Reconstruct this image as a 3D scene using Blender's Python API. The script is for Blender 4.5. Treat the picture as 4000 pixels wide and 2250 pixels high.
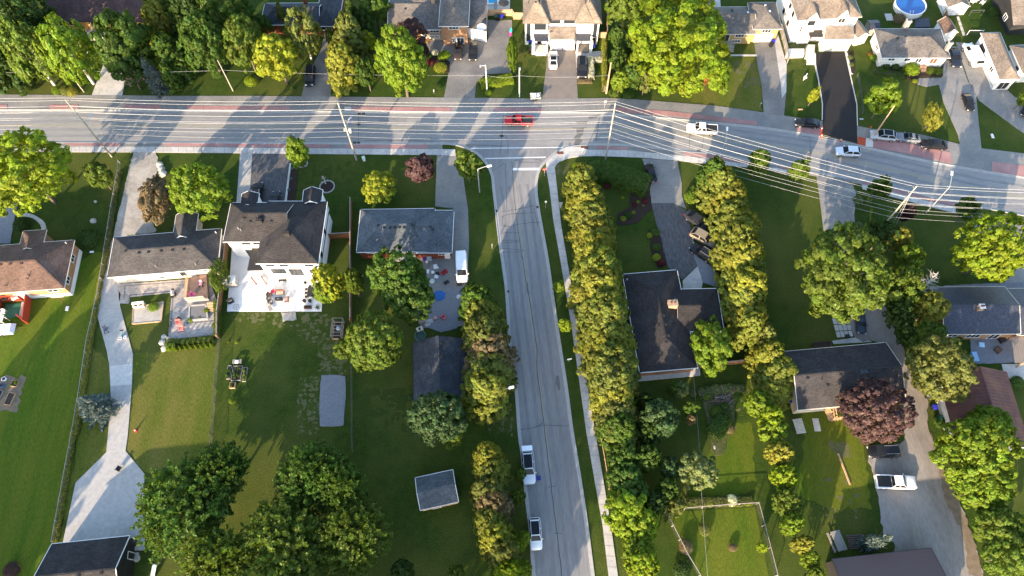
import bpy, bmesh, math, random
import numpy as np
from mathutils import Vector, Matrix
from mathutils.geometry import tessellate_polygon
for o in list(bpy.data.objects): bpy.data.objects.remove(o)
SC = bpy.context.scene; COL = SC.collection
R = math.radians
# ------------------------------------------------------------------ camera
CF, CTH, CH = 2871.0, R(26.6), 115.0
CPHI = math.asin(-30/1435)
cd = bpy.data.cameras.new('camera'); cam = bpy.data.objects.new('camera', cd); COL.objects.link(cam)
cd.sensor_width = 36; cd.lens = 36*CF/4000; cd.clip_start = 1; cd.clip_end = 2000
CROT = Matrix.Rotation(CTH, 3, 'X') @ Matrix.Rotation(CPHI, 3, 'Z')
cam.matrix_world = Matrix.Translation((0, 0, CH)) @ CROT.to_4x4()
SC.camera = cam
# ------------------------------------------------------------------ light
SUN_AZ, SUN_EL = R(64), R(15.5)          # azimuth is the heading the shadows run to
w = bpy.data.worlds.new('World'); SC.world = w; w.use_nodes = True
nt = w.node_tree; bg = nt.nodes['Background']
sky = nt.nodes.new('ShaderNodeTexSky'); sky.sky_type = 'NISHITA'; sky.sun_disc = False
sky.sun_elevation = SUN_EL; sky.sun_rotation = math.atan2(-math.cos(SUN_AZ), -math.sin(SUN_AZ)) % (2*math.pi)
sky.air_density = 1.0; sky.dust_density = 1.0; sky.ozone_density = 1.0
nt.links.new(sky.outputs[0], bg.inputs[0]); bg.inputs[1].default_value = 0.15
sd = bpy.data.lights.new('sun', 'SUN'); so = bpy.data.objects.new('sun', sd); COL.objects.link(so)
sd.energy = 3.6; sd.angle = R(0.55); sd.color = (1.0, 0.77, 0.52)
so.rotation_euler = Vector((math.cos(SUN_AZ)*math.cos(SUN_EL), math.sin(SUN_AZ)*math.cos(SUN_EL), -math.sin(SUN_EL))).to_track_quat('-Z', 'Y').to_euler()
SC.view_settings.view_transform = 'Standard'; SC.view_settings.look = 'None'
SC.view_settings.gamma = 1; SC.view_settings.use_curve_mapping = False
SC.view_settings.exposure = 2.1
# ------------------------------------------------------------------ survey frames: where in the survey photo a measurement was read
FR = {c+str(r): (1000*i, (0, 550, 1100, 1650)[r], 2.415) for i, c in enumerate('abcd') for r in range(4)}
FR.update(h3=(1480, 0, 4.83), h4=(2000, 0, 6.0375), h5=(2700, 0, 3.68), h7=(3380, 0, 3.895), h13=(850, 740, 2.898), p12=(0, 1060, 2.862),
          pt=(1000, 1050, 4.83), h17=(2380, 1020, 2.898), h19=(3550, 1080, 2.07), y14=(1600, 950, 3.6225), rd=(3050, 250, 2.047), h22=(130, 2000, 2.647))
def G(fr, x, y, z=0.0):
    """survey reading -> real place at height z"""
    a, b, s = FR[fr]; px, py = a+x/s, b+y/s
    d = CROT @ Vector(((px-2000)/CF, -(py-1125)/CF, -1.0)); t = (z-CH)/d.z
    return Vector((d.x*t, d.y*t, z))
def PL(fr, s, z=0.0):
    out = []
    for t in s.split():
        if ':' in t: fr, t = t.split(':')
        x, y = t.split(','); out.append(G(fr, float(x), float(y), z))
    return out
# ------------------------------------------------------------------ mesh helpers
WL = {}
def wl(o): return WL.get(o.name, Vector((0, 0, 0)))
def tag(o, label=None, cat=None, group=None, kind=None):
    if label: o['label'] = label
    if cat: o['category'] = cat
    if group: o['group'] = group
    if kind: o['kind'] = kind
    return o
def thing(name, label, cat, loc=(0, 0, 0), group=None, rz=0):
    o = bpy.data.objects.new(name, None); COL.objects.link(o); o.location = loc; o.rotation_euler = (0, 0, rz)
    o.empty_display_size = .3; WL[o.name] = Vector(loc)
    return tag(o, label, cat, group)
class MB:
    def __init__(s): s.v = []; s.f = []; s.m = []; s.sm = []
    def add(s, vs, fs, mi=0, smooth=False):
        n = len(s.v); s.v += [tuple(p) for p in vs]
        for f in fs: s.f.append(tuple(i+n for i in f)); s.m.append(mi); s.sm.append(smooth)
        return s
    def box(s, c, d, rz=0, mi=0):
        cx, cy, cz = c; x, y, z = d[0]/2, d[1]/2, d[2]/2; ca, sa = math.cos(rz), math.sin(rz)
        vs = [(cx+a*ca-b*sa, cy+a*sa+b*ca, cz+k) for k in (-z, z) for a, b in ((-x, -y), (x, -y), (x, y), (-x, y))]
        return s.add(vs, [(3, 2, 1, 0), (4, 5, 6, 7), (0, 1, 5, 4), (1, 2, 6, 5), (2, 3, 7, 6), (3, 0, 4, 7)], mi)
    def prism(s, poly, z0, z1, mi=0, cap=True):
        n = len(poly)
        a = sum(poly[i][0]*poly[(i+1) % n][1]-poly[(i+1) % n][0]*poly[i][1] for i in range(n))
        if a < 0: poly = poly[::-1]
        vs = [(p[0], p[1], z0) for p in poly]+[(p[0], p[1], z1) for p in poly]
        fs = [(i, (i+1) % n, n+(i+1) % n, n+i) for i in range(n)]
        if cap:
            for t in tessellate_polygon([[Vector((p[0], p[1], 0)) for p in poly]]):
                t = list(t); q = [poly[i] for i in t]
                if (q[1][0]-q[0][0])*(q[2][1]-q[0][1])-(q[2][0]-q[0][0])*(q[1][1]-q[0][1]) < 0: t = t[::-1]
                fs.append(tuple(n+i for i in t))
        return s.add(vs, fs, mi)
    def tube(s, pts, r, n=6, mi=0, smooth=True, r1=None, cap=True):
        pts = [Vector(p) for p in pts]; k = len(pts); vs = []
        for i, p in enumerate(pts):
            d = (pts[min(i+1, k-1)]-pts[max(i-1, 0)]).normalized()
            a = d.cross(Vector((0, 0, 1)) if abs(d.z) < .95 else Vector((1, 0, 0))).normalized(); b = a.cross(d)
            rr = r if r1 is None else r+(r1-r)*i/(k-1)
            vs += [p+a*(rr*math.cos(2*math.pi*j/n))+b*(rr*math.sin(2*math.pi*j/n)) for j in range(n)]
        fs = [(i*n+j, (i+1)*n+j, (i+1)*n+(j+1) % n, i*n+(j+1) % n) for i in range(k-1) for j in range(n)]
        s.add(vs, fs, mi, smooth)
        if cap: s.add(vs[:n], [tuple(range(n))], mi); s.add(vs[-n:], [tuple(range(n))[::-1]], mi)
        return s
    def cyl(s, c, r, h, n=16, mi=0, r1=None):
        return s.tube([c, (c[0], c[1], c[2]+h)], r, n, mi, True, r if r1 is None else r1)
    def beam(s, p, q, w, h, mi=0):
        p, q = Vector(p), Vector(q); d = q-p; L = d.length; d.normalize()
        a = d.cross(Vector((0, 0, 1)) if abs(d.z) < .98 else Vector((1, 0, 0))).normalized()*(w/2); b = a.cross(d).normalized()*(h/2)
        vs = [p-a-b, p+a-b, p+a+b, p-a+b, q-a-b, q+a-b, q+a+b, q-a+b]
        return s.add(vs, [(0, 1, 2, 3), (7, 6, 5, 4), (0, 4, 5, 1), (1, 5, 6, 2), (2, 6, 7, 3), (3, 7, 4, 0)], mi)
    def lathe(s, c, prof, n=12, mi=0):
        vs = [(c[0]+r*math.cos(2*math.pi*j/n), c[1]+r*math.sin(2*math.pi*j/n), c[2]+z) for r, z in prof for j in range(n)]
        return s.add(vs, [(i*n+j, i*n+(j+1) % n, (i+1)*n+(j+1) % n, (i+1)*n+j) for i in range(len(prof)-1) for j in range(n)], mi, True)
    def mesh(s, name, mats, off=None):
        me = bpy.data.meshes.new(name)
        v = s.v if off is None else [(p[0]-off[0], p[1]-off[1], p[2]-off[2]) for p in s.v]
        me.from_pydata(v, [], s.f)
        for m in (mats if isinstance(mats, (list, tuple)) else [mats]): me.materials.append(m)
        me.polygons.foreach_set('material_index', s.m); me.polygons.foreach_set('use_smooth', s.sm)
        uv = me.uv_layers.new(name='UVMap'); data = []
        for f in s.f:
            a, b, c = Vector(s.v[f[0]]), Vector(s.v[f[1]]), Vector(s.v[f[2]])
            n = (b-a).cross(c-b)
            if n.length < 1e-9: n = Vector((0, 0, 1))
            n.normalize()
            u = Vector((-n.y, n.x, 0)); u = u.normalized() if u.length > .02 else Vector((1, 0, 0)); vv = n.cross(u)
            for i in f: p = Vector(s.v[i]); data += [p.dot(u), p.dot(vv)]
        uv.data.foreach_set('uv', data); me.update(); return me
    def fin(s, name, mats, parent=None, local=False, **kw):
        off = None if (local or parent is None) else wl(parent)
        o = bpy.data.objects.new(name, s.mesh(name, mats, off)); COL.objects.link(o)
        if parent is not None: o.parent = parent; WL[o.name] = wl(parent)
        return tag(o, **kw)
def copy_tree(o, parent=None):
    c = o.copy(); COL.objects.link(c); WL[c.name] = wl(o)
    if parent is not None: c.parent = parent
    for ch in list(KIDS.get(o.name) or o.children): copy_tree(ch, c)
    return c
KIDS = {}
def recolour(o, col):
    o.color = (*col, 1)
    for c in o.children: recolour(c, col)
# ------------------------------------------------------------------ materials
MT = {}
def mat(name, c1, c2=None, rough=.85, scale=1.5, detail=6, bump=0, bscale=20, spec=.3, metal=0, c3=None, s3=.12, pat=None, pw=.3, ph=.15, mort=None, msz=.012, objcol=False, rnd=.0, stretch=None, bdist=.05, coat=0, grain=0, gscale=5):
    m = bpy.data.materials.new(name); m.use_nodes = True; t = m.node_tree; N = t.nodes; L = t.links
    b = N['Principled BSDF']; b.inputs['Roughness'].default_value = rough; b.inputs['Metallic'].default_value = metal
    b.inputs['Specular IOR Level'].default_value = spec; b.inputs['Coat Weight'].default_value = coat
    tc = N.new('ShaderNodeTexCoord'); vec = tc.outputs['Object']
    if stretch:
        mp = N.new('ShaderNodeMapping'); mp.inputs['Scale'].default_value = stretch[:3]
        if len(stretch) > 3: mp.inputs['Rotation'].default_value = (0, 0, stretch[3])
        L.new(vec, mp.inputs[0]); vec = mp.outputs[0]
    c2 = c2 or tuple(x*.75 for x in c1)
    def noise(sc, dt=6):
        n = N.new('ShaderNodeTexNoise'); n.inputs['Scale'].default_value = sc; n.inputs['Detail'].default_value = dt; n.inputs['Roughness'].default_value = .62
        L.new(vec, n.inputs['Vector']); return n.outputs['Fac']
    def ramp(src, a, z):
        r = N.new('ShaderNodeMapRange'); r.inputs[1].default_value = a; r.inputs[2].default_value = z; L.new(src, r.inputs[0]); return r.outputs[0]
    def mix(f, A, B, mode='MIX'):
        x = N.new('ShaderNodeMix'); x.data_type = 'RGBA'; x.blend_type = mode
        for k, val in ((0, f), (6, A), (7, B)):
            if isinstance(val, (int, float)): x.inputs[k].default_value = val
            elif isinstance(val, tuple): x.inputs[k].default_value = (*val, 1)
            else: L.new(val, x.inputs[k])
        return x.outputs[2]
    col = mix(ramp(noise(scale, detail), .32, .68), c1, c2)
    if c3: col = mix(ramp(noise(s3, 3), .42, .66), col, c3)
    if pat:
        uvn = N.new('ShaderNodeUVMap'); uvn.uv_map = 'UVMap'
        br = N.new('ShaderNodeTexBrick'); br.inputs['Scale'].default_value = 1; br.inputs['Brick Width'].default_value = pw; br.inputs['Row Height'].default_value = ph
        br.inputs['Mortar Size'].default_value = msz; br.inputs['Mortar Smooth'].default_value = .3; br.inputs['Bias'].default_value = 0
        br.inputs['Color1'].default_value = (.72, .72, .72, 1); br.inputs['Color2'].default_value = (1.18, 1.15, 1.12, 1)
        mo = mort if mort is not None else .5
        br.inputs['Mortar'].default_value = (mo, mo, mo, 1)
        L.new(uvn.outputs[0], br.inputs[0]); col = mix(1.0, col, br.outputs[0], 'MULTIPLY')
    if grain:
        gr = N.new('ShaderNodeMapRange'); gr.inputs[1].default_value = .3; gr.inputs[2].default_value = .7; gr.inputs[3].default_value = 1-grain; gr.inputs[4].default_value = 1+grain; L.new(noise(gscale, 4), gr.inputs[0])
        cb = N.new('ShaderNodeCombineColor'); [L.new(gr.outputs[0], cb.inputs[i]) for i in range(3)]
        col = mix(1.0, col, cb.outputs[0], 'MULTIPLY')
    if objcol:
        oi = N.new('ShaderNodeObjectInfo'); col = mix(1.0, oi.outputs['Color'], col, 'MULTIPLY')
    L.new(col, b.inputs['Base Color'])
    if bump:
        bp = N.new('ShaderNodeBump'); bp.inputs['Strength'].default_value = bump; bp.inputs['Distance'].default_value = bdist
        L.new(noise(bscale, 3), bp.inputs['Height']); L.new(bp.outputs[0], b.inputs['Normal'])
    MT[name] = m; return m
W1 = (1, 1, 1)
mat('lawn', (.042, .070, .010), (.026, .050, .007), scale=.9, c3=(.076, .088, .018), s3=.07, bump=.9, bscale=9, rough=.95, spec=.1, bdist=.12, grain=.38, gscale=4.5)  # grass colour set darker since most of it lies in shade
mat('lawn_dry', (.096, .114, .016), (.066, .090, .012), scale=2.2, c3=(.128, .122, .028), s3=.12, bump=.9, bscale=9, rough=.95, spec=.1, bdist=.12, grain=.38, gscale=4.5, stretch=(1.9, .45, 1, -.05))
mat('lawn_striped', (.080, .122, .010), (.050, .098, .008), scale=.55, c3=(.120, .132, .015), s3=.06, bump=.9, bscale=9, rough=.95, spec=.1, stretch=(3.0, .35, 1, .12), bdist=.12, grain=.38, gscale=4.5)
mat('lawn_worn', (.034, .056, .012), (.095, .092, .045), scale=1.4, detail=10, bump=.8, bscale=9, rough=.95, spec=.1, grain=.38, gscale=4.5)
mat('rough_grass', (.115, .125, .022), (.07, .095, .016), scale=3, bump=1, bscale=6, rough=.95, spec=.1)
mat('asphalt', (.240, .236, .230), (.198, .196, .196), scale=.5, c3=(.28, .27, .255), s3=.07, bump=.25, bscale=30, rough=.9, stretch=(.25, 1.6, 1), grain=.13, gscale=2.2)
mat('asphalt_ns', (.205, .203, .203), (.176, .176, .179), scale=.5, c3=(.262, .255, .247), s3=.07, bump=.25, bscale=30, rough=.9, stretch=(1.6, .22, 1, -.09), grain=.13, gscale=2.2)
mat('shoulder', (.205, .200, .192), (.160, .158, .156), scale=.35, c3=(.24, .23, .21), s3=.1, bump=.25, bscale=25, rough=.92, grain=.13, gscale=2.2)
mat('old_asphalt', (.165, .158, .150), (.120, .117, .114), scale=.8, detail=9, c3=(.21, .2, .185), s3=.2, bump=.3, bscale=18, rough=.92, grain=.13, gscale=2.2)
mat('brown_asphalt', (.20, .172, .150), (.165, .142, .125), scale=.8, bump=.2, bscale=20, rough=.92)
mat('cracked_asphalt', (.125, .122, .122), (.055, .055, .06), scale=2.2, detail=10, bump=.3, bscale=18, rough=.92, stretch=(1.5, .5, 1, .15))
mat('fresh_asphalt', (.020, .018, .018), (.014, .013, .013), scale=.7, bump=.2, bscale=30, rough=.8, stretch=(2.5, .2, 1, .1))
mat('gravel', (.33, .30, .26), (.24, .22, .195), scale=1.2, detail=10, c3=(.40, .37, .33), s3=.2, bump=.7, bscale=10, rough=.95, grain=.13, gscale=2.2)
mat('gravel_grey', (.21, .22, .245), (.145, .155, .175), scale=3.5, detail=10, bump=.8, bscale=9, rough=.95)
mat('gravel_lot', (.25, .218, .185), (.165, .15, .135), scale=.5, detail=10, c3=(.27, .25, .23), s3=.12, bump=.7, bscale=8, rough=.95, stretch=(1.4, .5, 1, .25), grain=.13, gscale=2.2)
mat('dirt', (.21, .155, .105), (.13, .105, .07), scale=1.2, detail=9, bump=.6, bscale=8, rough=.95)
mat('mulch', (.045, .028, .02), (.022, .016, .013), scale=6, bump=1, bscale=12, rough=.95)
mat('soil', (.06, .045, .032), (.035, .028, .02), scale=3, bump=.8, bscale=8, rough=.95)
mat('concrete', (.44, .42, .39), (.37, .355, .335), scale=.9, c3=(.50, .475, .44), s3=.3, bump=.15, bscale=15, rough=.88, rnd=.1, grain=.13, gscale=2.2)
mat('concrete_new', (.56, .53, .49), (.50, .475, .44), scale=.5, c3=(.47, .45, .425), s3=.2, bump=.1, bscale=15, rough=.85, grain=.13, gscale=2.2)
mat('kerb', (.40, .385, .36), (.31, .30, .285), scale=1.5, bump=.15, bscale=15, rough=.88)
mat('red_paving', (.335, .175, .165), (.275, .15, .145), scale=1.2, c3=(.37, .215, .20), s3=.3, bump=.2, bscale=12, rough=.88)
mat('red_fresh', (.45, .075, .03), (.36, .06, .026), scale=2, rough=.8)
mat('white_slab', (.74, .72, .69), (.68, .665, .64), scale=.6, bump=.05, bscale=15, rough=.7)
mat('paver', (.40, .37, .345), (.30, .28, .265), scale=2.0, pat=1, pw=.45, ph=.28, mort=.55, msz=.02, bump=.2, bscale=10)
mat('paver_dark', (.17, .165, .165), (.13, .128, .13), scale=3, rough=.9)
mat('stone', (.44, .42, .38), (.28, .27, .25), scale=2.5, detail=9, bump=.5, bscale=5, rough=.9)
mat('white_line', (.72, .72, .70), (.55, .55, .54), scale=3, rough=.8)
mat('yellow_line', (.40, .33, .16), (.24, .215, .14), scale=3, rough=.85)
mat('sealant', (.022, .022, .024), (.035, .035, .036), scale=3, rough=.7)
mat('damp', (.115, .11, .108), (.14, .135, .13), scale=2, rough=.8)
mat('iron', (.09, .075, .065), (.06, .052, .048), scale=8, rough=.7, metal=.3)
mat('rust_plate', (.17, .07, .045), (.12, .05, .035), scale=6, rough=.8)
# roofs
def shingle(n, c, d=None): mat(n, c, d or tuple(x*.72 for x in c), scale=3.2, detail=8, pat=1, pw=.42, ph=.17, mort=.45, msz=.018, bump=.5, bscale=9, rough=.93, spec=.15, c3=tuple(x*1.2 for x in c), s3=.35)
shingle('shingle_charcoal', (.042, .040, .042)); shingle('shingle_grey', (.084, .080, .080)); shingle('shingle_bluegrey', (.108, .126, .140))
shingle('shingle_slate', (.060, .069, .084)); shingle('shingle_brown', (.150, .098, .078)); shingle('shingle_redbrown', (.105, .066, .062)); shingle('shingle_tan', (.215, .180, .150))
shingle('shingle_taupe', (.165, .150, .138)); shingle('shingle_mid', (.058, .055, .057)); shingle('shingle_dark', (.042, .039, .040)); shingle('shingle_ridge_tan', (.19, .16, .135))
mat('rust_metal', (.16, .060, .046), (.10, .045, .040), scale=1.3, detail=9, c3=(.20, .085, .055), s3=.35, rough=.6, metal=.2)
mat('brown_metal', (.118, .078, .072), (.100, .068, .064), scale=8, rough=.6)
mat('dark_membrane', (.030, .028, .03), (.02, .02, .022), rough=.6)
mat('slate_metal', (.048, .056, .080), (.040, .047, .068), scale=2, pat=1, pw=.3, ph=.35, mort=.7, msz=.03, rough=.5)
# walls
mat('stucco_white', (.80, .78, .75), (.75, .735, .71), scale=.8, bump=.05, bscale=30, rough=.9)
mat('siding_white', (.76, .75, .72), (.70, .69, .665), scale=.8, pat=1, pw=30, ph=.16, mort=.7, msz=.012, rough=.7)
mat('siding_cream', (.60, .55, .46), (.54, .49, .41), scale=.8, pat=1, pw=30, ph=.16, mort=.7, msz=.012, rough=.75)
mat('siding_black', (.035, .034, .036), (.025, .025, .027), scale=1, pat=1, pw=30, ph=.16, mort=.5, msz=.012, rough=.7)
def brick(n, c): mat(n, c, tuple(x*.75 for x in c), scale=2.5, pat=1, pw=.24, ph=.085, mort=.85, msz=.012, bump=.2, bscale=15, rough=.92)
brick('brick_red', (.21, .062, .04)); brick('brick_yellow', (.47, .32, .14)); brick('brick_orange', (.42, .235, .13)); brick('brick_tan', (.42, .30, .20))
mat('stone_wall', (.42, .38, .32), (.30, .27, .23), scale=3, pat=1, pw=.5, ph=.14, mort=.6, msz=.02, rough=.9)
mat('trim_white', (.80, .79, .77), (.74, .73, .71), scale=2, rough=.6)
mat('trim_dark', (.03, .03, .032), (.02, .02, .022), rough=.5)
mat('trim_cream', (.66, .60, .50), rough=.6)
mat('door_brown', (.16, .07, .04), rough=.5); mat('door_red', (.33, .08, .05), rough=.5)
mat('glass', (.030, .038, .046), (.020, .026, .032), rough=.06, spec=.5)
mat('car_glass', (.012, .015, .019), (.010, .012, .015), rough=.04, spec=.15)
mat('wood_fence', (.30, .155, .070), (.20, .105, .052), scale=1.5, stretch=(6, 6, .6), rough=.85)
mat('wood_light', (.50, .33, .19), (.38, .25, .15), scale=2, rough=.85)
mat('wood_grey', (.31, .29, .265), (.22, .205, .19), scale=2.5, rough=.9)
mat('wood_deck', (.34, .22, .16), (.25, .165, .125), scale=2.5, rough=.85)
mat('wood_pole', (.40, .375, .31), (.28, .26, .215), scale=4, detail=8, rough=.9, stretch=(6, 6, .5))
mat('red_stain', (.42, .060, .028), (.33, .05, .024), scale=2.5, rough=.7)
mat('galv', (.52, .52, .51), (.44, .44, .44), scale=4, rough=.45, metal=.4)
mat('wire', (.55, .55, .54), (.42, .42, .42), scale=4, rough=.4)
mat('dark_wire', (.10, .10, .10), (.08, .08, .08), scale=4, rough=.6)
mat('black_plastic', (.018, .018, .019), (.025, .025, .026), rough=.5)
mat('tyre', (.016, .016, .017), (.022, .022, .022), rough=.9)
mat('rim', (.42, .42, .43), (.34, .34, .35), rough=.35, metal=.6)
mat('lamp_clear', (.75, .75, .74), rough=.15, spec=.8); mat('lamp_red', (.38, .015, .012), rough=.2, spec=.8)
mat('paint', (.97, .97, .97), (1, 1, 1), rough=.3, spec=.3, objcol=True, coat=.15)
mat('tint', (.95, .95, .95), (1, 1, 1), rough=.65, objcol=True, scale=4)
mat('bark', (.14, .11, .085), (.09, .07, .055), scale=6, bump=.6, bscale=12, rough=.95)
mat('bark_white', (.62, .58, .52), (.40, .36, .32), scale=5, rough=.9)
mat('pool_water', (.010, .10, .34), (.006, .075, .27), scale=.9, rough=.04, spec=.8, bump=.15, bscale=3)
mat('pool_wall', (.60, .57, .52), (.5, .48, .44), rough=.5)
def leafmat(name, tr=.38):
    m = bpy.data.materials.new(name); m.use_nodes = True; t = m.node_tree; N = t.nodes; L = t.links
    N.remove(N['Principled BSDF']); out = N['Material Output']
    oi = N.new('ShaderNodeObjectInfo'); g = N.new('ShaderNodeNewGeometry'); tc = N.new('ShaderNodeTexCoord')
    no = N.new('ShaderNodeTexNoise'); no.inputs['Scale'].default_value = 2.3; no.inputs['Detail'].default_value = 2
    ad = N.new('ShaderNodeVectorMath'); ad.operation = 'ADD'; L.new(tc.outputs['Object'], ad.inputs[0]); L.new(oi.outputs['Random'], ad.inputs[1]); L.new(ad.outputs[0], no.inputs['Vector'])
    h = N.new('ShaderNodeHueSaturation'); L.new(oi.outputs['Color'], h.inputs['Color'])
    a = N.new('ShaderNodeMapRange'); a.inputs[1].default_value = .3; a.inputs[2].default_value = .7; a.inputs[3].default_value = .485; a.inputs[4].default_value = .515; L.new(no.outputs['Fac'], a.inputs[0]); L.new(a.outputs[0], h.inputs['Hue'])
    v1 = N.new('ShaderNodeMapRange'); v1.inputs[3].default_value = .72; v1.inputs[4].default_value = 1.28; L.new(g.outputs['Random Per Island'], v1.inputs[0])
    v2 = N.new('ShaderNodeMapRange'); v2.inputs[1].default_value = .3; v2.inputs[2].default_value = .7; v2.inputs[3].default_value = .8; v2.inputs[4].default_value = 1.2; L.new(no.outputs['Fac'], v2.inputs[0])
    mu = N.new('ShaderNodeMath'); mu.operation = 'MULTIPLY'; L.new(v1.outputs[0], mu.inputs[0]); L.new(v2.outputs[0], mu.inputs[1]); L.new(mu.outputs[0], h.inputs['Value'])
    d = N.new('ShaderNodeBsdfDiffuse'); tl = N.new('ShaderNodeBsdfTranslucent'); gl = N.new('ShaderNodeBsdfGlossy'); gl.inputs['Roughness'].default_value = .45
    L.new(h.outputs[0], d.inputs[0])
    hy = N.new('ShaderNodeMix'); hy.data_type = 'RGBA'; hy.blend_type = 'MULTIPLY'; hy.inputs[0].default_value = 1; hy.inputs[7].default_value = (1.5, 1.35, .55, 1); L.new(h.outputs[0], hy.inputs[6]); L.new(hy.outputs[2], tl.inputs[0])
    m1 = N.new('ShaderNodeMixShader'); m1.inputs[0].default_value = tr; L.new(d.outputs[0], m1.inputs[1]); L.new(tl.outputs[0], m1.inputs[2])
    m2 = N.new('ShaderNodeMixShader'); m2.inputs[0].default_value = .012; L.new(m1.outputs[0], m2.inputs[1]); L.new(gl.outputs[0], m2.inputs[2]); L.new(m2.outputs[0], out.inputs[0])
    MT[name] = m
mat('pale_grass', (.125, .118, .058), (.08, .088, .032), scale=3, rough=.95, spec=.1, grain=.3)
mat('thin_grass', (.046, .064, .012), (.034, .054, .009), scale=3, rough=.95, spec=.1, grain=.35)
mat('track', (.215, .213, .212), (.190, .189, .190), scale=.8, rough=.9, grain=.12, gscale=2, stretch=(.3, 1.5, 1))
mat('track_ns', (.188, .187, .188), (.166, .166, .168), scale=.8, rough=.9, grain=.12, gscale=2, stretch=(1.5, .3, 1))
leafmat('leaf')
rng = random.Random(7)
# ================================================================== SETTING
def cr(pts, n=5):
    out = []
    for i in range(len(pts)-1):
        p0, p1, p2, p3 = pts[max(i-1, 0)], pts[i], pts[i+1], pts[min(i+2, len(pts)-1)]
        for k in range(n):
            t = k/n
            out.append(.5*((2*p1)+(p2-p0)*t+(2*p0-5*p1+4*p2-p3)*t*t+(3*p1-p0-3*p2+p3)*t**3))
    return out+[pts[-1]]
def sheet(name, pts, z, m, parent=None, z0=None, kind='structure', **kw):
    b = MB()
    if z0 is not None: b.prism(pts, z0, z)
    else:
        n = len(pts)
        vs = [(p.x, p.y, z) for p in pts]; fs = []
        for t in tessellate_polygon([[Vector((p.x, p.y, 0)) for p in pts]]):
            t = list(t); q = [pts[i] for i in t]
            if (q[1].x-q[0].x)*(q[2].y-q[0].y)-(q[2].x-q[0].x)*(q[1].y-q[0].y) < 0: t = t[::-1]
            fs.append(tuple(t))
        b.add(vs, fs)
    return b.fin(name, MT[m], parent, kind=None if parent else kind, **kw)
def rag(pts, step=.7, amp=.35, seed=1):
    rs = random.Random(seed); out = []
    for i in range(len(pts)):
        a, b = pts[i], pts[(i+1) % len(pts)]; n = max(1, int((b-a).length/step))
        for k in range(n): q = a.lerp(b, k/n); out.append(Vector((q.x+rs.gauss(0, amp*.5), q.y+rs.gauss(0, amp*.5), 0)))
    return out
def offs(pts, d):
    out = []
    for i, p in enumerate(pts):
        t = (pts[min(i+1, len(pts)-1)]-pts[max(i-1, 0)]); t.z = 0; t.normalize()
        out.append(Vector((p.x-t.y*d, p.y+t.x*d, 0)))
    return out
def ribbon(name, pts, a, b, z0, z1, m, parent=None, **kw):
    A, B = offs(pts, a), offs(pts, b); n = len(pts); mb = MB()
    vs = [(p.x, p.y, z1) for p in A]+[(p.x, p.y, z1) for p in B]+[(p.x, p.y, z0) for p in A]+[(p.x, p.y, z0) for p in B]
    up = a > b
    fs = []
    for i in range(n-1):
        for q in ((i, i+1, n+i+1, n+i), (2*n+i, 2*n+i+1, i+1, i), (n+i, n+i+1, 3*n+i+1, 3*n+i)):
            fs.append(q[::-1] if up else q)
    # faces wind so that their normals leave the ribbon
    fs2 = []
    for k, q in enumerate(fs): fs2.append(q)
    mb.add(vs, fs2)
    return mb.fin(name, MT[m], parent, **kw)
def resamp(pts, n):
    L = [0]
    for i in range(1, len(pts)): L.append(L[-1]+(pts[i]-pts[i-1]).length)
    out = []; j = 0
    for k in range(n+1):
        s = L[-1]*k/n
        while j < len(L)-2 and L[j+1] < s: j += 1
        t = (s-L[j])/max(1e-6, L[j+1]-L[j]); out.append(pts[j].lerp(pts[j+1], min(1, max(0, t))))
    return out, L[-1]
def panels(parent, A, B, step, z0, z1, m, name='slab', cols=1, gap=.035, jit=.006):
    _, L = resamp(A, 1); n = max(1, round(L/step)); a, _ = resamp(A, n); b, _ = resamp(B, n)
    for i in range(n):
        for c in range(cols):
            u0, u1 = c/cols, (c+1)/cols
            q = [a[i].lerp(b[i], u0), a[i].lerp(b[i], u1), a[i+1].lerp(b[i+1], u1), a[i+1].lerp(b[i+1], u0)]
            ce = sum(q, Vector())/4
            q = [p+(ce-p).normalized()*gap for p in q]
            MB().prism(q, z0, z1+rng.uniform(-jit, jit)).fin(name, MT[m], parent)
g = MB(); E_ = 330
NG = 24
g.add([(-E_+2*E_*i/NG, -E_+100+2*E_*j/NG, 0) for j in range(NG+1) for i in range(NG+1)], [(j*(NG+1)+i, j*(NG+1)+i+1, (j+1)*(NG+1)+i+1, (j+1)*(NG+1)+i) for j in range(NG) for i in range(NG)])
g.fin('ground', MT['lawn'], kind='structure')
# --- kerb lines
KN = cr(PL('a0', '-1500,1046 -500,1042 500,1040 1500,1042 2400,1046 b0:900,1058 1700,1060 c0:0,1063 850,1066 1000,1078 1500,1122 2000,1168 2415,1212 d0:500,1292 900,1385 d1:990,78 1600,212 2415,350 3200,480'))
SWm = cr(PL('a0', '-1500,1350 -500,1345 600,1346 1500,1348 2400,1352 b0:1000,1360 1600,1360 b1:1760,30'))
SWc = cr(PL('b1', '1760,30 1870,38 1960,62 2060,108 2130,168 2190,250 2225,340 2240,480 2260,650 2290,920 2330,1200 b2:2360,121 2390,600 c2:15,870 40,1100 65,1449 c3:90,300 130,700 165,1000 200,1449 250,2000'))
SEc = cr(PL('c3', '850,2000 770,1449 700,900 640,500 c2:570,1400 510,950 440,500 c1:385,1449 340,1130 290,850 250,620 232,470 240,350 270,260 330,190 420,110 500,65 560,52'))
SEm = cr(PL('c1', '560,52 700,40 1100,50 1600,100 1900,125 2230,190 d1:0,215 450,305 900,378 1160,440 1500,520 1830,592 2415,705 3200,850'))
main_road = sheet('main_road', KN+SEm[::-1]+SWm[::-1], .010, 'asphalt')
side_road = sheet('side_road', SWc+SEc, .006, 'asphalt_ns')
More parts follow.
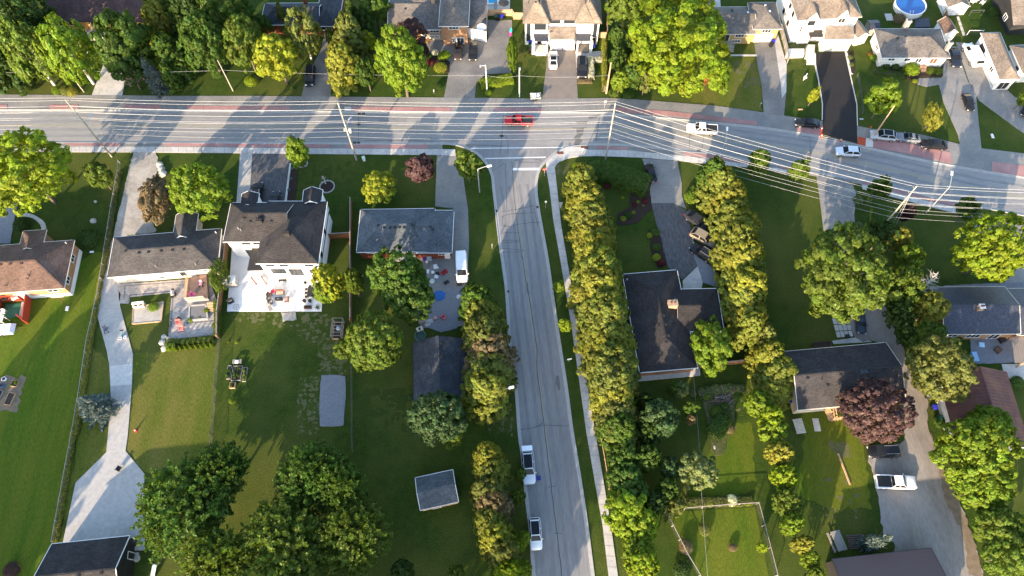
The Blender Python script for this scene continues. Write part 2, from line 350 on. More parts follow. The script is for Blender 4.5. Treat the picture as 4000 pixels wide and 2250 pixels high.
for nm, ln, sgn in (('kerb', KN, 1), ('kerb', SWm+SWc[1:], -1), ('kerb', SEc+SEm[1:], -1)):
    k = ribbon('kerb', ln, 0, .17*sgn, 0, .13, 'kerb', kind='structure')
    ribbon('gutter', ln, -.38*sgn, 0, .002, .018, 'kerb', k)
# --- road paint
def strip(parent, pts, wd, z, m, name): return ribbon(name, pts, wd/2, -wd/2, z-.003, z, m, parent)
YC = cr(PL('a0', '-1200,1186 0,1186 1200,1184 2415,1190 b0:1000,1206 1800,1212 c0:500,1216 1000,1222 1400,1250 1900,1300 d1:0,42 450,112 850,202 1500,352 2000,465 2415,530 3000,640'))
for d in (-.14, .14): strip(main_road, offs(YC, d), .09, .018, 'yellow_line', 'lane_marking')
YS = cr(PL('c1', '8,285 50,620 100,1050 145,1449 c2:220,700 300,1330 c3:340,300 360,440'))
strip(side_road, offs(YS, .12), .10, .016, 'yellow_line', 'lane_marking')
for a, wd in (('b1:2025,72 c1:482,62', .22), ('b1:2158,168 c1:318,155', .25), ('c1:6,268 258,266', .55)):
    fr, rest = a.split(':', 1); strip(side_road if wd > .3 else main_road, PL(fr, rest), wd, .020, 'white_line', 'crossing_line' if wd < .3 else 'stop_line')
# --- sealed cracks, damp stains
def crack(parent, fr, s, wd=.07, z=.024):
    p = cr(PL(fr, s), 6)
    for q in p: q.x += rng.uniform(-.05, .05); q.y += rng.uniform(-.05, .05)
    strip(parent, p, wd, z, 'sealant', 'crack_seal')
crack(side_road, 'c1', '0,190 30,620 90,1080 100,1110 150,1449', .07)
crack(side_road, 'c2', '140,0 190,330 235,640 240,850 300,1330 c3:355,480 375,640 420,1000 470,1449', .085)
for s in ('b1:2320,668 2415,655 c1:80,640 205,610', 'b1:2310,720 c1:0,690 215,680', 'b1:2330,800 2415,815', 'b1:2320,870 c1:70,868', 'b1:2320,940 c1:60,940', 'b1:2335,962 c1:75,952', 'b1:2312,1020 2370,1020 c1:120,1035', 'b1:2320,1052 c1:80,1048',
          'c1:205,610 220,700 245,800', 'c1:0,800 150,775 270,772', 'b1:2330,700 2320,800', 'b1:2355,210 2365,660', 'b1:2225,290 2340,215', 'c1:20,190 150,172 270,182 250,203 60,200',
          'c2:75,1400 200,1380 300,1355 540,1362', 'c2:230,1372 297,1328', 'c3:340,612 412,598', 'c3:405,1048 470,1046'):
    fr, r_ = s.split(':', 1); crack(side_road, fr, r_, .055)
for s in ('b0:2330,1085 2325,1250 2300,1449', 'b0:2345,1270 2375,1330 2375,1449', 'b0:1985,1365 2330,1376', 'b0:1020,1325 1680,1330', 'b0:970,1090 965,1340', 'c0:820,1150 790,1340', 'c0:830,1110 720,1365', 'c0:1675,1250 1675,1400', 'c0:1660,1130 1668,1250', 'c0:1810,1270 1790,1400', 'c0:570,1206 700,1206', 'd0:325,1290 395,1300 395,1449', 'd0:325,1330 390,1335', 'd1:560,160 555,320'):
    fr, r_ = s.split(':', 1); crack(main_road, fr, r_, .06)
for s in ('c0:605,1215 680,1210 668,1270 640,1300 665,1330 630,1370 580,1365 600,1320 580,1300 612,1270', 'c0:530,1360 555,1345 548,1375', 'c0:590,1150 720,1140 700,1175 620,1172', 'c0:720,1100 840,1075 800,1110 730,1125', 'd1:370,120 410,110 400,190 365,210'):
    fr, r_ = s.split(':', 1); sheet('damp_stain', PL(fr, r_), .021, 'damp', main_road)
sheet('gravel_spill', cr(PL('c2', '410,900 440,890 455,1000 440,1030 425,990 410,960')), .018, 'damp', side_road)
for ln, dd in ((YC, 1.05), (YC, 2.55), (YC, -1.05), (YC, -2.55)): ribbon('tyre_track', offs(YC, dd), .28, -.28, .0105, .0125, 'track', main_road)
for dd in (1.0, 2.5, -1.0, -2.5): ribbon('tyre_track', offs(cr(PL('c1', '20,420 50,620 100,1050 145,1449 c2:220,700 300,1330 c3:340,300 380,640 470,1449 540,2000')), dd), .26, -.26, .0065, .0095, 'track_ns', side_road)
for s in ('b0:1150,1120 1420,1118 1420,1160 1150,1162', 'a0:1900,1060 2150,1060 2150,1110 1900,1110', 'c0:1180,1120 1330,1135 1320,1180 1175,1165', 'd1:1250,300 1420,335 1410,370 1240,335'):
    fr, r_ = s.split(':', 1); sheet('repair_patch', PL(fr, r_), .0135, 'track', main_road)
# --- drain covers
def grate(fr, x, y, parent, m='iron', w_=.65, d_=.5):
    c = G(fr, x, y); b = MB(); b.box((c.x, c.y, .02), (w_, d_, .03))
    for k in range(4): b.box((c.x, c.y-d_/2+d_*(k+.5)/4, .04), (w_*.85, .05, .02))
    b.fin('drain_grate' if m == 'iron' else 'tactile_plate', MT[m], parent)
for fr, x, y in (('b0', 975, 1072), ('b0', 1013, 1072), ('b0', 930, 1347), ('b0', 967, 1347), ('c1', 1762, 92), ('b1', 2262, 662), ('c1', 246, 625)): grate(fr, x, y, main_road)
for fr, x, y in (('b0', 970, 1168), ('b0', 2317, 1280)):
    c = G(fr, x, y); MB().cyl((c.x, c.y, .008), .42, .016, 20).fin('manhole_cover', MT['iron'], main_road)
# --- pavements
def walk(name, l, r, step, m='concrete', z=.13, base='shoulder', cols=1, pname='paving_slab', extra=None):
    A, B = PL(*l), PL(*r)
    o = sheet(name, A+B[::-1], z-.03, base, None, 0)
    panels(o, A, B, step, z-.03, z, m, pname, cols); return o
walk('pavement', ('a1', '-900,54 600,56 1500,58 2415,68 b1:1000,78 1700,81 1880,84'), ('a1', '-900,106 1200,110 2260,119 b1:0,123 1000,131 1700,137 1885,147'), 1.5)
o = sheet('pavement_corner', cr(PL('c1', '322,252 330,200 420,118 500,72 565,60 650,58'))+cr(PL('c1', '650,150 565,160 490,182 432,212 405,252')), .125, 'concrete', None, 0)
for x, y in ((455, 118), (687, 68)): grate('c1', x, y, o, 'rust_plate', 1.2, .6); o.children[-1].location.z = .12
walk('pavement', ('c1', '650,72 700,85 1100,92 1250,110 1600,142 1900,180 2230,226 d1:150,270 260,300'), ('c1', '650,150 800,147 1230,162 1560,190 1900,226 2230,256 d1:90,292 240,340'), 1.5)
walk('pavement', ('d1', '880,412 1160,482 1500,570 1830,642'), ('d1', '890,460 1140,525 1480,615 1790,694'), 1.5)
walk('pavement', ('c1', '318,252 350,430 390,760 450,1100 510,1449 c2:560,420 620,850 700,1420 c3:780,560 850,950 910,1449 980,2000'), ('c1', '405,252 430,480 465,800 530,1180 575,1449 c2:640,480 700,900 790,1449 c3:865,560 930,950 1000,1449 1080,2000'), 1.5)
MBs = PL('c1', '443,582 490,578 500,648 455,650'); sheet('garden_path', MBs, .05, 'concrete', None, 0)
# boulevard strips of coloured concrete
bl = sheet('boulevard', offs(SWm, -.17)+PL('a1', '-900,56 600,58 1500,60 2415,70 b1:1000,80 1760,81')[::-1], .10, 'shoulder', None, 0)
def red(parent, A, B, m='red_paving', step=1.75): panels(parent, PL(*A), PL(*B), step, .10, .125, m, 'coloured_slab', 1, .02)
for a, b in (('a1:610,22 1140,22', 'a1:640,48 1140,50'), ('a1:1545,24 2330,28', 'a1:1545,52 2330,58'), ('b1:-60,30 705,36', 'b1:-60,60 705,68'), ('b1:850,37 1618,40', 'b1:850,72 1618,76')):
    A, B = a.split(':', 1), b.split(':', 1); red(bl, A, B)
bl2 = sheet('boulevard', offs(SEm[4:-8], -.17)+PL('c1', '680,82 1100,94 1250,112 1600,144 1900,182 2230,228 d1:260,300 880,412 1160,482 1500,570 1830,642')[::-1], .10, 'shoulder', None, 0)
for a, b in (('c1:790,52 1098,62', 'c1:790,82 1098,90'), ('c1:1618,108 1900,140 2230,200', 'c1:1618,138 1900,174 2230,222'), ('d1:110,230 190,246', 'd1:110,256 185,272'), ('d1:890,385 1160,450 1500,540 1820,600', 'd1:890,408 1150,478 1500,566 1820,632')):
    A, B = a.split(':', 1), b.split(':', 1); red(bl2, A, B)
NE_ = PL('a0', '-1500,910 -500,900 0,893 850,899 1700,906 2415,906 b0:900,915 1770,922 2415,928 c0:300,935 900,926 1150,938 1930,1000 2370,1062 d0:0,1080 150,1092 260,1110 500,1142 850,1192 970,1215 1450,1272 1800,1360 2010,1400 2415,1449 d1:3200,260')
sh = sheet('roadside_path', NE_+offs(KN, .17)[::-1], .07, 'shoulder', None, 0)
for a, b in (('a0:-400,992 70,990', 'a0:-400,1026 70,1026'), ('a0:470,990 742,990', 'a0:470,1030 742,1030'), ('a0:1170,992 1520,994', 'a0:1170,1028 1520,1030'), ('a0:1760,1000 b0:320,1008', 'a0:1760,1036 b0:320,1042'),
             ('b0:900,1010 1840,1016', 'b0:900,1052 1840,1056'), ('b0:2250,1018 c0:290,1022', 'b0:2250,1052 c0:290,1056'), ('c0:980,1014 1500,1052 2000,1112 2310,1148', 'c0:980,1056 1500,1098 2000,1152 2310,1184'), ('d0:270,1200 495,1225', 'd0:270,1246 480,1288'), ('d0:990,1312 1300,1352 d1:1720,112', 'd0:990,1396 1300,1449 d1:1730,222'), ('d1:2110,198 2415,238 3000,330', 'd1:2110,295 2415,345 3000,435')):
    A, B = a.split(':', 1), b.split(':', 1); red(sh, A, B)
for a, b, m in (('b0:835,1010 900,1010', 'b0:835,1050 900,1052', 'concrete'), ('d0:470,1230 512,1238', 'd0:468,1284 510,1296', 'red_fresh'), ('d0:845,1290 922,1304', 'd0:840,1366 918,1384', 'red_fresh'), ('d0:922,1304 992,1312', 'd0:918,1384 988,1394', 'concrete_new')):
    A, B = a.split(':', 1), b.split(':', 1); red(sh, A, B, m, 1.6)
# --- lawns of a different cut, colour kept lighter because they lie mostly in sun
for nm, m, s in (('striped_lawn', 'lawn_striped', 'a1:640,1300 760,1120 1010,1040 950,1449 a2:850,700 750,1300 a3:610,850 500,1140 390,1449 300,1800 -900,1800 a2:-900,300 0,350'),
                 ('dry_lawn', 'lawn_dry', 'a2:1262,700 1255,930 1210,1449 a3:1190,265 1370,485 1990,330 a2:2060,560 1560,650'),
                 ('verge_lawn', 'lawn_dry', 'a2:840,560 1030,760 1045,1130 1020,1449 a3:1000,285 710,575 600,1100 540,1140 700,400 a2:760,1100'),
                 ('garden_lawn', 'lawn_striped', 'c3:1900,0 2260,0 2300,640 1660,720 c2:2080,1200'),
                 ('striped_lawn', 'lawn_striped', 'd2:330,1230 560,1200 900,1449 d3:900,230 960,800 640,820 260,700 330,200'),
                 ('dry_lawn', 'lawn_dry', 'c0:1720,760 2050,540 2300,540 2340,700 2370,1055 1930,995 1700,960')):
    fr, r_ = s.split(':', 1); LZ = globals().get('LZ', .003)+.0006; sheet(nm, rag(PL(fr, r_), .8, .5), LZ, m)
def patches(fr, s, n, m, lo, hi, name, seed=1):
    p = PL(fr, s); xs = [q.x for q in p]; ys = [q.y for q in p]; rs = random.Random(seed); b = MB(); k = 0; tries = 0
    while k < n and tries < n*20:
        tries += 1; x, y = rs.uniform(min(xs), max(xs)), rs.uniform(min(ys), max(ys)); ins = False
        for i in range(len(p)):
            a, c = p[i], p[i-1]
            if (a.y > y) != (c.y > y) and x < (c.x-a.x)*(y-a.y)/(c.y-a.y)+a.x: ins = not ins
        if not ins: continue
        k += 1; r = lo+(hi-lo)*rs.random()**2.5; sx = rs.uniform(.6, 1.5); nn = 9
        vs = [(x+r*sx*rs.uniform(.45, 1.15)*math.cos(6.283*j/nn), y+r/sx*rs.uniform(.45, 1.15)*math.sin(6.283*j/nn), .0065+.00002*k) for j in range(nn)]
        b.add([(x, y, .0065+.00002*k)]+vs, [(0, 1+j, 1+(j+1) % nn) for j in range(nn)])
    return b.fin(name, MT[m], kind='stuff')
patches('b2', '-260,290 610,290 850,420 850,640 600,640 420,520 300,420 -200,380', 230, 'pale_grass', .10, .55, 'bare_grass_patches', 2)
patches('b2', '560,640 860,640 860,880 600,880', 110, 'pale_grass', .10, .5, 'bare_grass_patches', 3)
patches('b2', '420,900 600,880 590,1449 400,1449 370,1200', 190, 'pale_grass', .08, .45, 'bare_grass_patches', 4)
patches('c0', '2080,560 2330,600 2340,800 2200,820 2100,680', 50, 'pale_grass', .2, .9, 'bare_grass_patches', 5)
patches('c1', '410,220 560,190 560,290 420,330', 40, 'pale_grass', .1, .5, 'bare_grass_patches', 6)
patches('c2', '2280,0 2415,0 2415,1400 2100,1449 2150,700', 60, 'pale_grass', .1, .5, 'bare_grass_patches', 7)
patches('d3', '560,170 760,200 780,350 640,300', 60, 'pale_grass', .15, .8, 'bare_grass_patches', 8)
patches('d3', '400,400 980,500 1030,900 500,900', 40, 'pale_grass', .1, .5, 'bare_grass_patches', 9)
patches('a1', '560,500 960,460 1000,900 560,800', 70, 'thin_grass', .4, 1.6, 'thin_grass_patches', 10)
patches('b1', '400,250 880,200 880,560 380,560', 50, 'thin_grass', .3, 1.2, 'thin_grass_patches', 12)
patches('b2', '900,1000 1500,1000 1480,1449 930,1449', 50, 'thin_grass', .4, 1.4, 'thin_grass_patches', 13)
patches('b2', '2150,1200 2415,1200 2415,1449 2200,1449', 60, 'pale_grass', .1, .5, 'bare_grass_patches', 15)
patches('d0', '150,550 470,520 520,1100 180,1080', 40, 'thin_grass', .3, 1.2, 'thin_grass_patches', 16)
patches('c0', '100,500 310,520 310,880 100,880', 40, 'thin_grass', .3, 1.2, 'thin_grass_patches', 17)
# --- driveways and yards
DZ = [.014]
def drive(name, m, s, sm=False, z=None):
    fr, r_ = s.split(':', 1); p = PL(fr, r_)
    DZ[0] += .0023
    if sm: p = cr(p, 3)
    if m in RAG: p = rag(p, .6, RAG[m], len(s))
    return sheet(name, p, z or DZ[0]+.03, m, None, 0)
RAG = dict(gravel=.14, gravel_grey=.08, gravel_lot=.25, dirt=.4, mulch=.15, soil=.4, lawn_worn=.2)
d1 = drive('driveway', 'concrete', 'a0:865,902 1155,902 1180,742 1090,600 985,592 925,740')
drive('driveway', 'dirt', 'a0:1155,890 1185,810 1280,800 1340,760 1330,690 1185,740')
drive('garden_path', 'concrete', 'a0:830,365 1100,345 1090,300 830,300')
drive('driveway', 'old_asphalt', 'b0:428,918 706,918 716,700 690,480 725,335 650,330 605,490 520,640 455,800')
drive('driveway', 'old_asphalt', 'b0:1772,926 2062,930 2078,780 2170,700 2400,690 2415,380 2200,375 1610,365 1612,520 1700,555 1832,595 1815,700')
drive('side_yard', 'old_asphalt', 'b0:2190,380 2415,380 c0:0,360 b0:2415,190 2190,190')
drive('driveway', 'brown_asphalt', 'c0:285,938 622,938 610,700 600,460 335,460 322,640')
drive('driveway', 'concrete', 'c0:600,500 862,480 858,540 720,560 720,740 612,745')
drive('driveway', 'old_asphalt', 'c0:2285,412 d0:60,400 130,600 172,860 150,1098 -40,1080 c0:2355,800 2318,640')
drive('garden_path', 'concrete', 'c0:1985,515 2305,515 2310,530 1985,530')
drive('driveway', 'concrete', 'd0:60,390 80,280 175,605 172,870 130,930 120,800')
fa = drive('driveway', 'fresh_asphalt', 'd0:446,500 722,490 770,700 834,985 842,1362 512,1300 516,985 480,760 452,620')
for s in ('d0:436,500 446,500 452,620 480,760 516,985 513,1135 505,1135 508,985 472,762 440,620', 'd0:722,490 745,488 800,700 778,702 840,985 846,1185 838,1185 832,985 768,700'):
    fr, r_ = s.split(':', 1); sheet('driveway_edging', PL(fr, r_), .14, 'concrete_new', fa, 0)
drive('driveway', 'shoulder', 'd0:1660,560 1832,622 1880,760 1962,900 1985,1150 2012,1404 1808,1364 1790,1270 1660,980 1610,800 1500,820 1400,795 1420,740 1640,735', z=.085)
drive('driveway', 'shoulder', 'd0:1770,400 1880,410 2060,560 2200,800 2330,920 2500,950 2500,1300 2415,1262 2220,1120 1990,950 1900,780')
drive('patio', 'concrete', 'b0:1990,-400 2400,-400 2395,110 2000,150')
drive('patio', 'concrete', 'c0:1760,-60 1960,-60 1968,66 1790,66')
drive('front_step', 'concrete_new', 'd0:360,520 448,510 450,612 362,612', z=.12)
# south side
drive('driveway', 'gravel', 'a1:1262,112 1472,112 1478,300 1440,500 1430,760 1470,860 1240,880 1180,900 1060,930 1020,1060 960,1449 a2:930,180 1115,150 a1:1110,1290 1010,1290 1065,930 1140,600 1190,380', True)
dv = drive('driveway', 'kerb', 'a1:985,1240 1060,1290 1140,1449 a2:1118,0 1125,200 1257,690 1247,960 1207,1449 a3:1185,270 1367,490 1352,700 1370,1205 1290,1210 590,1160 715,570 1005,282 a2:1020,1449 1050,1130 1030,730 915,310 945,0')
panels(dv, PL('a1', '995,1260 a2:945,20 918,310 1032,730 1052,1130 1022,1449 a3:1006,280'), PL('a1', '1075,1260 a2:1116,20 1123,200 1254,690 1244,960 1204,1449 a3:1183,270'), 3.6, .05, .085, 'concrete_new', 'concrete_slab', 1, .02)
panels(dv, PL('a3', '1006,283 717,570 592,1158'), PL('a3', '1185,273 1365,492 1368,1203'), 3.8, .05, .085, 'concrete_new', 'concrete_slab', 3, .02)
wp = drive('garden_path', 'kerb', 'a1:2266,118 2382,118 2352,582 2232,582')
panels(wp, PL('a1', '2266,118 2232,582'), PL('a1', '2382,118 2352,582'), 1.8, .05, .075, 'concrete_new')
dw = drive('driveway', 'cracked_asphalt', 'a1:2384,118 b1:332,122 328,215 275,585 a1:2354,585')
sheet('driveway_edging', PL('b1', '318,215 334,215 290,585 270,585'), .16, 'concrete_new', dw, 0)
drive('flower_bed', 'mulch', 'b1:334,225 400,240 372,585 290,585')
drive('driveway', 'shoulder', 'b1:1706,138 1888,150 1950,300 1975,480 2000,640 2010,960 1992,1340 1900,1449 b2:1990,60 1960,420 1560,440 1500,300 1560,0 1640,-30 b1:1640,1330 1560,1200 1500,1085 1850,1080 1860,640 1690,620')
drive('yard_gravel', 'gravel_grey', 'b2:1600,150 1900,60 1930,300 1900,440 1750,480 1560,420 1540,300')
drive('driveway', 'shoulder', 'c1:1228,168 1560,192 1600,400 1602,520 1640,640 1520,590 1310,590 1300,470 1318,380 1270,300')
drive('driveway', 'cracked_asphalt', 'c1:1312,592 1520,588 1640,660 1705,900 1752,1175 1610,1310 1470,1190 1400,940')
drive('garden_path', 'concrete', 'c1:1610,1320 1755,1180 1800,1330 1780,1430 1610,1420')
drive('side_yard', 'gravel_grey', 'c1:1680,830 1750,1100 1900,1200 1990,1400 1800,1340 1720,1100')
drive('driveway', 'shoulder', 'd1:455,320 800,420 812,700 830,905 800,985 560,940 500,640', True)
drive('driveway', 'gravel_lot', 'd1:620,940 800,985 870,880 930,1080 d2:1040,100 1250,560 1335,830 1420,1000 1500,1120 d3:1500,0 1560,180 1640,420 1800,740 1900,1050 2030,1449 2120,1800 1000,1800 1200,1200 1100,1100 1060,850 1010,560 945,250 1250,200 d2:1290,1250 1262,1000 1220,810 1060,580 890,560 800,500 780,330 900,200', True)
drive('side_yard', 'dirt', 'd3:1530,100 1640,420 1800,740 1900,1050 2030,1449 1900,1449 1810,1000 1700,800 1600,420')
drive('driveway', 'shoulder', 'd1:1910,700 2415,760 3000,860 3000,1449 2100,1449 2300,1270 2415,1100 1960,860')
drive('yard_gravel', 'gravel_grey', 'd2:1660,40 2040,20 2415,10 2415,60 1660,60')
drive('yard_gravel', 'gravel_grey', 'd2:1900,520 2320,520 2380,760 1920,780')
drive('patio', 'concrete', 'd2:2200,780 2415,780 2415,950 2230,900')
drive('gravel_pad', 'gravel_grey', 'b2:615,888 725,882 842,895 850,1050 838,1200 830,1352 800,1366 605,1366 598,1200 606,1000')
drive('gravel_pad', 'gravel', 'b2:240,290 375,290 385,360 250,375')
drive('house_apron', 'concrete_new', 'c2:1165,945 1175,880 1220,790 1770,790 1775,888')
drive('patio', 'concrete', 'd2:880,520 600,560 620,590 980,570', z=.06)
# gardens
drive('flower_bed', 'mulch', 'c1:1120,500 1300,480 1320,640 1180,780 1000,800 990,700 1100,640')
drive('flower_bed', 'mulch', 'c1:1290,830 1400,900 1460,1180 1380,1200 1320,1080')
drive('flower_bed', 'mulch', 'd0:1000,650 1040,690 1300,735 1400,800 1420,730 1650,720 1640,600 1060,620')
drive('flower_bed', 'mulch', 'd0:745,490 800,480 820,690 790,700')
drive('flower_bed', 'mulch', 'b0:1610,500 1700,490 1830,590 1820,690 1700,680 1620,600')
drive('vegetable_plot', 'lawn_worn', 'c2:1790,1060 2140,1060 2090,1200 2100,1400 c3:2020,180 1990,320 1900,310 1850,60 c2:1830,1300')
drive('vegetable_plot', 'lawn_striped', 'c3:1610,840 2290,800 2420,1449 1770,1449 1460,870', z=.02)
# white slab patio of the modern house
pt = sheet('patio', PL('h13', '165,650 1210,650 1180,1384 108,1384'), .08, 'kerb', None, 0)
panels(pt, PL('h13', '165,650 108,1384'), PL('h13', '1210,650 1180,1384'), 1.25, .08, .11, 'white_slab', 'patio_slab', 10, .012, .002)
# paver patio of the grey bungalow
pv = drive('patio', 'paver', 'p12:1330,135 1560,128 2075,90 2330,60 2460,440 2440,720 1880,780 1920,240 1440,290 1440,360 1335,360', z=.06)
for s, nm in (('p12:1395,158 2050,112 2052,122 1406,168', 0), ('p12:1395,158 1408,158 1395,300 1380,300', 0), ('p12:1445,262 1930,215 1932,228 1458,274', 0), ('p12:1445,262 1460,262 1450,350 1436,350', 0), ('p12:1930,245 1948,245 1912,700 1890,700', 0), ('p12:2085,570 2400,545 2400,560 2085,588', 0)):
    fr, r_ = s.split(':', 1); sheet('paver_border', PL(fr, r_), .064, 'paver_dark', pv)
# stepping slabs
sp = drive('stepping_path', 'lawn', 'd2:598,345 765,345 808,520 650,532', z=.02)
panels(sp, PL('d2', '600,345 650,532'), PL('d2', '765,345 806,520'), 1.15, .02, .06, 'concrete', 'paving_slab', 4, .09)
sp = drive('stepping_path', 'lawn', 'h7:1380,248 1420,248 1530,548 1480,552', z=.02)
panels(sp, PL('h7', '1380,248 1482,552'), PL('h7', '1424,248 1530,548'), 1.5, .02, .06, 'concrete', 'paving_slab', 1, .12)
sp = drive('garden_path', 'lawn', 'a1:160,680 330,690 430,780 440,890 400,890 385,800 330,740 165,715', z=.02)
panels(sp, cr(PL('a1', '165,680 270,682 350,715 430,780 440,890')), cr(PL('a1', '165,715 260,718 330,745 385,805 392,890')), .9, .02, .06, 'concrete', 'paving_slab', 1, .03)
drive('driveway', 'gravel_grey', 'a1:-300,480 165,600 100,970 -300,980')
ps = drive('patio', 'lawn', 'y14:120,200 570,230 570,260 320,480 230,480', z=.02)
panels(ps, PL('y14', '150,215 240,470'), PL('y14', '570,230 330,470'), 1.0, .02, .05, 'paver_dark', 'patio_slab', 4, .03)
# ================================================================== BUILDINGS
def xy(p): return Vector((p.x, p.y, 0))
class House:
    def __init__(s, name, label, cat, roof, wall, trim='trim_white', over=.4):
        s.name, s.label, s.cat, s.roof, s.wall, s.trim, s.over = name, label, cat, roof, wall, trim, over
        s.root = None; s.b = []
    def start(s, loc):
        if s.root is None: s.root = thing(s.name, s.label, s.cat, (loc.x, loc.y, 0))
    def block(s, fr, D, C, z, A=None, Rg=None, depth=None, rise=None, hips='WE', axis='x', wall=None, over=None, ab=False, z0=0, roof=None, gut=True, wtop=None):
        """one roofed volume: D..C south eave west to east (A..B north eave when ab), depth to the north"""
        d, c = xy(G(fr, *D, z)), xy(G(fr, *C, z))
        u = (c-d).normalized(); v = Vector((-u.y, u.x, 0)); wd = (c-d).length
        if A is not None: depth = abs((xy(G(fr, *A, z))-d).dot(v))
        if ab: d = d-v*depth; c = c-v*depth
        a, b = d+v*depth, c+v*depth
        if Rg is not None:
            best = None
            for k in range(4, 60):
                zz = z+k*.1; p = xy(G(fr, *Rg, zz))-d
                e = abs(p.dot(v)-depth/2) if axis == 'x' else abs(p.dot(u)-wd/2)
                if best is None or e < best[0]: best = (e, k*.1)
            rise = min(max(best[1], .22*(depth if axis == 'x' else wd)), .42*(depth if axis == 'x' else wd))
        zr = z+rise
        if axis == 'x':
            ins = min(depth/2, wd/2-.05)
            r1, r2 = (a+d)/2+u*(ins if 'W' in hips else 0), (b+c)/2-u*(ins if 'E' in hips else 0)
        else:
            ins = min(wd/2, depth/2-.05)
            r1, r2 = (d+c)/2+v*(ins if 'S' in hips else 0), (a+b)/2-v*(ins if 'N' in hips else 0)
        s.start((a+b+c+d)/4)
        P = lambda p, zz: Vector((p.x, p.y, zz))
        ev = [P(d, z), P(c, z), P(b, z), P(a, z)]; R1, R2 = P(r1, zr), P(r2, zr)
        if axis == 'x': fc = [[ev[0], ev[1], R2, R1], [ev[2], ev[3], R1, R2]]+([[ev[1], ev[2], R2]] if 'E' in hips else [])+([[ev[3], ev[0], R1]] if 'W' in hips else [])
        else: fc = [[ev[1], ev[2], R2, R1], [ev[3], ev[0], R1, R2]]+([[ev[0], ev[1], R1]] if 'S' in hips else [])+([[ev[2], ev[3], R2]] if 'N' in hips else [])
        mb = MB(); th = .14
        for f in fc:
            mb.add(f, [tuple(range(len(f)))]); mb.add([p-Vector((0, 0, th)) for p in f], [tuple(range(len(f)))[::-1]], 1)
        edges = {}
        for f in fc:
            for i in range(len(f)):
                k = (tuple(round(x, 3) for x in f[i]), tuple(round(x, 3) for x in f[(i+1) % len(f)]))
                edges[k] = (f[i], f[(i+1) % len(f)])
        bd = [e for k, e in edges.items() if (k[1], k[0]) not in edges]
        dn = Vector((0, 0, th))
        for p, q in bd: mb.add([q, p, p-dn, q-dn], [(0, 1, 2, 3)], 1)
        ro = mb.fin('roof', [MT[roof or s.roof], MT[s.trim]], s.root)
        # ridge and hip caps
        cap = MB()
        done = set()
        for f in fc:
            for i in range(len(f)):
                p, q = f[i], f[(i+1) % len(f)]; k = frozenset((tuple(round(x, 3) for x in p), tuple(round(x, 3) for x in q)))
                kk = (tuple(round(x, 3) for x in p), tuple(round(x, 3) for x in q))
                if (kk[1], kk[0]) in edges and k not in done: done.add(k); cap.beam(p+Vector((0, 0, .015)), q+Vector((0, 0, .015)), .26, .05)
        if cap.v: cap.fin('ridge_cap', MT[roof or s.roof], ro)
        if gut:
            gt = MB(); mid = (a+b+c+d)/4
            for p, q in bd:
                m2 = (p+q)/2-mid; su, sv = m2.dot(u)/wd, m2.dot(v)/depth; sd_ = ('E' if su > 0 else 'W') if abs(su) > abs(sv) else ('N' if sv > 0 else 'S')
                if gut is not True and sd_ not in gut: continue
                dd = (q-p).normalized(); o_ = Vector((dd.y, -dd.x, 0)).normalized()*.03 if abs(dd.z) < .9 else Vector()
                gt.beam(p+o_-Vector((0, 0, .06)), q+o_-Vector((0, 0, .07)), .09, .13)
            gt.fin('gutter', MT[s.trim], ro)
        # walls
        ov = s.over if over is None else over
        w = [d+(u+v)*ov, c+(v-u)*ov, b-(u+v)*ov, a+(u-v)*ov]
        sl = rise/(depth/2 if axis == 'x' else wd/2)
        zt = z+.03+min(ov*sl*.6, .25)
        wm = MB()
        for i in range(4):
            p, q = w[i], w[(i+1) % 4]
            ends = {0: 'S', 1: 'E', 2: 'N', 3: 'W'}[i]
            gable = (axis == 'x' and ends in 'EW' and ends not in hips) or (axis == 'y' and ends in 'SN' and ends not in hips)
            if gable:
                m_ = (p+q)/2; zz = zr-.10
                wm.add([P(p, z0), P(q, z0), P(q, z+ov*sl-.10), P(m_, zz), P(p, z+ov*sl-.10)], [(0, 1, 2, 3, 4)])
            else: wm.add([P(p, z0), P(q, z0), P(q, zt), P(p, zt)], [(0, 1, 2, 3)])
        wo = wm.fin('wall', MT[wall or s.wall], s.root)
        s.b.append(dict(w=w, u=u, v=v, z=z, zr=zr, fc=fc, ro=ro, wo=wo, d=d, c=c, b=b, a=a, r1=R1, r2=R2))
        return s
    def shed(s, fr, top, bot, zt, zb, wall=None, roof=None, over=.3, z0=0):
        """single slope roof: top = two readings along the high edge west to east, bot likewise along the low edge"""
        t0, t1 = xy(G(fr, *top[0], zt)), xy(G(fr, *top[1], zt)); b0, b1 = xy(G(fr, *bot[0], zb)), xy(G(fr, *bot[1], zb))
        s.start((t0+b1)/2); P = lambda p, zz: Vector((p.x, p.y, zz))
        f = [P(b0, zb), P(b1, zb), P(t1, zt), P(t0, zt)]; dn = Vector((0, 0, .16))
        mb = MB(); mb.add(f, [(0, 1, 2, 3)]); mb.add([p-dn for p in f], [(3, 2, 1, 0)], 1)
        for i in range(4): p, q = f[i], f[(i+1) % 4]; mb.add([q, p, p-dn, q-dn], [(0, 1, 2, 3)], 1)
        ro = mb.fin('roof', [MT[roof or s.roof], MT[s.trim]], s.root)
        ce = sum((xy(p) for p in f), Vector())/4
        wv = [xy(p)+(ce-xy(p)).normalized()*over for p in f]; zz = [zb-.1, zb-.1, zt-.1, zt-.1]
        wm = MB()
        for i in range(4): j = (i+1) % 4; wm.add([P(wv[i], z0), P(wv[j], z0), P(wv[j], zz[j]), P(wv[i], zz[i])], [(0, 1, 2, 3)])
        wo = wm.fin('wall', MT[wall or s.wall], s.root)
        u = (b1-b0).normalized()
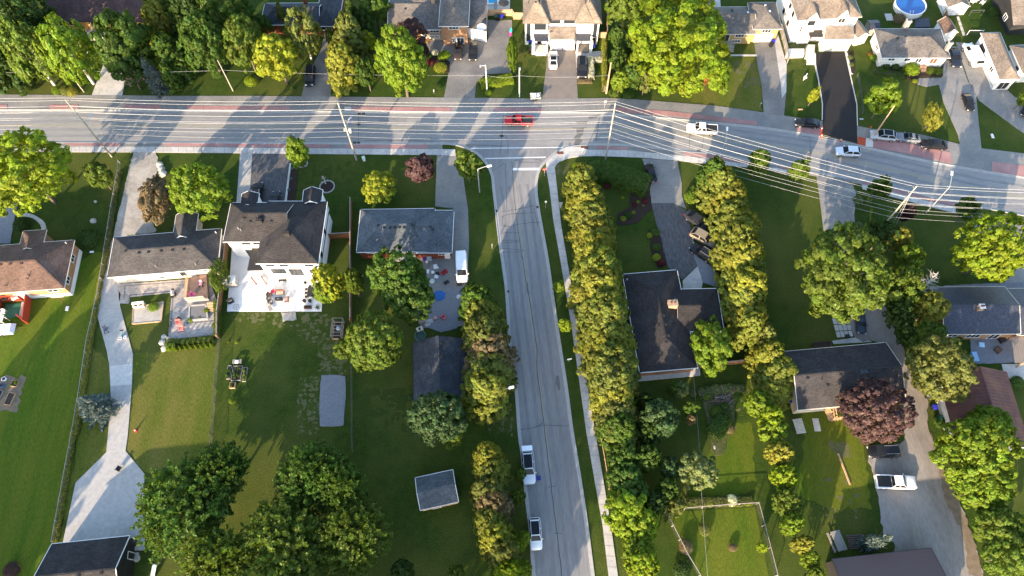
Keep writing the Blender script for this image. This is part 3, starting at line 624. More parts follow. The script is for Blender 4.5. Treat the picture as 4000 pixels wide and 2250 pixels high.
        s.b.append(dict(w=wv, u=u, v=Vector((-u.y, u.x, 0)), z=zb, zr=zt, fc=[f], ro=ro, wo=wo, d=b0, c=b1, b=t1, a=t0))
        return s
    def win(s, bi, side, t, zc, w, h, kind='window', frame='trim_white', n=2, glass='glass', door=None):
        """an opening on one wall of block bi: side S E N W, t = fraction from the wall's west / south end"""
        B = s.b[bi]; W_ = B['w']; p, q = {'S': (W_[0], W_[1]), 'E': (W_[1], W_[2]), 'N': (W_[3], W_[2]), 'W': (W_[0], W_[3])}[side]
        d = (q-p).normalized(); nrm = {'S': -B['v'], 'E': B['u'], 'N': B['v'], 'W': -B['u']}[side]; nrm = Vector((nrm.x, nrm.y, 0))
        rz = math.atan2(d.y, d.x)
        c = p.lerp(q, t)
        f = MB(); dep = .10
        o_ = nrm*.03
        for k in (-1, 1):
            e = c+d*(k*(w/2)); f.box((e.x+o_.x, e.y+o_.y, zc), (.09, dep, h+.09), rz)
            f.box((c.x+o_.x, c.y+o_.y, zc+k*h/2), (w-.09, dep-.004, .09), rz)
        if kind == 'window':
            for k in range(1, n):
                e = c+d*(w*(k/n-.5)); f.box((e.x+o_.x, e.y+o_.y, zc), (.06, dep-.02, h-.09), rz)
            fo = f.fin('window', MT[frame], s.root); B_ = MB()
            for k in range(n):
                e = c+d*(w*((k+.5)/n-.5)); pb = MB(); pb.box((e.x+nrm.x*.012, e.y+nrm.y*.012, zc), (w/n-.06, .05, h-.09), rz); pb.fin('pane', MT[glass], fo)
        elif kind == 'door':
            fo = f.fin('door', MT[frame], s.root)
            MB().box((c.x+nrm.x*.012, c.y+nrm.y*.012, zc), (w-.09, .05, h-.09), rz).fin('door_leaf', MT[door or 'door_brown'], fo)
            e = c+d*(w*.33)+nrm*.06; MB().box((e.x, e.y, zc-.05), (.05, .06, .16), rz).fin('handle', MT['galv'], fo)
        elif kind == 'garage':
            fo = f.fin('garage_door', MT[frame], s.root)
            for k in range(4):
                zz = zc-h/2+.05+(h-.1)*(k+.5)/4
                MB().box((c.x+nrm.x*.012, c.y+nrm.y*.012, zz), (w-.09, .05, (h-.1)/4-.025), rz).fin('door_panel', MT[door or 'trim_white'], fo)
            if n > 1:
                for k in range(n):
                    e = c-d*(w*.32); zz = zc-h/2+.05+(h-.1)*(4-k-.5)/4
                    MB().box((e.x+nrm.x*.03, e.y+nrm.y*.03, zz), (w*.22, .04, .18), rz).fin('pane', MT['glass'], fo)
        return s
    def on(s, bi, fr, x, y):
        """where the sight line of a survey reading meets the roof of block bi"""
        a, b, sc = FR[fr]; px, py = a+x/sc, b+y/sc
        d = CROT @ Vector(((px-2000)/CF, -(py-1125)/CF, -1.0)); o = Vector((0, 0, CH)); best = None
        for f in s.b[bi]['fc']:
            n = (f[1]-f[0]).cross(f[2]-f[0]).normalized(); den = d.dot(n)
            if abs(den) < 1e-6: continue
            t = (f[0]-o).dot(n)/den; p = o+d*t; ok = True
            for i in range(len(f)):
                if (f[(i+1) % len(f)]-f[i]).cross(p-f[i]).dot(n) < -.05: ok = False
            if ok and (best is None or p.z > best.z): best = p
        return best
    def vents(s, bi, fr, pts, name='roof_vent', m='black_plastic', sz=(.42, .42, .22)):
        for t in pts.split():
            x, y = map(float, t.split(',')); p = s.on(bi, fr, x, y)
            if p is None: continue
            b = MB(); rz = math.atan2(s.b[bi]['u'].y, s.b[bi]['u'].x)
            if name == 'vent_pipe': b.cyl((p.x, p.y, p.z-.2), .06, .75, 8)
            else:
                b.box((p.x, p.y, p.z), (sz[0]*.75, sz[1]*.75, sz[2]), rz); b.box((p.x, p.y, p.z+sz[2]*.6), (sz[0], sz[1], .07), rz)
            b.fin(name, MT[m], s.b[bi]['ro'])
        return s
    def chimney(s, bi, fr, x, y, w, d, h, m, capm='concrete'):
        p = s.on(bi, fr, x, y)
        if p is None: return s
        rz = math.atan2(s.b[bi]['u'].y, s.b[bi]['u'].x)
        p = p+Vector((0, 0, 0)); top = p.z+h
        c = MB().box((p.x, p.y, p.z-.6+(h+.6)/2), (w, d, h+.6), rz).fin('chimney', MT[m], s.b[bi]['ro'])
        b = MB(); b.box((p.x, p.y, top+.05), (w+.12, d+.12, .12), rz, 0); b.box((p.x-w*.2, p.y, top+.2), (.25, .25, .25), rz, 1); b.box((p.x+w*.2, p.y, top+.2), (.25, .25, .25), rz, 1)
        b.fin('chimney_cap', [MT[capm], MT['brick_red' if 'brick' in m else 'trim_dark']], s.b[bi]['ro']); return s
    def slab(s, fr, pts, z0, z1, m, name, trim=None):
        p = [G(fr, *t, z1) for t in pts]; s.start(p[0])
        MB().prism(p, z0, z1).fin(name, MT[m], s.root); return s
    def post(s, fr, x, y, z, w, m, name='post'):
        p = G(fr, x, y, 0); MB().box((p.x, p.y, z/2), (w, w, z)).fin(name, MT[m], s.root); return s
    def steps(s, fr, a, b, n, z, m='concrete', run=.3):
        """n treads going down southwards from the line a-b at height z"""
        p, q = G(fr, *a), G(fr, *b); u = (q-p).normalized(); v = Vector((u.y, -u.x, 0)); rz = math.atan2(u.y, u.x)
        for k in range(n):
            c = (p+q)/2+v*(run*(k+.5)); h = z*(n-k)/(n+1)
            MB().box((c.x, c.y, h/2), ((q-p).length, run-.01, h), rz).fin('step', MT[m], s.root)
        return s
# --- north side of the main road, west to east
H = House('bungalow', 'yellow brick bungalow under a dark red-brown roof behind the birches', 'house', 'shingle_redbrown', 'brick_yellow', 'trim_dark')
H.block('a0', (405, 200), (1395, 203), 3.5, depth=11.5, rise=2.5, hips='E', over=.5)
for t, z, w, h in ((.09, 2.4, 2.0, 1.0), (.25, 2.4, 2.0, 1.0), (.13, .7, 1.6, .6), (.27, .7, 1.6, .6)): H.win(0, 'S', t, z, w, h)
H.win(0, 'S', .45, 2.0, 1.0, 2.1, 'door', door='trim_dark').win(0, 'S', .53, 2.4, 1.4, 1.2).win(0, 'S', .79, 1.3, 2.9, 2.2, 'garage').win(0, 'S', .95, 1.3, 2.4, 2.2, 'garage')
H.slab('a0', [(815, 270), (1000, 262), (990, 345), (830, 360)], 0, .9, 'concrete', 'porch').steps('a0', (832, 320), (880, 320), 4, .9)
H = House('bungalow', 'red brick bungalow with dark hipped roof and brick chimney behind the yellow tree', 'house', 'shingle_slate', 'brick_red', 'trim_white')
H.block('b0', (40, 235), (600, 232), 3.0, A=(75, 30), rise=1.9, hips='W').block('b0', (553, 246), (776, 247), 3.1, depth=11, rise=2.1, hips='SN', axis='y')
H.chimney(0, 'b0', 45, 100, .8, .8, 1.6, 'brick_red').chimney(0, 'b0', 470, 32, .7, .6, 1.4, 'brick_red').win(1, 'S', .42, 2.2, 2.4, 1.1)
H.vents(1, 'b0', '668,62 664,88').vents(0, 'b0', '175,105')
H.slab('b0', [(640, 315), (725, 315), (725, 335), (650, 335)], 0, .6, 'concrete', 'porch')
H = House('bungalow', 'large grey-roofed house of stone and orange brick with white garage', 'house', 'shingle_taupe', 'brick_orange')
H.block('h3', (165, 560), (1240, 560), 3.3, depth=10.5, rise=2.0, hips='', over=.45).block('h3', (1125, 495), (1688, 496), 5.6, depth=12, rise=2.6, hips='SN', axis='y', over=.5)
H.shed('h3', ((1705, -60), (2050, -60)), ((1640, 520), (2030, 600)), 4.0, 3.1, wall='siding_white')
H.block('h3', (525, 185), (1200, 185), 4.6, depth=8, rise=1.6, hips='WE', wall='siding_white', z0=3)
H.win(0, 'S', .84, 2.55, 1.9, .9, n=3).win(0, 'S', .83, .95, 1.9, .7, n=2).win(1, 'S', .5, 4.75, 2.1, .8, n=3).win(1, 'S', .46, 1.35, .8, 1.3).win(1, 'S', .72, 1.3, 1.5, 1.5).win(2, 'S', .5, 1.2, 3.0, 2.2, 'garage').win(0, 'S', .62, 1.6, .9, 2.0, 'door', door='trim_white')
B = H.b[0]; p = B['w'][0].lerp(B['w'][1], .65); q = B['w'][1]; n_ = -B['v']*.05
MB().add([Vector((p.x, p.y, 0))+n_, Vector((q.x, q.y, 0))+n_, Vector((q.x, q.y, 1.9))+n_, Vector((p.x, p.y, 1.9))+n_], [(0, 1, 2, 3)]).fin('stone_facing', MT['stone_wall'], H.root)
H.vents(3, 'h3', '750,172 1085,172').vents(0, 'h3', '500,170 505,55').vents(2, 'h3', '2000,370').chimney(3, 'h3', 1030, 60, .8, .8, 1.3, 'brick_tan')
p = H.b[0]['w'][0]; c = MB(); c.lathe((p.x+.2, p.y+3.2, 4.2), [(0, 0), (.25, .03), (.42, .12), (.44, .16)], 12); c.cyl((p.x+.5, p.y+3.0, 3.3), .05, 1.2, 6); c.fin('satellite_dish', MT['trim_white'], H.b[0]['ro'])
p = H.b[2]['w'][1]; c = MB(); c.lathe((p.x-.9, p.y+.2, 3.6), [(0, 0), (.5, .08), (.9, .26), (.98, .36)], 16); c.cyl((p.x-.9, p.y+.2, 2.8), .07, .9, 6); c.fin('satellite_dish', MT['trim_white'], H.b[2]['ro'])
H = House('twin_house', 'white modern twin house with paired garage doors and tan roof', 'house', 'shingle_tan', 'stucco_white', 'shingle_ridge_tan')
H.block('h4', (262, 462), (2112, 462), 6.2, depth=12, rise=4.2, hips='WE', wall='stucco_white')
H.block('h4', (262, 548), (890, 548), 6.2, depth=9, rise=3.6, hips='S', axis='y').block('h4', (1485, 548), (2118, 548), 6.2, depth=9, rise=3.6, hips='S', axis='y')
H.block('h4', (445, 545), (892, 545), 6.25, depth=6, rise=2.9, hips='S', axis='y').block('h4', (1485, 530), (1935, 528), 6.3, depth=6, rise=2.9, hips='S', axis='y')
H.shed('h4', ((845, 648), (1502, 642)), ((925, 925), (1482, 925)), 4.3, 3.0, over=.15)
for bi in (3, 4): H.win(bi, 'S', .5, 5.0, 2.3, 1.7, frame='trim_dark', n=2)
H.win(0, 'S', .40, 5.4, 2.2, 1.1, frame='trim_dark', n=2).win(0, 'S', .60, 5.4, 2.2, 1.1, frame='trim_dark', n=2)
H.win(1, 'S', .16, 3.4, .7, 4.6, frame='trim_dark', n=1).win(2, 'S', .84, 3.6, .7, 4.2, frame='trim_dark', n=1).win(2, 'S', .84, 1.1, .9, 2.0, 'door', door='trim_dark')
H.win(5, 'S', .26, 1.25, 2.6, 2.3, 'garage', n=4).win(5, 'S', .75, 1.25, 2.6, 2.3, 'garage', n=4)
H.slab('h4', [(495, 785), (830, 785), (870, 960), (540, 960)], 2.85, 3.05, 'slate_metal', 'canopy').slab('h4', [(1515, 782), (1852, 782), (1858, 955), (1515, 955)], 2.85, 3.05, 'slate_metal', 'canopy')
for x, y in ((500, 1265), (1850, 1225), (1530, 1225), (815, 1265)): H.post('h4', x, y, 3.0, .55 if x < 600 or x > 1800 else .3, 'stucco_white', 'pillar')
H.slab('h4', [(530, 1060), (825, 1060), (805, 1250), (535, 1250)], 0, .55, 'concrete_new', 'porch').slab('h4', [(1535, 1050), (1815, 1050), (1800, 1215), (1545, 1215)], 0, .5, 'brown_asphalt', 'porch')
H.steps('h4', (560, 1250), (805, 1250), 2, .5, 'concrete_new', .4).steps('h4', (1500, 1215), (1650, 1215), 2, .45, 'concrete_new', .4)
for k, (x, y) in enumerate(((1000, 960), (1380, 960))): pass
H.vents(1, 'h4', '560,45').vents(2, 'h4', '1820,60 1975,15', 'vent_pipe').vents(1, 'h4', '390,75', 'vent_pipe').win(3, 'S', .5, 1.1, 1.0, 2.0, 'door', door='trim_dark')
H = House('bungalow', 'yellow brick bungalow with grey hipped roof beside the giant bright maple', 'house', 'shingle_taupe', 'brick_yellow', 'trim_cream')
H.block('h5', (255, 492), (930, 488), 3.1, A=(180, 100), Rg=(640, 200), hips='W').block('h5', (890, 420), (1306, 415), 3.9, A=(820, 36), Rg=(1095, 150), hips='SN', axis='y')
H.win(0, 'S', .42, 1.6, .95, 2.0, 'door', door='trim_dark').win(0, 'S', .70, 2.3, 1.8, .8, n=3).win(0, 'S', .66, .8, 1.8, .7, n=3).win(1, 'S', .52, 3.0, 1.9, .8, n=3).win(1, 'S', .5, 1.1, 3.6, 2.1, 'garage')
H.vents(0, 'h5', '585,160', sz=(.5, .5, .35)).vents(0, 'h5', '815,180', 'roof_vent', 'trim_white', (.4, .4, .12)).vents(1, 'h5', '1068,82 1125,163', 'roof_vent', 'trim_white', (.45, .45, .12))
H.slab('h5', [(470, 580), (610, 575), (605, 690), (460, 690)], 0, .9, 'wood_grey', 'porch').steps('h5', (478, 690), (600, 690), 4, .9, 'wood_grey')
for x, y in ((450, 690), (610, 690)): H.post('h5', x, y, 1.9, .1, 'wood_grey', 'rail_post')
H = House('two_storey_house', 'tall white house with tan roof above the fresh black driveway', 'house', 'shingle_tan', 'stucco_white', 'trim_cream')
H.block('h5', (1530, 295), (2455, 241), 6.4, depth=12.5, rise=3.8, hips='WE')
H.block('h5', (1655, 300), (1850, 290), 6.45, depth=4, rise=2.0, hips='N', axis='y', over=.2).block('h5', (2100, 262), (2280, 252), 6.45, depth=4, rise=2.0, hips='N', axis='y', over=.2)
H.shed('h5', ((1935, 382), (2330, 376)), ((1912, 566), (2345, 563)), 4.6, 3.3, over=.15)
H.win(1, 'S', .5, 5.6, 1.4, 1.1, frame='trim_dark', n=2).win(2, 'S', .5, 5.6, 1.4, 1.1, frame='trim_cream', n=2).win(0, 'S', .15, 3.6, 1.5, 1.5, frame='trim_cream', n=2)
H.win(3, 'S', .28, 1.25, 2.7, 2.2, 'garage', 'trim_white', n=3, door='trim_cream').win(3, 'S', .74, 1.25, 2.7, 2.2, 'garage', 'trim_white', n=3, door='trim_cream').win(0, 'S', .33, 1.6, 1.0, 2.1, 'door', door='door_red')
for t, z in ((.25, 5.0), (.45, 5.0), (.3, 2.0), (.6, 2.0), (.75, 5.0)): H.win(0, 'W', t, z, .8, 1.2, frame='trim_dark', n=1)
H.slab('h5', [(1690, 436), (1880, 432), (1897, 518), (1708, 522)], 2.9, 3.2, 'dark_membrane', 'canopy').slab('h5', [(1385, 700), (1625, 700), (1625, 780), (1375, 788)], 0, 1.0, 'stucco_white', 'porch')
H.slab('h5', [(1665, 640), (1780, 640), (1770, 800), (1650, 800)], 0, 1.0, 'concrete_new', 'porch').steps('h5', (1655, 805), (1770, 805), 4, 1.0, 'concrete_new', .4)
rl = MB()
for a_, b_ in (((1420, 690), (1620, 690)), ((1650, 690), (1680, 640)), ((1790, 690), (1800, 640))):
    p, q = G('h5', *a_, 1.0), G('h5', *b_, 1.0)
    for z in (1.25, 1.6, 1.95): rl.beam((p.x, p.y, z), (q.x, q.y, z), .04, .04)
    for t in (0, .5, 1): e = p.lerp(q, t); rl.box((e.x, e.y, 1.5), (.06, .06, 1.0))
rl.fin('railing', MT['trim_dark'], H.root)
H = House('bungalow', 'white bungalow with grey hipped roof, wooden steps and round yellow bush', 'house', 'shingle_taupe', 'siding_white')
H.block('h7', (255, 880), (1297, 882), 3.0, A=(122, 437), Rg=(760, 572), hips='WE')
for t, z, w, h, n in ((.15, 2.2, 1.3, .7, 2), (.40, 2.2, 1.3, .9, 2), (.58, 2.0, 1.2, 1.2, 2)): H.win(0, 'S', t, z, w, h, n=n)
H.win(0, 'S', .70, 1.5, 1.0, 2.0, 'door', door='trim_white').win(0, 'S', .82, 1.8, 1.4, 1.5, glass='door_brown').win(0, 'W', .5, 1.9, 1.2, 1.2)
H.vents(0, 'h7', '490,590 610,558 745,548 880,552').chimney(0, 'h7', 1225, 760, .7, .6, 2.0, 'stone_wall').chimney(0, 'h7', 590, 440, .9, .8, 2.2, 'stone_wall')
H.slab('h7', [(840, 970), (930, 970), (930, 1010), (835, 1010)], 0, .9, 'wood_deck', 'porch').steps('h7', (820, 1020), (905, 1020), 5, .9, 'wood_deck')
H = House('bungalow', 'white house with brown hipped roof and open porch at the right edge', 'house', 'shingle_tan', 'siding_white')
H.block('h7', (2045, 1212), (2350, 1207), 3.3, A=(1800, 497), rise=1.6, hips='SN', axis='y', over=.35).block('h7', (2400, 1120), (2900, 1100), 3.0, A=(2255, 690), rise=2.0, hips='WE')
H.win(0, 'W', .78, 1.4, 2.6, 2.2, 'garage', door='trim_dark').win(0, 'W', .3, 2.0, 1.2, 1.0).win(0, 'S', .5, 1.2, 2.0, 2.0, glass='trim_dark')
H.win(1, 'S', .3, 1.6, 1.4, 1.2).win(1, 'W', .3, 1.5, 1.0, 1.1, frame='trim_dark')
H = House('bungalow', 'brown-roofed house in the top right corner behind the plank deck', 'house', 'shingle_tan', 'siding_black', 'trim_dark')
H.block('h7', (2250, 385), (2800, 375), 3.0, depth=12, rise=2.2, hips='')
H.win(0, 'W', .3, 1.6, 1.2, 1.2)
for lab, fr, D, C, kw, wl_, rf in (('white garden shed with brown roof behind the round pool', 'h7', (1258, 112), (1598, 96), dict(depth=4.5, rise=1.2), 'siding_white', 'shingle_tan'),
        ('narrow white shed with brown roof beside the hedge and stepping stones', 'h7', (1215, 522), (1415, 492), dict(A=(1160, 315), rise=1.1), 'siding_white', 'shingle_brown'),
        ('small white shed with a star on its gable beside the tall white house', 'h5', (2395, 548), (2570, 500), dict(depth=4.0, rise=1.0), 'siding_white', 'shingle_tan')):
    H = House('garden_shed', lab, 'shed', rf, wl_, 'trim_cream', .15); H.block(fr, D, C, 2.4, hips='', axis='y', **kw); H.win(0, 'S', .5, 1.0, .9, 1.8, 'door', door='trim_white')
    if 'star' in lab:
        c = H.b[0]['w'][0].lerp(H.b[0]['w'][1], .5)-H.b[0]['v']*.06; b_ = MB(); u_ = H.b[0]['u']
        pts = [c+u_*(.3*(1 if k % 2 == 0 else .42)*math.sin(k*math.pi/5))+Vector((0, 0, 2.45+.3*(1 if k % 2 == 0 else .42)*math.cos(k*math.pi/5))) for k in range(10)]
        b_.add(pts+[c+Vector((0, 0, 2.45))], [(k, (k+1) % 10, 10) for k in range(10)]); b_.fin('star', MT['trim_dark'], H.root)
H = House('utility_shed', 'low grey flat-topped shed beside the pool lawn', 'shed', 'slate_metal', 'wood_grey', 'trim_dark', .1)
H.block('h7', (75, 440), (235, 435), 2.0, depth=2.5, rise=.4, hips='', axis='x', over=.1)
# --- south side
H = House('bungalow', 'brown-roofed orange brick bungalow with the red deck at the left edge', 'house', 'shingle_brown', 'brick_orange', 'trim_cream')
H.block('a1', (-700, 1488), (605, 1390), 3.5, A=(-560, 1028), Rg=(100, 1155), hips='WE').block('a1', (168, 1045), (392, 1030), 3.5, depth=4.2, rise=1.1, hips='N', axis='y')
for t in (.2, .7): H.win(0, 'E', t, 2.4, 1.4, 1.0)
H.win(0, 'E', .35, .7, 1.1, .6).win(0, 'S', .9, 2.4, 1.8, 1.1, n=2).win(0, 'S', .66, 1.7, 1.9, 2.1, 'door', door='trim_white')
B = H.b[0]; q = B['w']; n_ = .04
fb = MB(); 
for i, j in ((0, 1), (1, 2)):
    o_ = (-B['v'] if i == 0 else B['u'])*n_; p, r = q[i], q[j]
    fb.add([Vector((p.x, p.y, 0))+o_, Vector((r.x, r.y, 0))+o_, Vector((r.x, r.y, 1.1))+o_, Vector((p.x, p.y, 1.1))+o_], [(0, 1, 2, 3)])
fb.fin('foundation', MT['stucco_white'], H.root)
H.vents(0, 'a1', '5,1170 98,1162 203,1160', m='shingle_redbrown').vents(0, 'a1', '265,1305 65,1370 275,1270', 'vent_pipe').vents(0, 'a1', '630,970', 'vent_pipe', 'trim_white')
H = House('bungalow', 'long grey-roofed cream bungalow with front gable and paver patio', 'house', 'shingle_grey', 'siding_cream')
H.block('a1', (1008, 1290), (2052, 1203), 3.1, A=(1072, 910), Rg=(1500, 1012), hips='WE').block('a1', (1625, 940), (1838, 925), 3.1, A=(1652, 702), Rg=(1715, 790), hips='', axis='y', over=.3)
for t, z, w, h in ((.14, 2.2, 1.3, .7), (.33, 2.2, 1.6, .7), (.44, .9, 1.2, .6), (.66, 1.7, 1.2, 1.9), (.87, 2.2, 1.2, .9)): H.win(0, 'S', t, z, w, h, frame='trim_white', n=1 if w < 1.25 else 2)
H.win(0, 'S', .74, 1.5, .95, 2.0, 'door', door='trim_white').win(1, 'N', .5, 1.6, 1.6, 1.2)
H.vents(0, 'a1', '1190,1040 1312,1058 1402,1050 1522,1040 1628,1032 1735,1024').vents(0, 'a1', '1475,1190 1850,1172', 'vent_pipe', 'galv').vents(0, 'a1', '2040,870', 'vent_pipe', 'trim_white')
H = House('two_storey_house', 'white modern two-storey house with charcoal hipped roof and slab patio', 'house', 'shingle_charcoal', 'stucco_white')
H.block('h13', (430, 840), (1140, 841), 6.1, A=(545, 133), Rg=(808, 440), hips='SN', axis='y', gut='SEN').block('h13', (60, 593), (800, 592), 6.1, A=(155, 150), rise=2.9, hips='W', gut='WNS')
H.block('h13', (250, 200), (448, 195), 6.0, depth=2.8, rise=.9, hips='', axis='y', over=.2).block('h13', (955, 170), (1172, 165), 6.0, depth=3, rise=1.1, hips='', axis='y', over=.2)
for t, z, w, h, n in ((.16, 5.0, 1.4, .9, 2), (.40, 5.0, 1.4, .9, 2), (.84, 5.0, 1.4, .9, 2), (.25, 2.7, 2.4, 1.5, 3), (.55, 2.3, 2.2, 2.2, 2), (.87, 2.6, 1.4, 1.1, 2)): H.win(0, 'S', t, z, w, h, frame='trim_dark', n=n)
for t, z, w, h in ((.3, 5.0, 1.4, .9), (.48, 5.0, 1.3, .9), (.33, 1.4, 2.4, 2.3)): H.win(1, 'S', t, z, w, h, frame='trim_dark')
for t, z, w, h in ((.22, 3.9, .8, 1.2), (.62, 3.6, .7, 1.4)): H.win(0, 'E', t, z, w, h, frame='trim_dark', n=1)
be = MB(); B = H.b[0]; p, q = B['w'][1], B['w'][2]; o_ = B['u']*.05
be.beam(p+o_+Vector((0, 0, 3.2)), q+o_+Vector((0, 0, 3.2)), .06, .22); be.fin('wall_band', MT['trim_dark'], H.root)
H.slab('h13', [(385, 662), (480, 655), (520, 908), (335, 912)], 3.0, 3.28, 'dark_membrane', 'canopy')
for x, y in ((440, 1078), (557, 1078)): H.post('h13', x, y, 3.0, .16, 'door_brown')
for x, y in ((395, 662), (345, 912)): pass
H.steps('h13', (470, 1010), (560, 1010), 4, .7, 'white_slab', .32)
H.vents(0, 'h13', '852,395 845,470', m='shingle_charcoal').vents(1, 'h13', '303,325 372,360 608,358').vents(0, 'h13', '555,632 1143,322 1043,765', 'vent_pipe', 'black_plastic').vents(1, 'h13', '238,450 265,465', 'vent_pipe', 'galv')
H.chimney(1, 'h13', 482, 365, .9, .6, .7, 'shingle_dark', 'shingle_dark').chimney(0, 'h13', 793, 505, .9, .7, .7, 'shingle_dark', 'shingle_dark')
H = House('bungalow', 'blue-grey roofed red brick bungalow beside the gravel side driveway', 'house', 'shingle_bluegrey', 'brick_red')
H.block('b1', (948, 1052), (1672, 1042), 3.0, A=(980, 648), Rg=(1300, 795), hips='WE').block('b1', (1500, 1056), (1848, 1056), 2.92, A=(1505, 656), Rg=(1700, 812), hips='E', gut='ENS')
H.win(0, 'S', .15, 2.3, 1.4, .8).win(0, 'S', .5, 2.3, 1.4, .8).win(0, 'S', .72, 1.3, .95, 2.0, 'door', door='trim_white').win(1, 'S', .74, 2.0, 1.2, 1.1, frame='trim_white').win(1, 'S', .9, 1.2, .9, 2.0, 'door', door='trim_white')
H.vents(0, 'b1', '1152,800 1207,820 1267,820 1309,819 1354,819 1398,818 1478,795').vents(1, 'b1', '1647,812 1667,840').vents(0, 'b1', '1312,942 1487,1003', 'vent_pipe').vents(1, 'b1', '1705,985', 'vent_pipe')
H.slab('b1', [(1285, 1055), (1480, 1050), (1480, 1135), (1280, 1135)], 2.3, 2.42, 'paver', 'porch_roof')
for x, y in ((1285, 1180), (1480, 1180)): H.post('b1', x, y, 2.3, .12, 'trim_white')
H = House('detached_garage', 'dark grey gabled garage beside the roadside hedge of conifers', 'garage', 'shingle_slate', 'brick_tan', 'trim_dark')
H.block('b2', (1490, 1140), (2000, 1102), 2.7, A=(1480, 572), Rg=(1735, 800), hips='', axis='y', over=.3)
H.vents(0, 'b2', '1746,587 1751,715 1758,878 1762,1010').win(0, 'S', .25, 1.2, 1.4, 1.4, frame='wood_light').win(0, 'S', .8, 1.1, 1.0, 2.0, 'door', door='wood_light').win(0, 'N', .45, 1.2, 3, 2.1, 'garage')
H = House('garden_shed', 'small blue-grey roofed shed standing alone on the dark lawn', 'shed', 'shingle_bluegrey', 'wood_light', 'trim_white', .2)
H.block('b3', (1550, 828), (1910, 748), 2.3, A=(1510, 522), Rg=(1712, 635), hips='')
H.win(0, 'S', .4, 1.0, 1.2, 1.8, 'door', door='wood_light')
H = House('bungalow', 'dark brown roofed L-shaped bungalow with big chimney between the conifer rows', 'house', 'shingle_dark', 'brick_orange')
H.block('h17', (345, 1262), (1000, 1206), 3.1, A=(160, 148), Rg=(592, 700), hips='SN', axis='y').block('h17', (780, 800), (1298, 790), 3.05, A=(690, 320), Rg=(900, 520), hips='E', gut='ENS')
H.win(0, 'S', .2, 2.2, 1.5, .8).win(0, 'S', .62, 2.2, 1.5, .8).win(0, 'E', .3, 1.5, 1.6, 2.0, frame='trim_white')
H.vents(0, 'h17', '488,412 615,620 637,722 668,845 640,922 518,688 560,735', m='shingle_dark').chimney(0, 'h17', 708, 505, 1.5, 1.0, 1.1, 'brick_tan', 'brick_tan').vents(0, 'h17', '198,215', 'vent_pipe', 'trim_white')
H = House('bungalow', 'dark gabled bungalow with a pale wooden stair by the big purple maple', 'house', 'shingle_mid', 'siding_cream', 'trim_cream', .35)
H.block('d2', (282, 1212), (1300, 1120), 3.2, A=(203, 655), Rg=(700, 848), hips='')
H.vents(0, 'd2', '372,910 685,878 563,978 728,972 1058,940 1095,845').vents(0, 'd2', '503,925', 'vent_pipe').vents(0, 'd2', '903,845', 'skylight', 'glass', (1.3, .8, .16))
H.win(0, 'S', .2, 2.0, 1.4, 1.0).win(0, 'S', .6, 2.0, 1.4, 1.0).win(0, 'W', .5, 1.8, 1.2, 1.2)
p, q = G('d2', 560, 1195, 1.4), G('d2', 605, 1315, 0); st = MB()
for k in range(8):
    e = p.lerp(q, (k+.5)/8); MB().box((e.x, e.y, 1.4*(8-k)/9), (1.1, .3, .06), -.1).fin('step', MT['wood_light'], H.root)
for a_, b_ in (((550, 1190), (592, 1318)), ((575, 1190), (615, 1300)), ((600, 1318), (705, 1298))):
    r_, t_ = G('d2', *a_), G('d2', *b_)
    for z in (1.0, 1.9): st.beam((r_.x, r_.y, z+.5 if a_[0] < 600 else z), (t_.x, t_.y, z-.2), .09, .07)
    for k in range(5): e = r_.lerp(t_, k/4); st.box((e.x, e.y, .9), (.09, .09, 1.8))
st.fin('railing', MT['wood_light'], H.root)
H = House('bungalow', 'long slate-blue roofed bungalow at the right edge with a small white chimney', 'house', 'slate_metal', 'brick_orange', 'trim_cream', .35)
H.block('h19', (285, 467), (905, 463), 3.1, A=(190, 86), Rg=(600, 248), hips='').block('h19', (880, 475), (1250, 470), 2.9, A=(800, 98), rise=1.7, hips='E')
H.chimney(0, 'h19', 567, 262, .8, .7, 1.0, 'brick_tan', 'trim_white').win(0, 'S', .15, 1.8, 1.6, 1.0).win(0, 'S', .45, 1.6, 2.2, 1.4, n=3).win(0, 'S', .75, 1.3, 1.6, 2.0)
for k in range(7):
    pr = MB(); f = [G('h19', 828+k*15, 490, 2.6), G('h19', 841+k*15, 490, 2.6), G('h19', 872+k*15, 700, 2.3), G('h19', 859+k*15, 700, 2.3)]
    pr.add(f+[p-Vector((0, 0, .04)) for p in f], [(3, 2, 1, 0), (4, 5, 6, 7), (0, 1, 5, 4), (1, 2, 6, 5), (2, 3, 7, 6), (3, 0, 4, 7)]); pr.fin('porch_roof_panel', MT['brown_asphalt'], H.root)
for x, y in ((812, 480), (865, 735)): H.post('h19', x, y, 2.4, .2, 'wood_light')
H = House('metal_barn', 'rusty red metal-roofed outbuilding half hidden by trees', 'barn', 'rust_metal', 'siding_white', 'rust_metal', .2)
H.block('h19', (400, 1385), (985, 1383), 2.8, A=(170, 775), Rg=(565, 1000), hips='', axis='y')
for B in H.b[:1]:
    for k in range(22):
        t = (k+.5)/22
        for e0, e1, r0, r1 in ((B['d'], B['a'], B['r1'], B['r2']), (B['c'], B['b'], B['r1'], B['r2'])):
            a_ = e0.lerp(e1, t); a_ = Vector((a_.x, a_.y, 2.8)); b_ = r0.lerp(r1, t)
            MB().beam(a_+Vector((0, 0, .03)), b_+Vector((0, 0, .03)), .07, .06).fin('roof_rib', MT['rust_metal'], B['ro'])
H = House('metal_barn', 'plain brown metal-roofed building at the bottom edge by the gravel lot', 'barn', 'brown_metal', 'siding_black', 'trim_dark', .2)
H.block('d3', (605, 1290), (1540, 1186), 3.2, depth=12, rise=2.0, hips='', ab=True)
H = House('detached_garage', 'black-walled gabled garage at the foot of the concrete pad', 'garage', 'shingle_charcoal', 'siding_black', 'trim_white', .3)
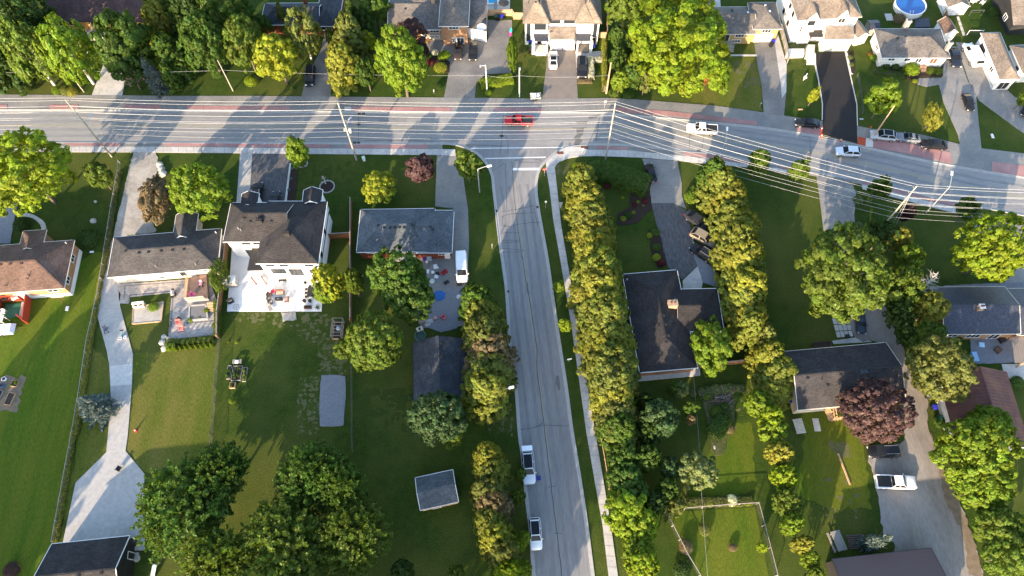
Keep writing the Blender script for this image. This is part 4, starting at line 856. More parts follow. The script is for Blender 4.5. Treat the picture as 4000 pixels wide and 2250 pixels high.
H.block('h22', (190, 331), (996, 246), 3.0, depth=9.6, rise=2.9, hips='', ab=True)
H.vents(0, 'h22', '470,655 705,630').win(0, 'N', .5, 1.3, 4.5, 2.3, 'garage').win(0, 'E', .75, 1.2, 1.0, 2.1, 'door', door='trim_dark').win(0, 'E', .3, 1.4, 1.0, 1.4, frame='trim_dark')
H.slab('h22', [(1003, 265), (1078, 285), (1072, 330), (1000, 310)], 2.3, 2.45, 'dark_membrane', 'canopy')
# round pool
c = G('h7', 690, 60, 1.2); e = G('h7', 460, 60, 1.2); r_ = (c-e).length
t = thing('round_pool', 'round above-ground pool of blue water with pale steel wall', 'pool', (c.x, c.y, 0))
b = MB(); b.lathe((c.x, c.y, 0), [(r_, 0), (r_, 1.25), (r_-.08, 1.25), (r_-.08, 0)], 24); b.fin('pool_wall', MT['pool_wall'], t)
b = MB(); b.lathe((c.x, c.y, 1.25), [(r_+.12, -.02), (r_+.12, .03), (r_-.12, .03), (r_-.12, -.02)], 24); b.fin('rim', MT['trim_white'], t)
b = MB(); b.cyl((c.x, c.y, .2), r_-.1, .9, 32); b.fin('water', MT['pool_water'], t)
# ================================================================== VEGETATION
def leaf_mesh(name, C, Nn, a, b, rs):
    """many small leaf faces: centres C, normals Nn, half length a, half width b (arrays)"""
    n = len(C); Nn = Nn/np.linalg.norm(Nn, axis=1, keepdims=True)
    t = rs.normal(size=(n, 3)); t -= Nn*np.sum(t*Nn, 1, keepdims=True); t /= np.linalg.norm(t, axis=1, keepdims=True)
    return leaf_mesh2(name, C, Nn, t, a, b)
def leaf_mesh2(name, C, Nn, t, a, b):
    n = len(C); w_ = np.cross(Nn, t); a = np.broadcast_to(a, (n,))[:, None]; b = np.broadcast_to(b, (n,))[:, None]
    V = np.stack([C+t*a, C+w_*b+Nn*b*.25, C-t*a, C-w_*b+Nn*b*.25], 1).reshape(-1, 3).astype(np.float32)
    me = bpy.data.meshes.new(name); me.vertices.add(4*n); me.vertices.foreach_set('co', V.ravel())
    me.loops.add(4*n); me.loops.foreach_set('vertex_index', np.arange(4*n, dtype=np.int32))
    me.polygons.add(n); me.polygons.foreach_set('loop_start', np.arange(0, 4*n, 4, dtype=np.int32)); me.polygons.foreach_set('loop_total', np.full(n, 4, dtype=np.int32))
    me.materials.append(MT['leaf']); me.update(); me.validate(); return me
def unit(v): return v/np.linalg.norm(v, axis=-1, keepdims=True)
def sph(rs, n): return unit(rs.normal(size=(n, 3)))
def lump(rs, k=9):
    D = sph(rs, k); A = rs.uniform(-.5, 1, k)
    return lambda d: 1+.20*np.tanh(np.sum(A*np.exp(4*(d@D.T-1)), 1)*1.5)
def boughs(P, D, s, ncl, lpc, size, rs, flat=1.0, cs=(.30, .52), nz=.32):
    """leaf clusters on the outward side of each bough: P centres, D outward directions, s radii"""
    nb = len(P); L = sph(rs, nb*ncl).reshape(nb, ncl, 3); w_ = unit(D+np.array([0, 0, .35]))
    L = np.where((np.sum(L*w_[:, None], 2) < -.15)[..., None], -L, L)
    sc = s[:, None]*rs.uniform(*cs, (nb, ncl)); Z = np.array([1, 1, flat])
    Q = P[:, None]+L*(s[:, None, None]*rs.uniform(.55, 1.0, (nb, ncl, 1)))*Z
    M = sph(rs, nb*ncl*lpc).reshape(nb, ncl, lpc, 3); M = np.where((np.sum(M*L[:, :, None], 3) < -.35)[..., None], -M, M)
    C = Q[:, :, None]+M*(sc[..., None, None]*rs.uniform(.35, 1, (nb, ncl, lpc, 1))**.6)*Z
    N_ = M*.5+L[:, :, None]*.45+D[:, None, None]*.3+np.array([0, 0, .22])+rs.normal(size=C.shape)*nz
    return C.reshape(-1, 3), N_.reshape(-1, 3), size*rs.uniform(.65, 1.3, C.size//3)
def fib(n, low, rs):
    k = np.arange(n)+.5; z = 1-(1-low)*k/n; a = k*2.39996+rs.uniform(0, 6); r = np.sqrt(np.clip(1-z*z, 0, 1)); return unit(np.stack([r*np.cos(a), r*np.sin(a), z], 1)+rs.normal(size=(n, 3))*.16)
def proto_broad(name, seed, nb, ncl, lpc, size, low=-.45, flat=.85, sb=(.26, .42), fill=900):
    rs = np.random.RandomState(seed); f = lump(rs); D = fib(nb, low, rs); s = rs.uniform(*sb, nb)
    P = D*((.98-s*.85)*f(D)*rs.uniform(.86, 1.10, nb))[:, None]
    C, N_, sz = boughs(P, D, s, ncl, lpc, size, rs, flat)
    fill = int(fill*1.6); inn = sph(rs, fill)*rs.uniform(.25, .84, (fill, 1))**.8*np.array([1, 1, .95]); C = np.concatenate([C, inn]); N_ = np.concatenate([N_, sph(rs, fill)+np.array([0, 0, .8])]); sz = np.concatenate([sz, size*1.35*rs.uniform(.7, 1.2, fill)])
    return leaf_mesh(name, C, N_, sz, sz*.68, rs)
def proto_cedar(name, seed, nb, ncl, lpc, size, power=.34, sb=(.22, .36)):
    rs = np.random.RandomState(seed); k = np.arange(nb)+.5; z = .92-1.75*(k/nb)**.9; a = k*2.39996+rs.normal(size=nb)*.3
    prof = np.clip((1-z)/2, 0, 1)**power*rs.uniform(.78, 1.12, nb); s = rs.uniform(*sb, nb)*(.55+.45*prof)
    rad = np.stack([np.cos(a), np.sin(a), 0*a], 1); P = rad*np.clip(prof-s*.8, 0, 2)[:, None]+np.stack([0*z, 0*z, z-.06], 1); D = unit(rad+np.array([0, 0, .45]))
    C, N_, sz = boughs(P, D, s, ncl, lpc, size, rs, .42, (.28, .55), .30)
    n = 1100; zi = rs.uniform(-.9, .8, n); pi = np.clip((1-zi)/2, 0, 1)**power*.62*np.sqrt(rs.uniform(0, 1, n)); ai = rs.uniform(0, 6.283, n)
    C = np.concatenate([C, np.stack([pi*np.cos(ai), pi*np.sin(ai), zi], 1)]); N_ = np.concatenate([N_, sph(rs, n)+np.array([0, 0, .8])]); sz = np.concatenate([sz, size*1.8*rs.uniform(.7, 1.2, n)])
    return leaf_mesh(name, C, N_, sz, sz*.5, rs)
def proto_conifer(name, seed, ntuft, lpt, size, power=.75, droop=0., spread=.16):
    """column or cone of feathery sprays; z from -1 to 1, radius 1 at the base"""
    rs = np.random.RandomState(seed); z = 1-2*rs.uniform(0, 1, ntuft)**.85; prof = np.clip((1-z)/2, 0, 1)**power
    prof *= np.where(z < -.75, .72+.28*(z+1)/.25, 1)
    ph = rs.uniform(0, 2*math.pi, ntuft); k3 = rs.randint(3, 6)
    prof = prof*(.80+.14*np.sin(k3*ph+z*7)+rs.uniform(-.14, .14, ntuft))
    rad = np.stack([np.cos(ph), np.sin(ph), 0*ph], 1); P = rad*prof[:, None]+np.stack([0*z, 0*z, z], 1)
    dr = unit(rad+np.array([0, 0, .55-droop])+rs.normal(size=(ntuft, 3))*.25)
    u = rs.uniform(-.6, 1, (ntuft, lpt)); off = rs.normal(size=(ntuft, lpt, 3))*.34
    C = P[:, None]+(dr[:, None]*u[..., None]+off*(1.1-u[..., None])*.6)*spread*np.array([1, 1, .55])
    t = unit(dr[:, None]+rs.normal(size=C.shape)*.55); N_ = unit(rad[:, None]*.4+np.array([0, 0, .7])+rs.normal(size=C.shape)*.5); N_ = unit(N_-t*np.sum(N_*t, 2, keepdims=True))
    inn_n = ntuft*3; zi = rs.uniform(-1, .8, inn_n); pi = np.clip((1-zi)/2, 0, 1)**power*.7*np.sqrt(rs.uniform(0, 1, inn_n)); ai = rs.uniform(0, 6.283, inn_n)
    Ci = np.stack([pi*np.cos(ai), pi*np.sin(ai), zi], 1); Ni = unit(sph(rs, inn_n)+np.array([0, 0, .6])); ti = unit(np.cross(Ni, sph(rs, inn_n)))
    C = np.concatenate([C.reshape(-1, 3), Ci]); N_ = np.concatenate([N_.reshape(-1, 3), Ni]); t = np.concatenate([t.reshape(-1, 3), ti])
    sz = size*rs.uniform(.6, 1.3, len(C)); sz[-inn_n:] *= 1.6
    return leaf_mesh2(name, C, N_, t, sz, sz*.5)
def proto_spruce(name, seed, layers=15, arms=19, lpa=34, size=.075):
    rs = np.random.RandomState(seed); Cs = []; ts = []; Ns = []
    for l in range(layers):
        z0 = -1+2*(l+.3)/layers; R_ = ((1-z0)/2)**.85
        for k in range(max(5, int(arms*(.35+.65*R_)))):
            a = rs.uniform(0, 6.283); d = np.array([math.cos(a), math.sin(a), -.10+.25*rs.rand()]); Rr = R_*rs.uniform(.8, 1.05)
            u = rs.uniform(.15, 1, lpa)**.8; side = np.cross(d, [0, 0, 1]); w_ = rs.uniform(-1, 1, lpa)*(1.05-u)*.26*R_
            Cs.append(np.outer(u*Rr, d)+np.outer(w_, side)+np.array([0, 0, z0])+rs.normal(size=(lpa, 3))*.018)
            t = unit(d[None]+np.outer(np.sign(w_)*.7, side)+rs.normal(size=(lpa, 3))*.2); ts.append(t); Ns.append(np.tile([0, 0, 1.], (lpa, 1))+rs.normal(size=(lpa, 3))*.35)
    C, t, N_ = map(np.concatenate, (Cs, ts, Ns)); N_ = unit(N_-t*np.sum(N_*t, 1, keepdims=True))
    sz = size*rs.uniform(.7, 1.3, len(C)); return leaf_mesh2(name, C, N_, t, sz, sz*.5)
def proto_spiky(name, seed, nsp, lps, size):
    """crown of long leafy shoots radiating out, as on an ash or walnut"""
    rs = np.random.RandomState(seed); f = lump(rs); d = sph(rs, nsp*3); d = d[d[:, 2] > -.4][:nsp]; n = len(d)
    r0 = rs.uniform(.42, .80, n)*f(d); ln = rs.uniform(.16, .34, n); dd = unit(d+rs.normal(size=(n, 3))*.38+np.array([0, 0, .25]))
    u = rs.uniform(0, 1, (n, lps)); side = unit(np.cross(dd[:, None], rs.normal(size=(n, lps, 3))))
    C = (d*r0[:, None])[:, None]+dd[:, None]*(u*ln[:, None])[..., None]+side*(.055*(1.15-u))[..., None]
    t = unit(side+dd[:, None]*.6); N_ = unit(d[:, None]*.6+np.array([0, 0, .6])+rs.normal(size=C.shape)*.4); N_ = unit(N_-t*np.sum(N_*t, 2, keepdims=True))
    inn = sph(rs, n*7)*rs.uniform(.25, .66, (n*7, 1)); Ni = unit(sph(rs, n*7)+np.array([0, 0, .8])); ti = unit(np.cross(Ni, sph(rs, n*7)))
    C = np.concatenate([C.reshape(-1, 3), inn]); N_ = np.concatenate([N_.reshape(-1, 3), Ni]); t = np.concatenate([t.reshape(-1, 3), ti])
    sz = size*rs.uniform(.7, 1.3, len(C)); sz[-n*7:] *= 1.5
    return leaf_mesh2(name, C, N_, t, sz, sz*.55)
def proto_shrub(name, seed, n, size):
    rs = np.random.RandomState(seed); f = lump(rs); d = sph(rs, n); d[:, 2] = np.where(d[:, 2] < -.3, -d[:, 2], d[:, 2]); r = f(d)*rs.uniform(.45, 1.0, n)**.5
    C = d*r[:, None]; sz = size*rs.uniform(.6, 1.35, n); return leaf_mesh(name, C, d+rs.normal(size=(n, 3))*.55+np.array([0, 0, .3]), sz, sz*.65, rs)
PR = {'broad': [proto_broad('crown', s, 40, 8, 44, .046, sb=(.17, .29)) for s in (1, 2, 3)],
      'big': [proto_broad('crown', s, 110, 8, 32, .030, sb=(.10, .20), fill=2200) for s in (4, 5, 6)],
      'young': [proto_broad('crown', s, 15, 8, 26, .080, sb=(.28, .46)) for s in (7, 8)],
      'loose': [proto_broad('crown', s, 26, 8, 34, .050, -.7, 1.5, (.18, .34), 500) for s in (9, 10)],
      'cedar': [proto_cedar('crown', s, 150, 5, 27, .054, sb=(.13, .24)) for s in (11, 12, 13, 14)],
      'cone': [proto_cedar('crown', s, 90, 5, 22, .066, .75, (.14, .26)) for s in (15, 16)],
      'spruce': [proto_spruce('crown', s) for s in (17, 18)],
      'spiky': [proto_spiky('crown', s, 520, 30, .038) for s in (19, 20, 21)],
      'shrub': [proto_shrub('foliage', s, 1500, .085) for s in (22, 23, 24)]}
def trunk_mesh(seed, limbs=6):
    r_ = random.Random(seed); b = MB()
    b.tube([(0, 0, 0), (.01, 0, .35), (-.01, .01, .7), (0, 0, 1.15)], .034, 8, r1=.012)
    for k in range(limbs):
        a = k*2.4+r_.random(); z = .5+.5*k/limbs; l = .34*r_.uniform(.8, 1.2)
        b.tube([(0, 0, z), (l*.5*math.cos(a), l*.5*math.sin(a), z+.14), (l*math.cos(a), l*math.sin(a), z+.34)], .014, 5, r1=.004)
    return b.mesh('trunk', MT['bark'])
TR = [trunk_mesh(s) for s in range(3)]
TRW = bpy.data.meshes.new_from_object(bpy.data.objects.new('t', TR[0])); TRW.materials.clear(); TRW.materials.append(MT['bark_white'])
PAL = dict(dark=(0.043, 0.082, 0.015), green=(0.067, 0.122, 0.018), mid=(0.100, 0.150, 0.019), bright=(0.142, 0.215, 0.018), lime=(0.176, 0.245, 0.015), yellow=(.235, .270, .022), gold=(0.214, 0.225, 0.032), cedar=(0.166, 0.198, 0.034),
           olive=(0.133, 0.155, 0.036), brown=(.185, .145, .075), purple=(.045, .022, .027), plum=(.090, .050, .050), blue=(.125, .170, .165), rust=(.25, .11, .035), dead=(.23, .18, .12), white=(.62, .62, .48), red=(.12, .022, .022), pale=(0.138, 0.180, 0.060), bluegreen=(0.055, 0.100, 0.034))
BLK = {'bush': 'shrub', 'hedge': 'hedge', 'flowering_shrub': 'shrub'}
cnt = [0]
def leafy(name, label, cat, p, zc, rx, ry, rz, kind, col, group=None, h=None, trunk=True, tw=None):
    cnt[0] += 1; k = cnt[0]
    t = thing(name, label, cat, (p.x, p.y, 0), group)
    me = PR[kind][k % len(PR[kind])]
    c = bpy.data.objects.new('foliage' if kind == 'shrub' else 'crown', me); COL.objects.link(c); c.parent = t; c.location = (0, 0, zc); c.scale = (rx, ry, rz); c.rotation_euler = (0, 0, (k*2.399) % 6.28 if abs(rx-ry) < .3*max(rx, ry) else 0)
    j = random.Random(k); f = j.uniform(.9, 1.12); col = PAL[col] if isinstance(col, str) else col
    c.color = (col[0]*f, col[1]*f*j.uniform(.96, 1.04), col[2]*f, 1)
    if trunk:
        b = bpy.data.objects.new('trunk', TRW if trunk == 'white' else TR[k % 3]); COL.objects.link(b); b.parent = t
        b.scale = (zc*(tw or 1.0), zc*(tw or 1.0), zc)
    return t
def T(fr, x, y, rad, kind, col, label, ry=None, h=None, name=None, cat=None, group=None, trunk=True, low=None):
    """one tree whose crown is centred on a survey reading; rad, ry in reading units"""
    con = kind in ('cedar', 'cone', 'spruce')
    if kind in ('cedar', 'cone') and name != 'cedar_bush': rad *= 1.22
    if fr in ('a0', 'b0') and kind in ('broad', 'big', 'loose', 'cedar'): rad *= 1.17
    p0 = G(fr, x, y, 4); r = (G(fr, x+rad, y, 4)-p0).length; r2 = r if ry is None else (G(fr, x, y+ry, 4)-p0).length
    if kind == 'shrub':
        hh = h or min(2.2, 1.1*min(r, r2)); zc = hh*.42; p = G(fr, x, y, zc); return leafy(name or 'bush', label, cat or 'bush', p, zc, r, r2, hh*.62, kind, col, group, trunk=False)
    if con: hh = h or min(11, 2.6*r+2.5); zc = hh*.52; rz = hh*.50
    else: hh = h or min(17, (2.5*r+2.0) if fr[1] == '0' and fr[0] in 'abc' and kind != 'young' else 2.0*r+2.8); rz = hh*(.43 if kind != 'young' else .42); zc = hh-rz*1.0
    p = G(fr, x, y, zc)
    # the outline seen from above also holds part of the crown's height
    dst = math.hypot(p.x, p.y); sl = dst/math.hypot(dst, CH-zc)
    if ry is None: r2 = max(.55*r, (r-.22*rz*sl) if not con else r*.9)
    return leafy(name or ('conifer' if con else 'broadleaf_tree'), label, cat or 'tree', p, zc, r*.98, r2, rz, kind, col, group, trunk=trunk)
N_ = 'trees along the north side of the main road'
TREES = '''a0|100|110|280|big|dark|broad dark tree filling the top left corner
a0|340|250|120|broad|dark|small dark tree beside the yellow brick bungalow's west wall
a0|30|560|190|cedar|dark|dark conifer at the left edge above the main road
a0|120|740|120|shrub|green|spreading dark juniper under the conifer at the left edge
a0|270|500|215|loose|mid|western birch with pale trunk in front of the red-brown roof|white
a0|660|490|215|loose|bright|eastern birch in front of the red-brown roof|white
a0|1160|430|225|broad|green|dark maple over the concrete driveway
a0|1200|650|130|broad|dark|low dark maple bough tree beside the blue spruce
a0|1430|700|120|spruce|blue|blue spruce leaning beside the concrete driveway
a0|1510|180|150|cedar|gold|tall yellow-green conifer at the corner of the red-brown roof
a0|1600|520|140|cedar|green|dark green cedar behind the blue spruce
a0|1595|710|65|cedar|green|slim cedar between the blue spruce and the bare lawn
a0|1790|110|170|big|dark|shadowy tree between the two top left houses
a0|1940|420|205|big|green|oval leafy tree behind the leaning pole, west one of a pair
a0|2300|420|180|big|mid|tall leafy tree with bare twigs, east one of a pair
a0|2150|60|190|big|green|round tree cut by the top edge left of the slate roof
b0|-30|420|110|broad|green|green tree hugging the yellow tree from the west
b0|245|150|75|cone|olive|slim grey-green conifer against the slate roof
b0|440|320|165|loose|olive|feathery tree with a pale trunk in front of the slate roof|white
b0|200|560|165|broad|yellow|glowing yellow tree on the lawn by the black minivan
b0|60|250|80|broad|green|small green tree at the slate roof's brick chimney
b0|905|140|105|cone|dark|topmost dark conifer of the clump by the minivan driveway
b0|880|330|135|cedar|olive|middle conifer of the clump by the minivan driveway
b0|810|600|140|cedar|gold|lowest yellow-green conifer of the clump by the minivan driveway
b0|1110|65|125|broad|green|round green tree at the top edge west of the satellite dish
b0|1065|385|80|young|lime|small bright lime maple beside the purple-leaved tree
b0|1370|600|230|big|bright|large yellow-green maple on the verge west of the parked sedans
b0|1040|700|105|broad|green|small green tree between the conifers and the yellow-green maple
b0|1440|350|130|broad|plum|purple-leaved tree in front of the grey house
b0|1565|480|60|broad|purple|narrow dark purple tree beside the stone wall
a0|70|330|150|broad|dark|dark understorey tree left of the yellow brick wall
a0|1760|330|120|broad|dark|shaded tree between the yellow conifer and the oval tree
a0|1690|640|70|broad|green|small shaded tree beside the bare earth strip
a0|2050|690|60|shrub|green|low green growth under the oval tree
b0|1020|230|90|broad|dark|dark tree in the gap beside the small lime maple
b0|700|350|50|broad|mid|small leafy tree hiding the red brick wall
c0|5|500|55|broad|bright|slim bright tree between the paved yard and the twin house|150
c0|1090|60|185|big|mid|leafy tree at the top edge east of the twin house
c0|990|350|85|broad|green|young tree beside the wooden fence of the twin house
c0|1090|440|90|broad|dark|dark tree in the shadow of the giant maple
c0|1000|560|95|broad|green|leafy tree beside the leaning white pole
c0|1015|770|95|broad|bright|vine-covered yellow-green tree by the wire junction
c0|1140|720|110|broad|green|round green tree below the giant maple, western
c0|1255|770|95|broad|olive|grey-green tree below the giant maple, eastern
c0|1090|890|60|shrub|green|low green bush at the verge under the wires
c0|960|880|50|shrub|mid|pale green bush at the foot of the leaning white pole
c0|1550|420|435|big|lime|giant bright lime maple|380
c0|1950|690|100|young|bright|small green tree touching the giant maple|160
c0|1835|745|45|young|rust|thin rust-red sapling beside the giant maple
d0|430|900|60|young|yellow|small golden tree on the lawn beside the black driveway
d0|1090|940|160|young|bright|young bright green maple by the leaning utility pole
d0|1555|1110|65|loose|gold|thin pale yellow tree near the parked black sedan|100
d0|2410|930|60|young|mid|bush tree at the right edge by the car'''
for ln in TREES.split('\n'):
    a = ln.split('|'); ex = a[7] if len(a) > 7 else None
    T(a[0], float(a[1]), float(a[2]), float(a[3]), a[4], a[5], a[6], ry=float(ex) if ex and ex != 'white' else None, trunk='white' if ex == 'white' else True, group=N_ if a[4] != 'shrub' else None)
S_ = 'garden trees south of the main road'
TREES = '''a1|230|300|400|big|lime|huge bright maple at the left edge south of the main road
a1|940|330|125|broad|mid|small shaded tree by the foot of the western utility pole
a1|830|920|100|shrub|dark|dark bush behind the brown-roofed house's corner
a1|210|790|80|shrub|dark|dark round shrub inside the curved stepping path
a1|1480|560|150|broad|brown|brownish withered tree beside the gravel drive|190
a1|1890|470|255|big|bright|bright feathery tree in front of the grey bungalow
a1|2070|1280|75|loose|mid|slim tree between the wooden deck and the white patio|140
b1|390|120|130|young|bright|young green tree in a stone ring beside the pavement
b1|1165|440|165|broad|yellow|glowing yellow maple on the lawn of the brick bungalow
b1|1540|275|140|young|plum|round purple-leaved tree near the junction
b1|2000|240|135|young|mid|olive green tree at the street corner beside the lamp
b1|690|1330|150|broad|yellow|yellow maple at the corner of the white patio
b1|920|1340|100|broad|mid|green half of a tree leaning over the board fence
b2|680|80|150|broad|bright|low green maple beneath the yellow one at the patio
b1|1330|1300|260|big|green|large blue-green maple behind the brick bungalow
b2|1440|150|250|big|green|lower bough of large maple over the littered yard
b2|1120|600|270|big|mid|big maple across the fence with a sunlit yellow top
b2|830|640|100|broad|mid|small green tree west of the board fence
b2|1720|1290|260|big|bluegreen|dark tree behind the dark grey garage
b3|1850|130|120|broad|mid|sunlit green bough tree east of the dark garage tree
a3|1750|780|468|spiky|green|large ash beside the concrete pad
a3|2080|480|288|spiky|green|dark ash at the end of the chain-link fence
b3|560|520|360|spiky|green|dark ash north of the group at the bottom
b3|800|620|252|spiky|green|eastern dark ash of the bottom group
b3|300|1130|432|spiky|mid|sunlit ash at the bottom edge with yellow shoots
b3|940|1080|348|spiky|mid|ash with long bright shoots nearest the lone shed
a3|2030|1330|336|spiky|mid|bright ash at the bottom edge near the black garage
b3|1380|1390|110|broad|dark|small dark tree at the bottom edge below the lone shed
b3|1880|1420|85|broad|mid|small leafy tree at the bottom edge west of the street
c1|2330|215|125|young|mid|western young tree on the verge under the wires
d1|290|275|105|young|mid|middle young tree on the verge under the wires
d1|1055|455|105|young|green|dark young tree on the verge by the guyed pole
d1|1880|640|105|young|green|eastern young tree on the verge
d1|700|1270|430|big|mid|large leafy maple beside the shaded long driveway
d1|2110|1030|330|big|lime|large sunlit yellow-green maple at the right edge
d1|1075|900|140|broad|dark|dark tree at the foot of the guy wires
d1|1240|930|120|broad|gold|golden sunlit tree beside the large dark lawn
d1|1320|1130|150|broad|bright|green tree above the dead conifer
d1|1250|1370|190|broad|mid|leafy tree west of the dead conifer
d1|1310|690|80|young|purple|small dark purple tree on the shaded lawn
d2|1530|250|160|broad|gold|golden tree against the slate-blue roof
d2|1230|330|130|broad|dark|dark tree edge along the dirt track
d2|1340|170|110|broad|green|dark green tree left of the golden tree
d2|1500|530|165|broad|mid|leafy tree below the golden tree
d2|1310|520|100|broad|dark|dark leafy tree beside the dirt track
d2|1600|830|300|big|olive|wide olive tree covering the rusty roof's corner
d2|2060|1370|220|big|bright|sunlit tree over the rusty red roof
d3|1960|260|330|big|bright|broad bright tree along the gravel lot
d3|2000|620|240|big|bright|second bright tree along the gravel lot, south of the broad one
d3|2150|980|220|big|mid|green tree at the lower right along the gravel lot
d3|2270|1260|240|big|mid|bottom right corner tree
d3|1720|250|130|broad|mid|leafy tree nearest the gravel lot's upper end
d2|980|1230|310|big|plum|big purple-leaved maple over the gravel drive
c2|1870|600|170|broad|bright|bright green tree tucked beside the L-shaped roof|230
c2|1870|830|80|broad|bright|small bright shrub tree at the wooden fence
c2|1590|1030|85|broad|pale|pale lilac tree near the brush pile
c2|1690|1190|75|broad|green|small green lilac beside the clothes line
c2|1690|1310|50|broad|brown|small brown-tipped lilac beside the clothes line
c2|1390|1300|190|broad|bluegreen|dark bushy tree behind the roadside conifers
c2|1980|1320|90|shrub|green|bushy green planting in the vegetable plot
c2|1250|1130|90|broad|dark|dark tree in the shade behind the bare silvery tree
c2|1530|1010|70|broad|green|small green tree below the house apron
c2|1300|1440|120|broad|dark|shadowed tree behind the leafy street row, northern
c3|1290|330|130|broad|green|shadowed tree behind the leafy street row, middle
c3|1360|760|110|broad|dark|shadowed tree behind the leafy street row, southern
c2|1930|1230|60|shrub|mid|bright leafy clump in the middle of the vegetable plot
c2|2010|1170|45|shrub|green|leafy clump at the vegetable plot's right edge
c2|1880|1400|55|shrub|green|leafy clump at the vegetable plot's lower left
c2|2050|1390|50|shrub|brown|dry brown clump at the vegetable plot's lower right
c2|1700|1050|45|shrub|pale|pale shrub beside the clothes line's upper end
c3|1640|1180|70|shrub|brown|dry brown growth inside the pen's slanting fence
c3|1820|1010|60|shrub|olive|olive weed clump inside the wire pen
c3|2080|1180|45|shrub|brown|dry weed clump in the middle of the wire pen
d1|820|1140|60|shrub|green|green growth at the foot of the large leafy maple
c3|1750|450|175|broad|pale|pale-leaved round tree in the back garden
c3|1490|430|105|broad|bluegreen|dark round shrub tree left of the pale tree
c3|1470|640|115|broad|green|dark leafy tree below the dark round one
c3|1530|790|100|broad|olive|olive tree at the corner of the wire pen
c3|2355|1185|50|young|lime|small lime bush at the wire pen's right fence
c3|1940|60|100|shrub|green|dense green plants beside the vegetable bed
c3|1600|1400|90|shrub|dark|dark bush at the bottom edge inside the wire pen
d3|1050|1110|150|spruce|blue|pale blue spruce on the edge of the gravel lot|90
a2|860|1170|205|spruce|blue|round blue spruce beside the concrete driveway
a3|110|1400|80|shrub|plum|reddish bush in the bottom left corner'''
for ln in TREES.split('\n'):
    a = ln.split('|'); ex = a[7] if len(a) > 7 else None
    if a[4] == 'x': continue
    kw = {}
    if 'round blue spruce' in a[6]: kw = dict(h=7)
    if a[6].startswith('yellow maple at the corner of the white patio'): kw = dict(h=11)
    if a[6].startswith('green half of a tree leaning'): kw = dict(h=10)
    if a[6].startswith('large blue-green maple behind'): kw = dict(h=14)
    if a[6].startswith('lower bough of large'): kw = dict(h=12)
    if a[6].startswith('big maple across the fence'): kw = dict(h=13)
    if a[6].startswith('dark tree behind the dark grey garage'): kw = dict(h=12)
    if 'spiky' == a[4]: kw = dict(h=12)
    if a[6].startswith('glowing yellow maple'): kw = dict(h=6)
    T(a[0], float(a[1]), float(a[2]), float(a[3]), a[4], a[5], a[6], ry=float(ex) if ex else None, group=S_ if a[4] != 'shrub' else None, **kw)
# rows of tall conifers
ORD = 'first second third fourth fifth sixth seventh eighth ninth tenth eleventh twelfth thirteenth fourteenth fifteenth sixteenth seventeenth'.split()
def row(data, words, group, h=9):
    k = 0
    for ln in data.split():
        fr, x, y, r, c, *kd = ln.split(','); kd = kd[0] if kd else 'cedar'
        T(fr, float(x), float(y), float(r), kd, c, words.replace('#', ORD[k]), h=h+random.Random(k*7+len(words)).uniform(-1.2, 1.2), group=group, cat='tree'); k += 1
row('c1,650,400,165,cedar c1,700,570,190,gold c1,750,740,195,cedar c1,770,900,210,gold c1,790,1060,205,gold c1,820,1220,225,cedar c1,830,1380,235,gold c2,850,150,235,olive c2,880,290,235,cedar c2,900,450,235,cedar c2,920,610,250,gold c2,950,780,250,cedar c2,960,930,230,olive c2,980,1080,215,gold c2,1000,1230,185,olive c2,1010,1390,180,green',
    '# tall golden conifer from the junction in the row beside the street', 'conifers in the row along the east side of the street', 9.5)
row('c3,1020,130,170,cedar,broad c3,1050,330,160,green,broad c3,1080,520,170,green,broad c3,1130,680,180,green,broad c3,1100,870,220,lime,broad c3,1230,960,170,lime,broad c3,1190,1160,160,bright,broad c3,1230,1350,150,lime,broad',
    '# roadside tree south of the tall conifers, counted from the north', 'leafy trees continuing the row beside the street', 7)
row('c1,1880,330,125,green c1,1960,420,180,cedar c1,2050,560,190,gold c1,2080,720,190,cedar c1,2160,830,200,gold c1,2120,980,190,cedar c1,2170,1130,210,gold c1,2200,1290,210,cedar d1,-210,1400,200,gold c2,2200,190,195,cedar c2,2230,330,185,gold c2,2230,440,140,cedar',
    '# tall conifer from the wires in the row beside the cracked driveway', 'conifers in the row beside the cracked driveway', 10)
row('b2,2090,190,165,green b2,2140,340,194,cedar b2,2150,520,218,olive b2,2200,680,230,brown b2,2190,850,224,olive b2,2170,1010,224,cedar',
    '# conifer from the north in the hedge beside the dark garage', 'conifers between the garage and the street', 11)
row('b3,2190,330,156,gold b3,2230,470,168,cedar b3,2200,640,168,olive b3,2240,780,173,brown b3,2210,930,168,cedar b3,2260,1080,168,gold b3,2330,1230,156,olive b3,2380,1390,134,lime',
    '# conifer from the north in the row west of the parked cars', 'conifers in the row west of the parked cars', 10)
row('c2,2380,500,110,olive,broad d2,10,700,170,gold d2,95,850,185,cedar d2,70,1020,170,gold c2,2320,1160,130,bright,broad d2,20,1300,120,lime,broad d3,40,80,130,bright,broad d3,110,300,125,gold,broad d3,150,520,125,lime,broad d3,170,760,130,mid,broad d3,230,960,110,bright,broad d3,320,1150,95,gold,broad d3,390,1300,85,bright,broad d3,440,1430,80,mid,broad',
    '# tree from the north in the belt between the garden and the shed lawn', 'trees in the belt between the two back gardens', 7)
row('c3,80,480,60,green,broad c3,60,700,70,mid,broad c3,50,1130,90,lime,broad c3,110,1090,70,bright,broad c3,100,1390,90,lime,broad',
    '# low leafy tree from the north on the street verge behind the parked cars', 'low trees on the verge behind the parked cars', 4.5)
row('c1,440,1380,60,bright,young c2,498,415,70,lime,young', '# small street tree from the junction on the grass strip beside the pavement', 'small street trees', 4)
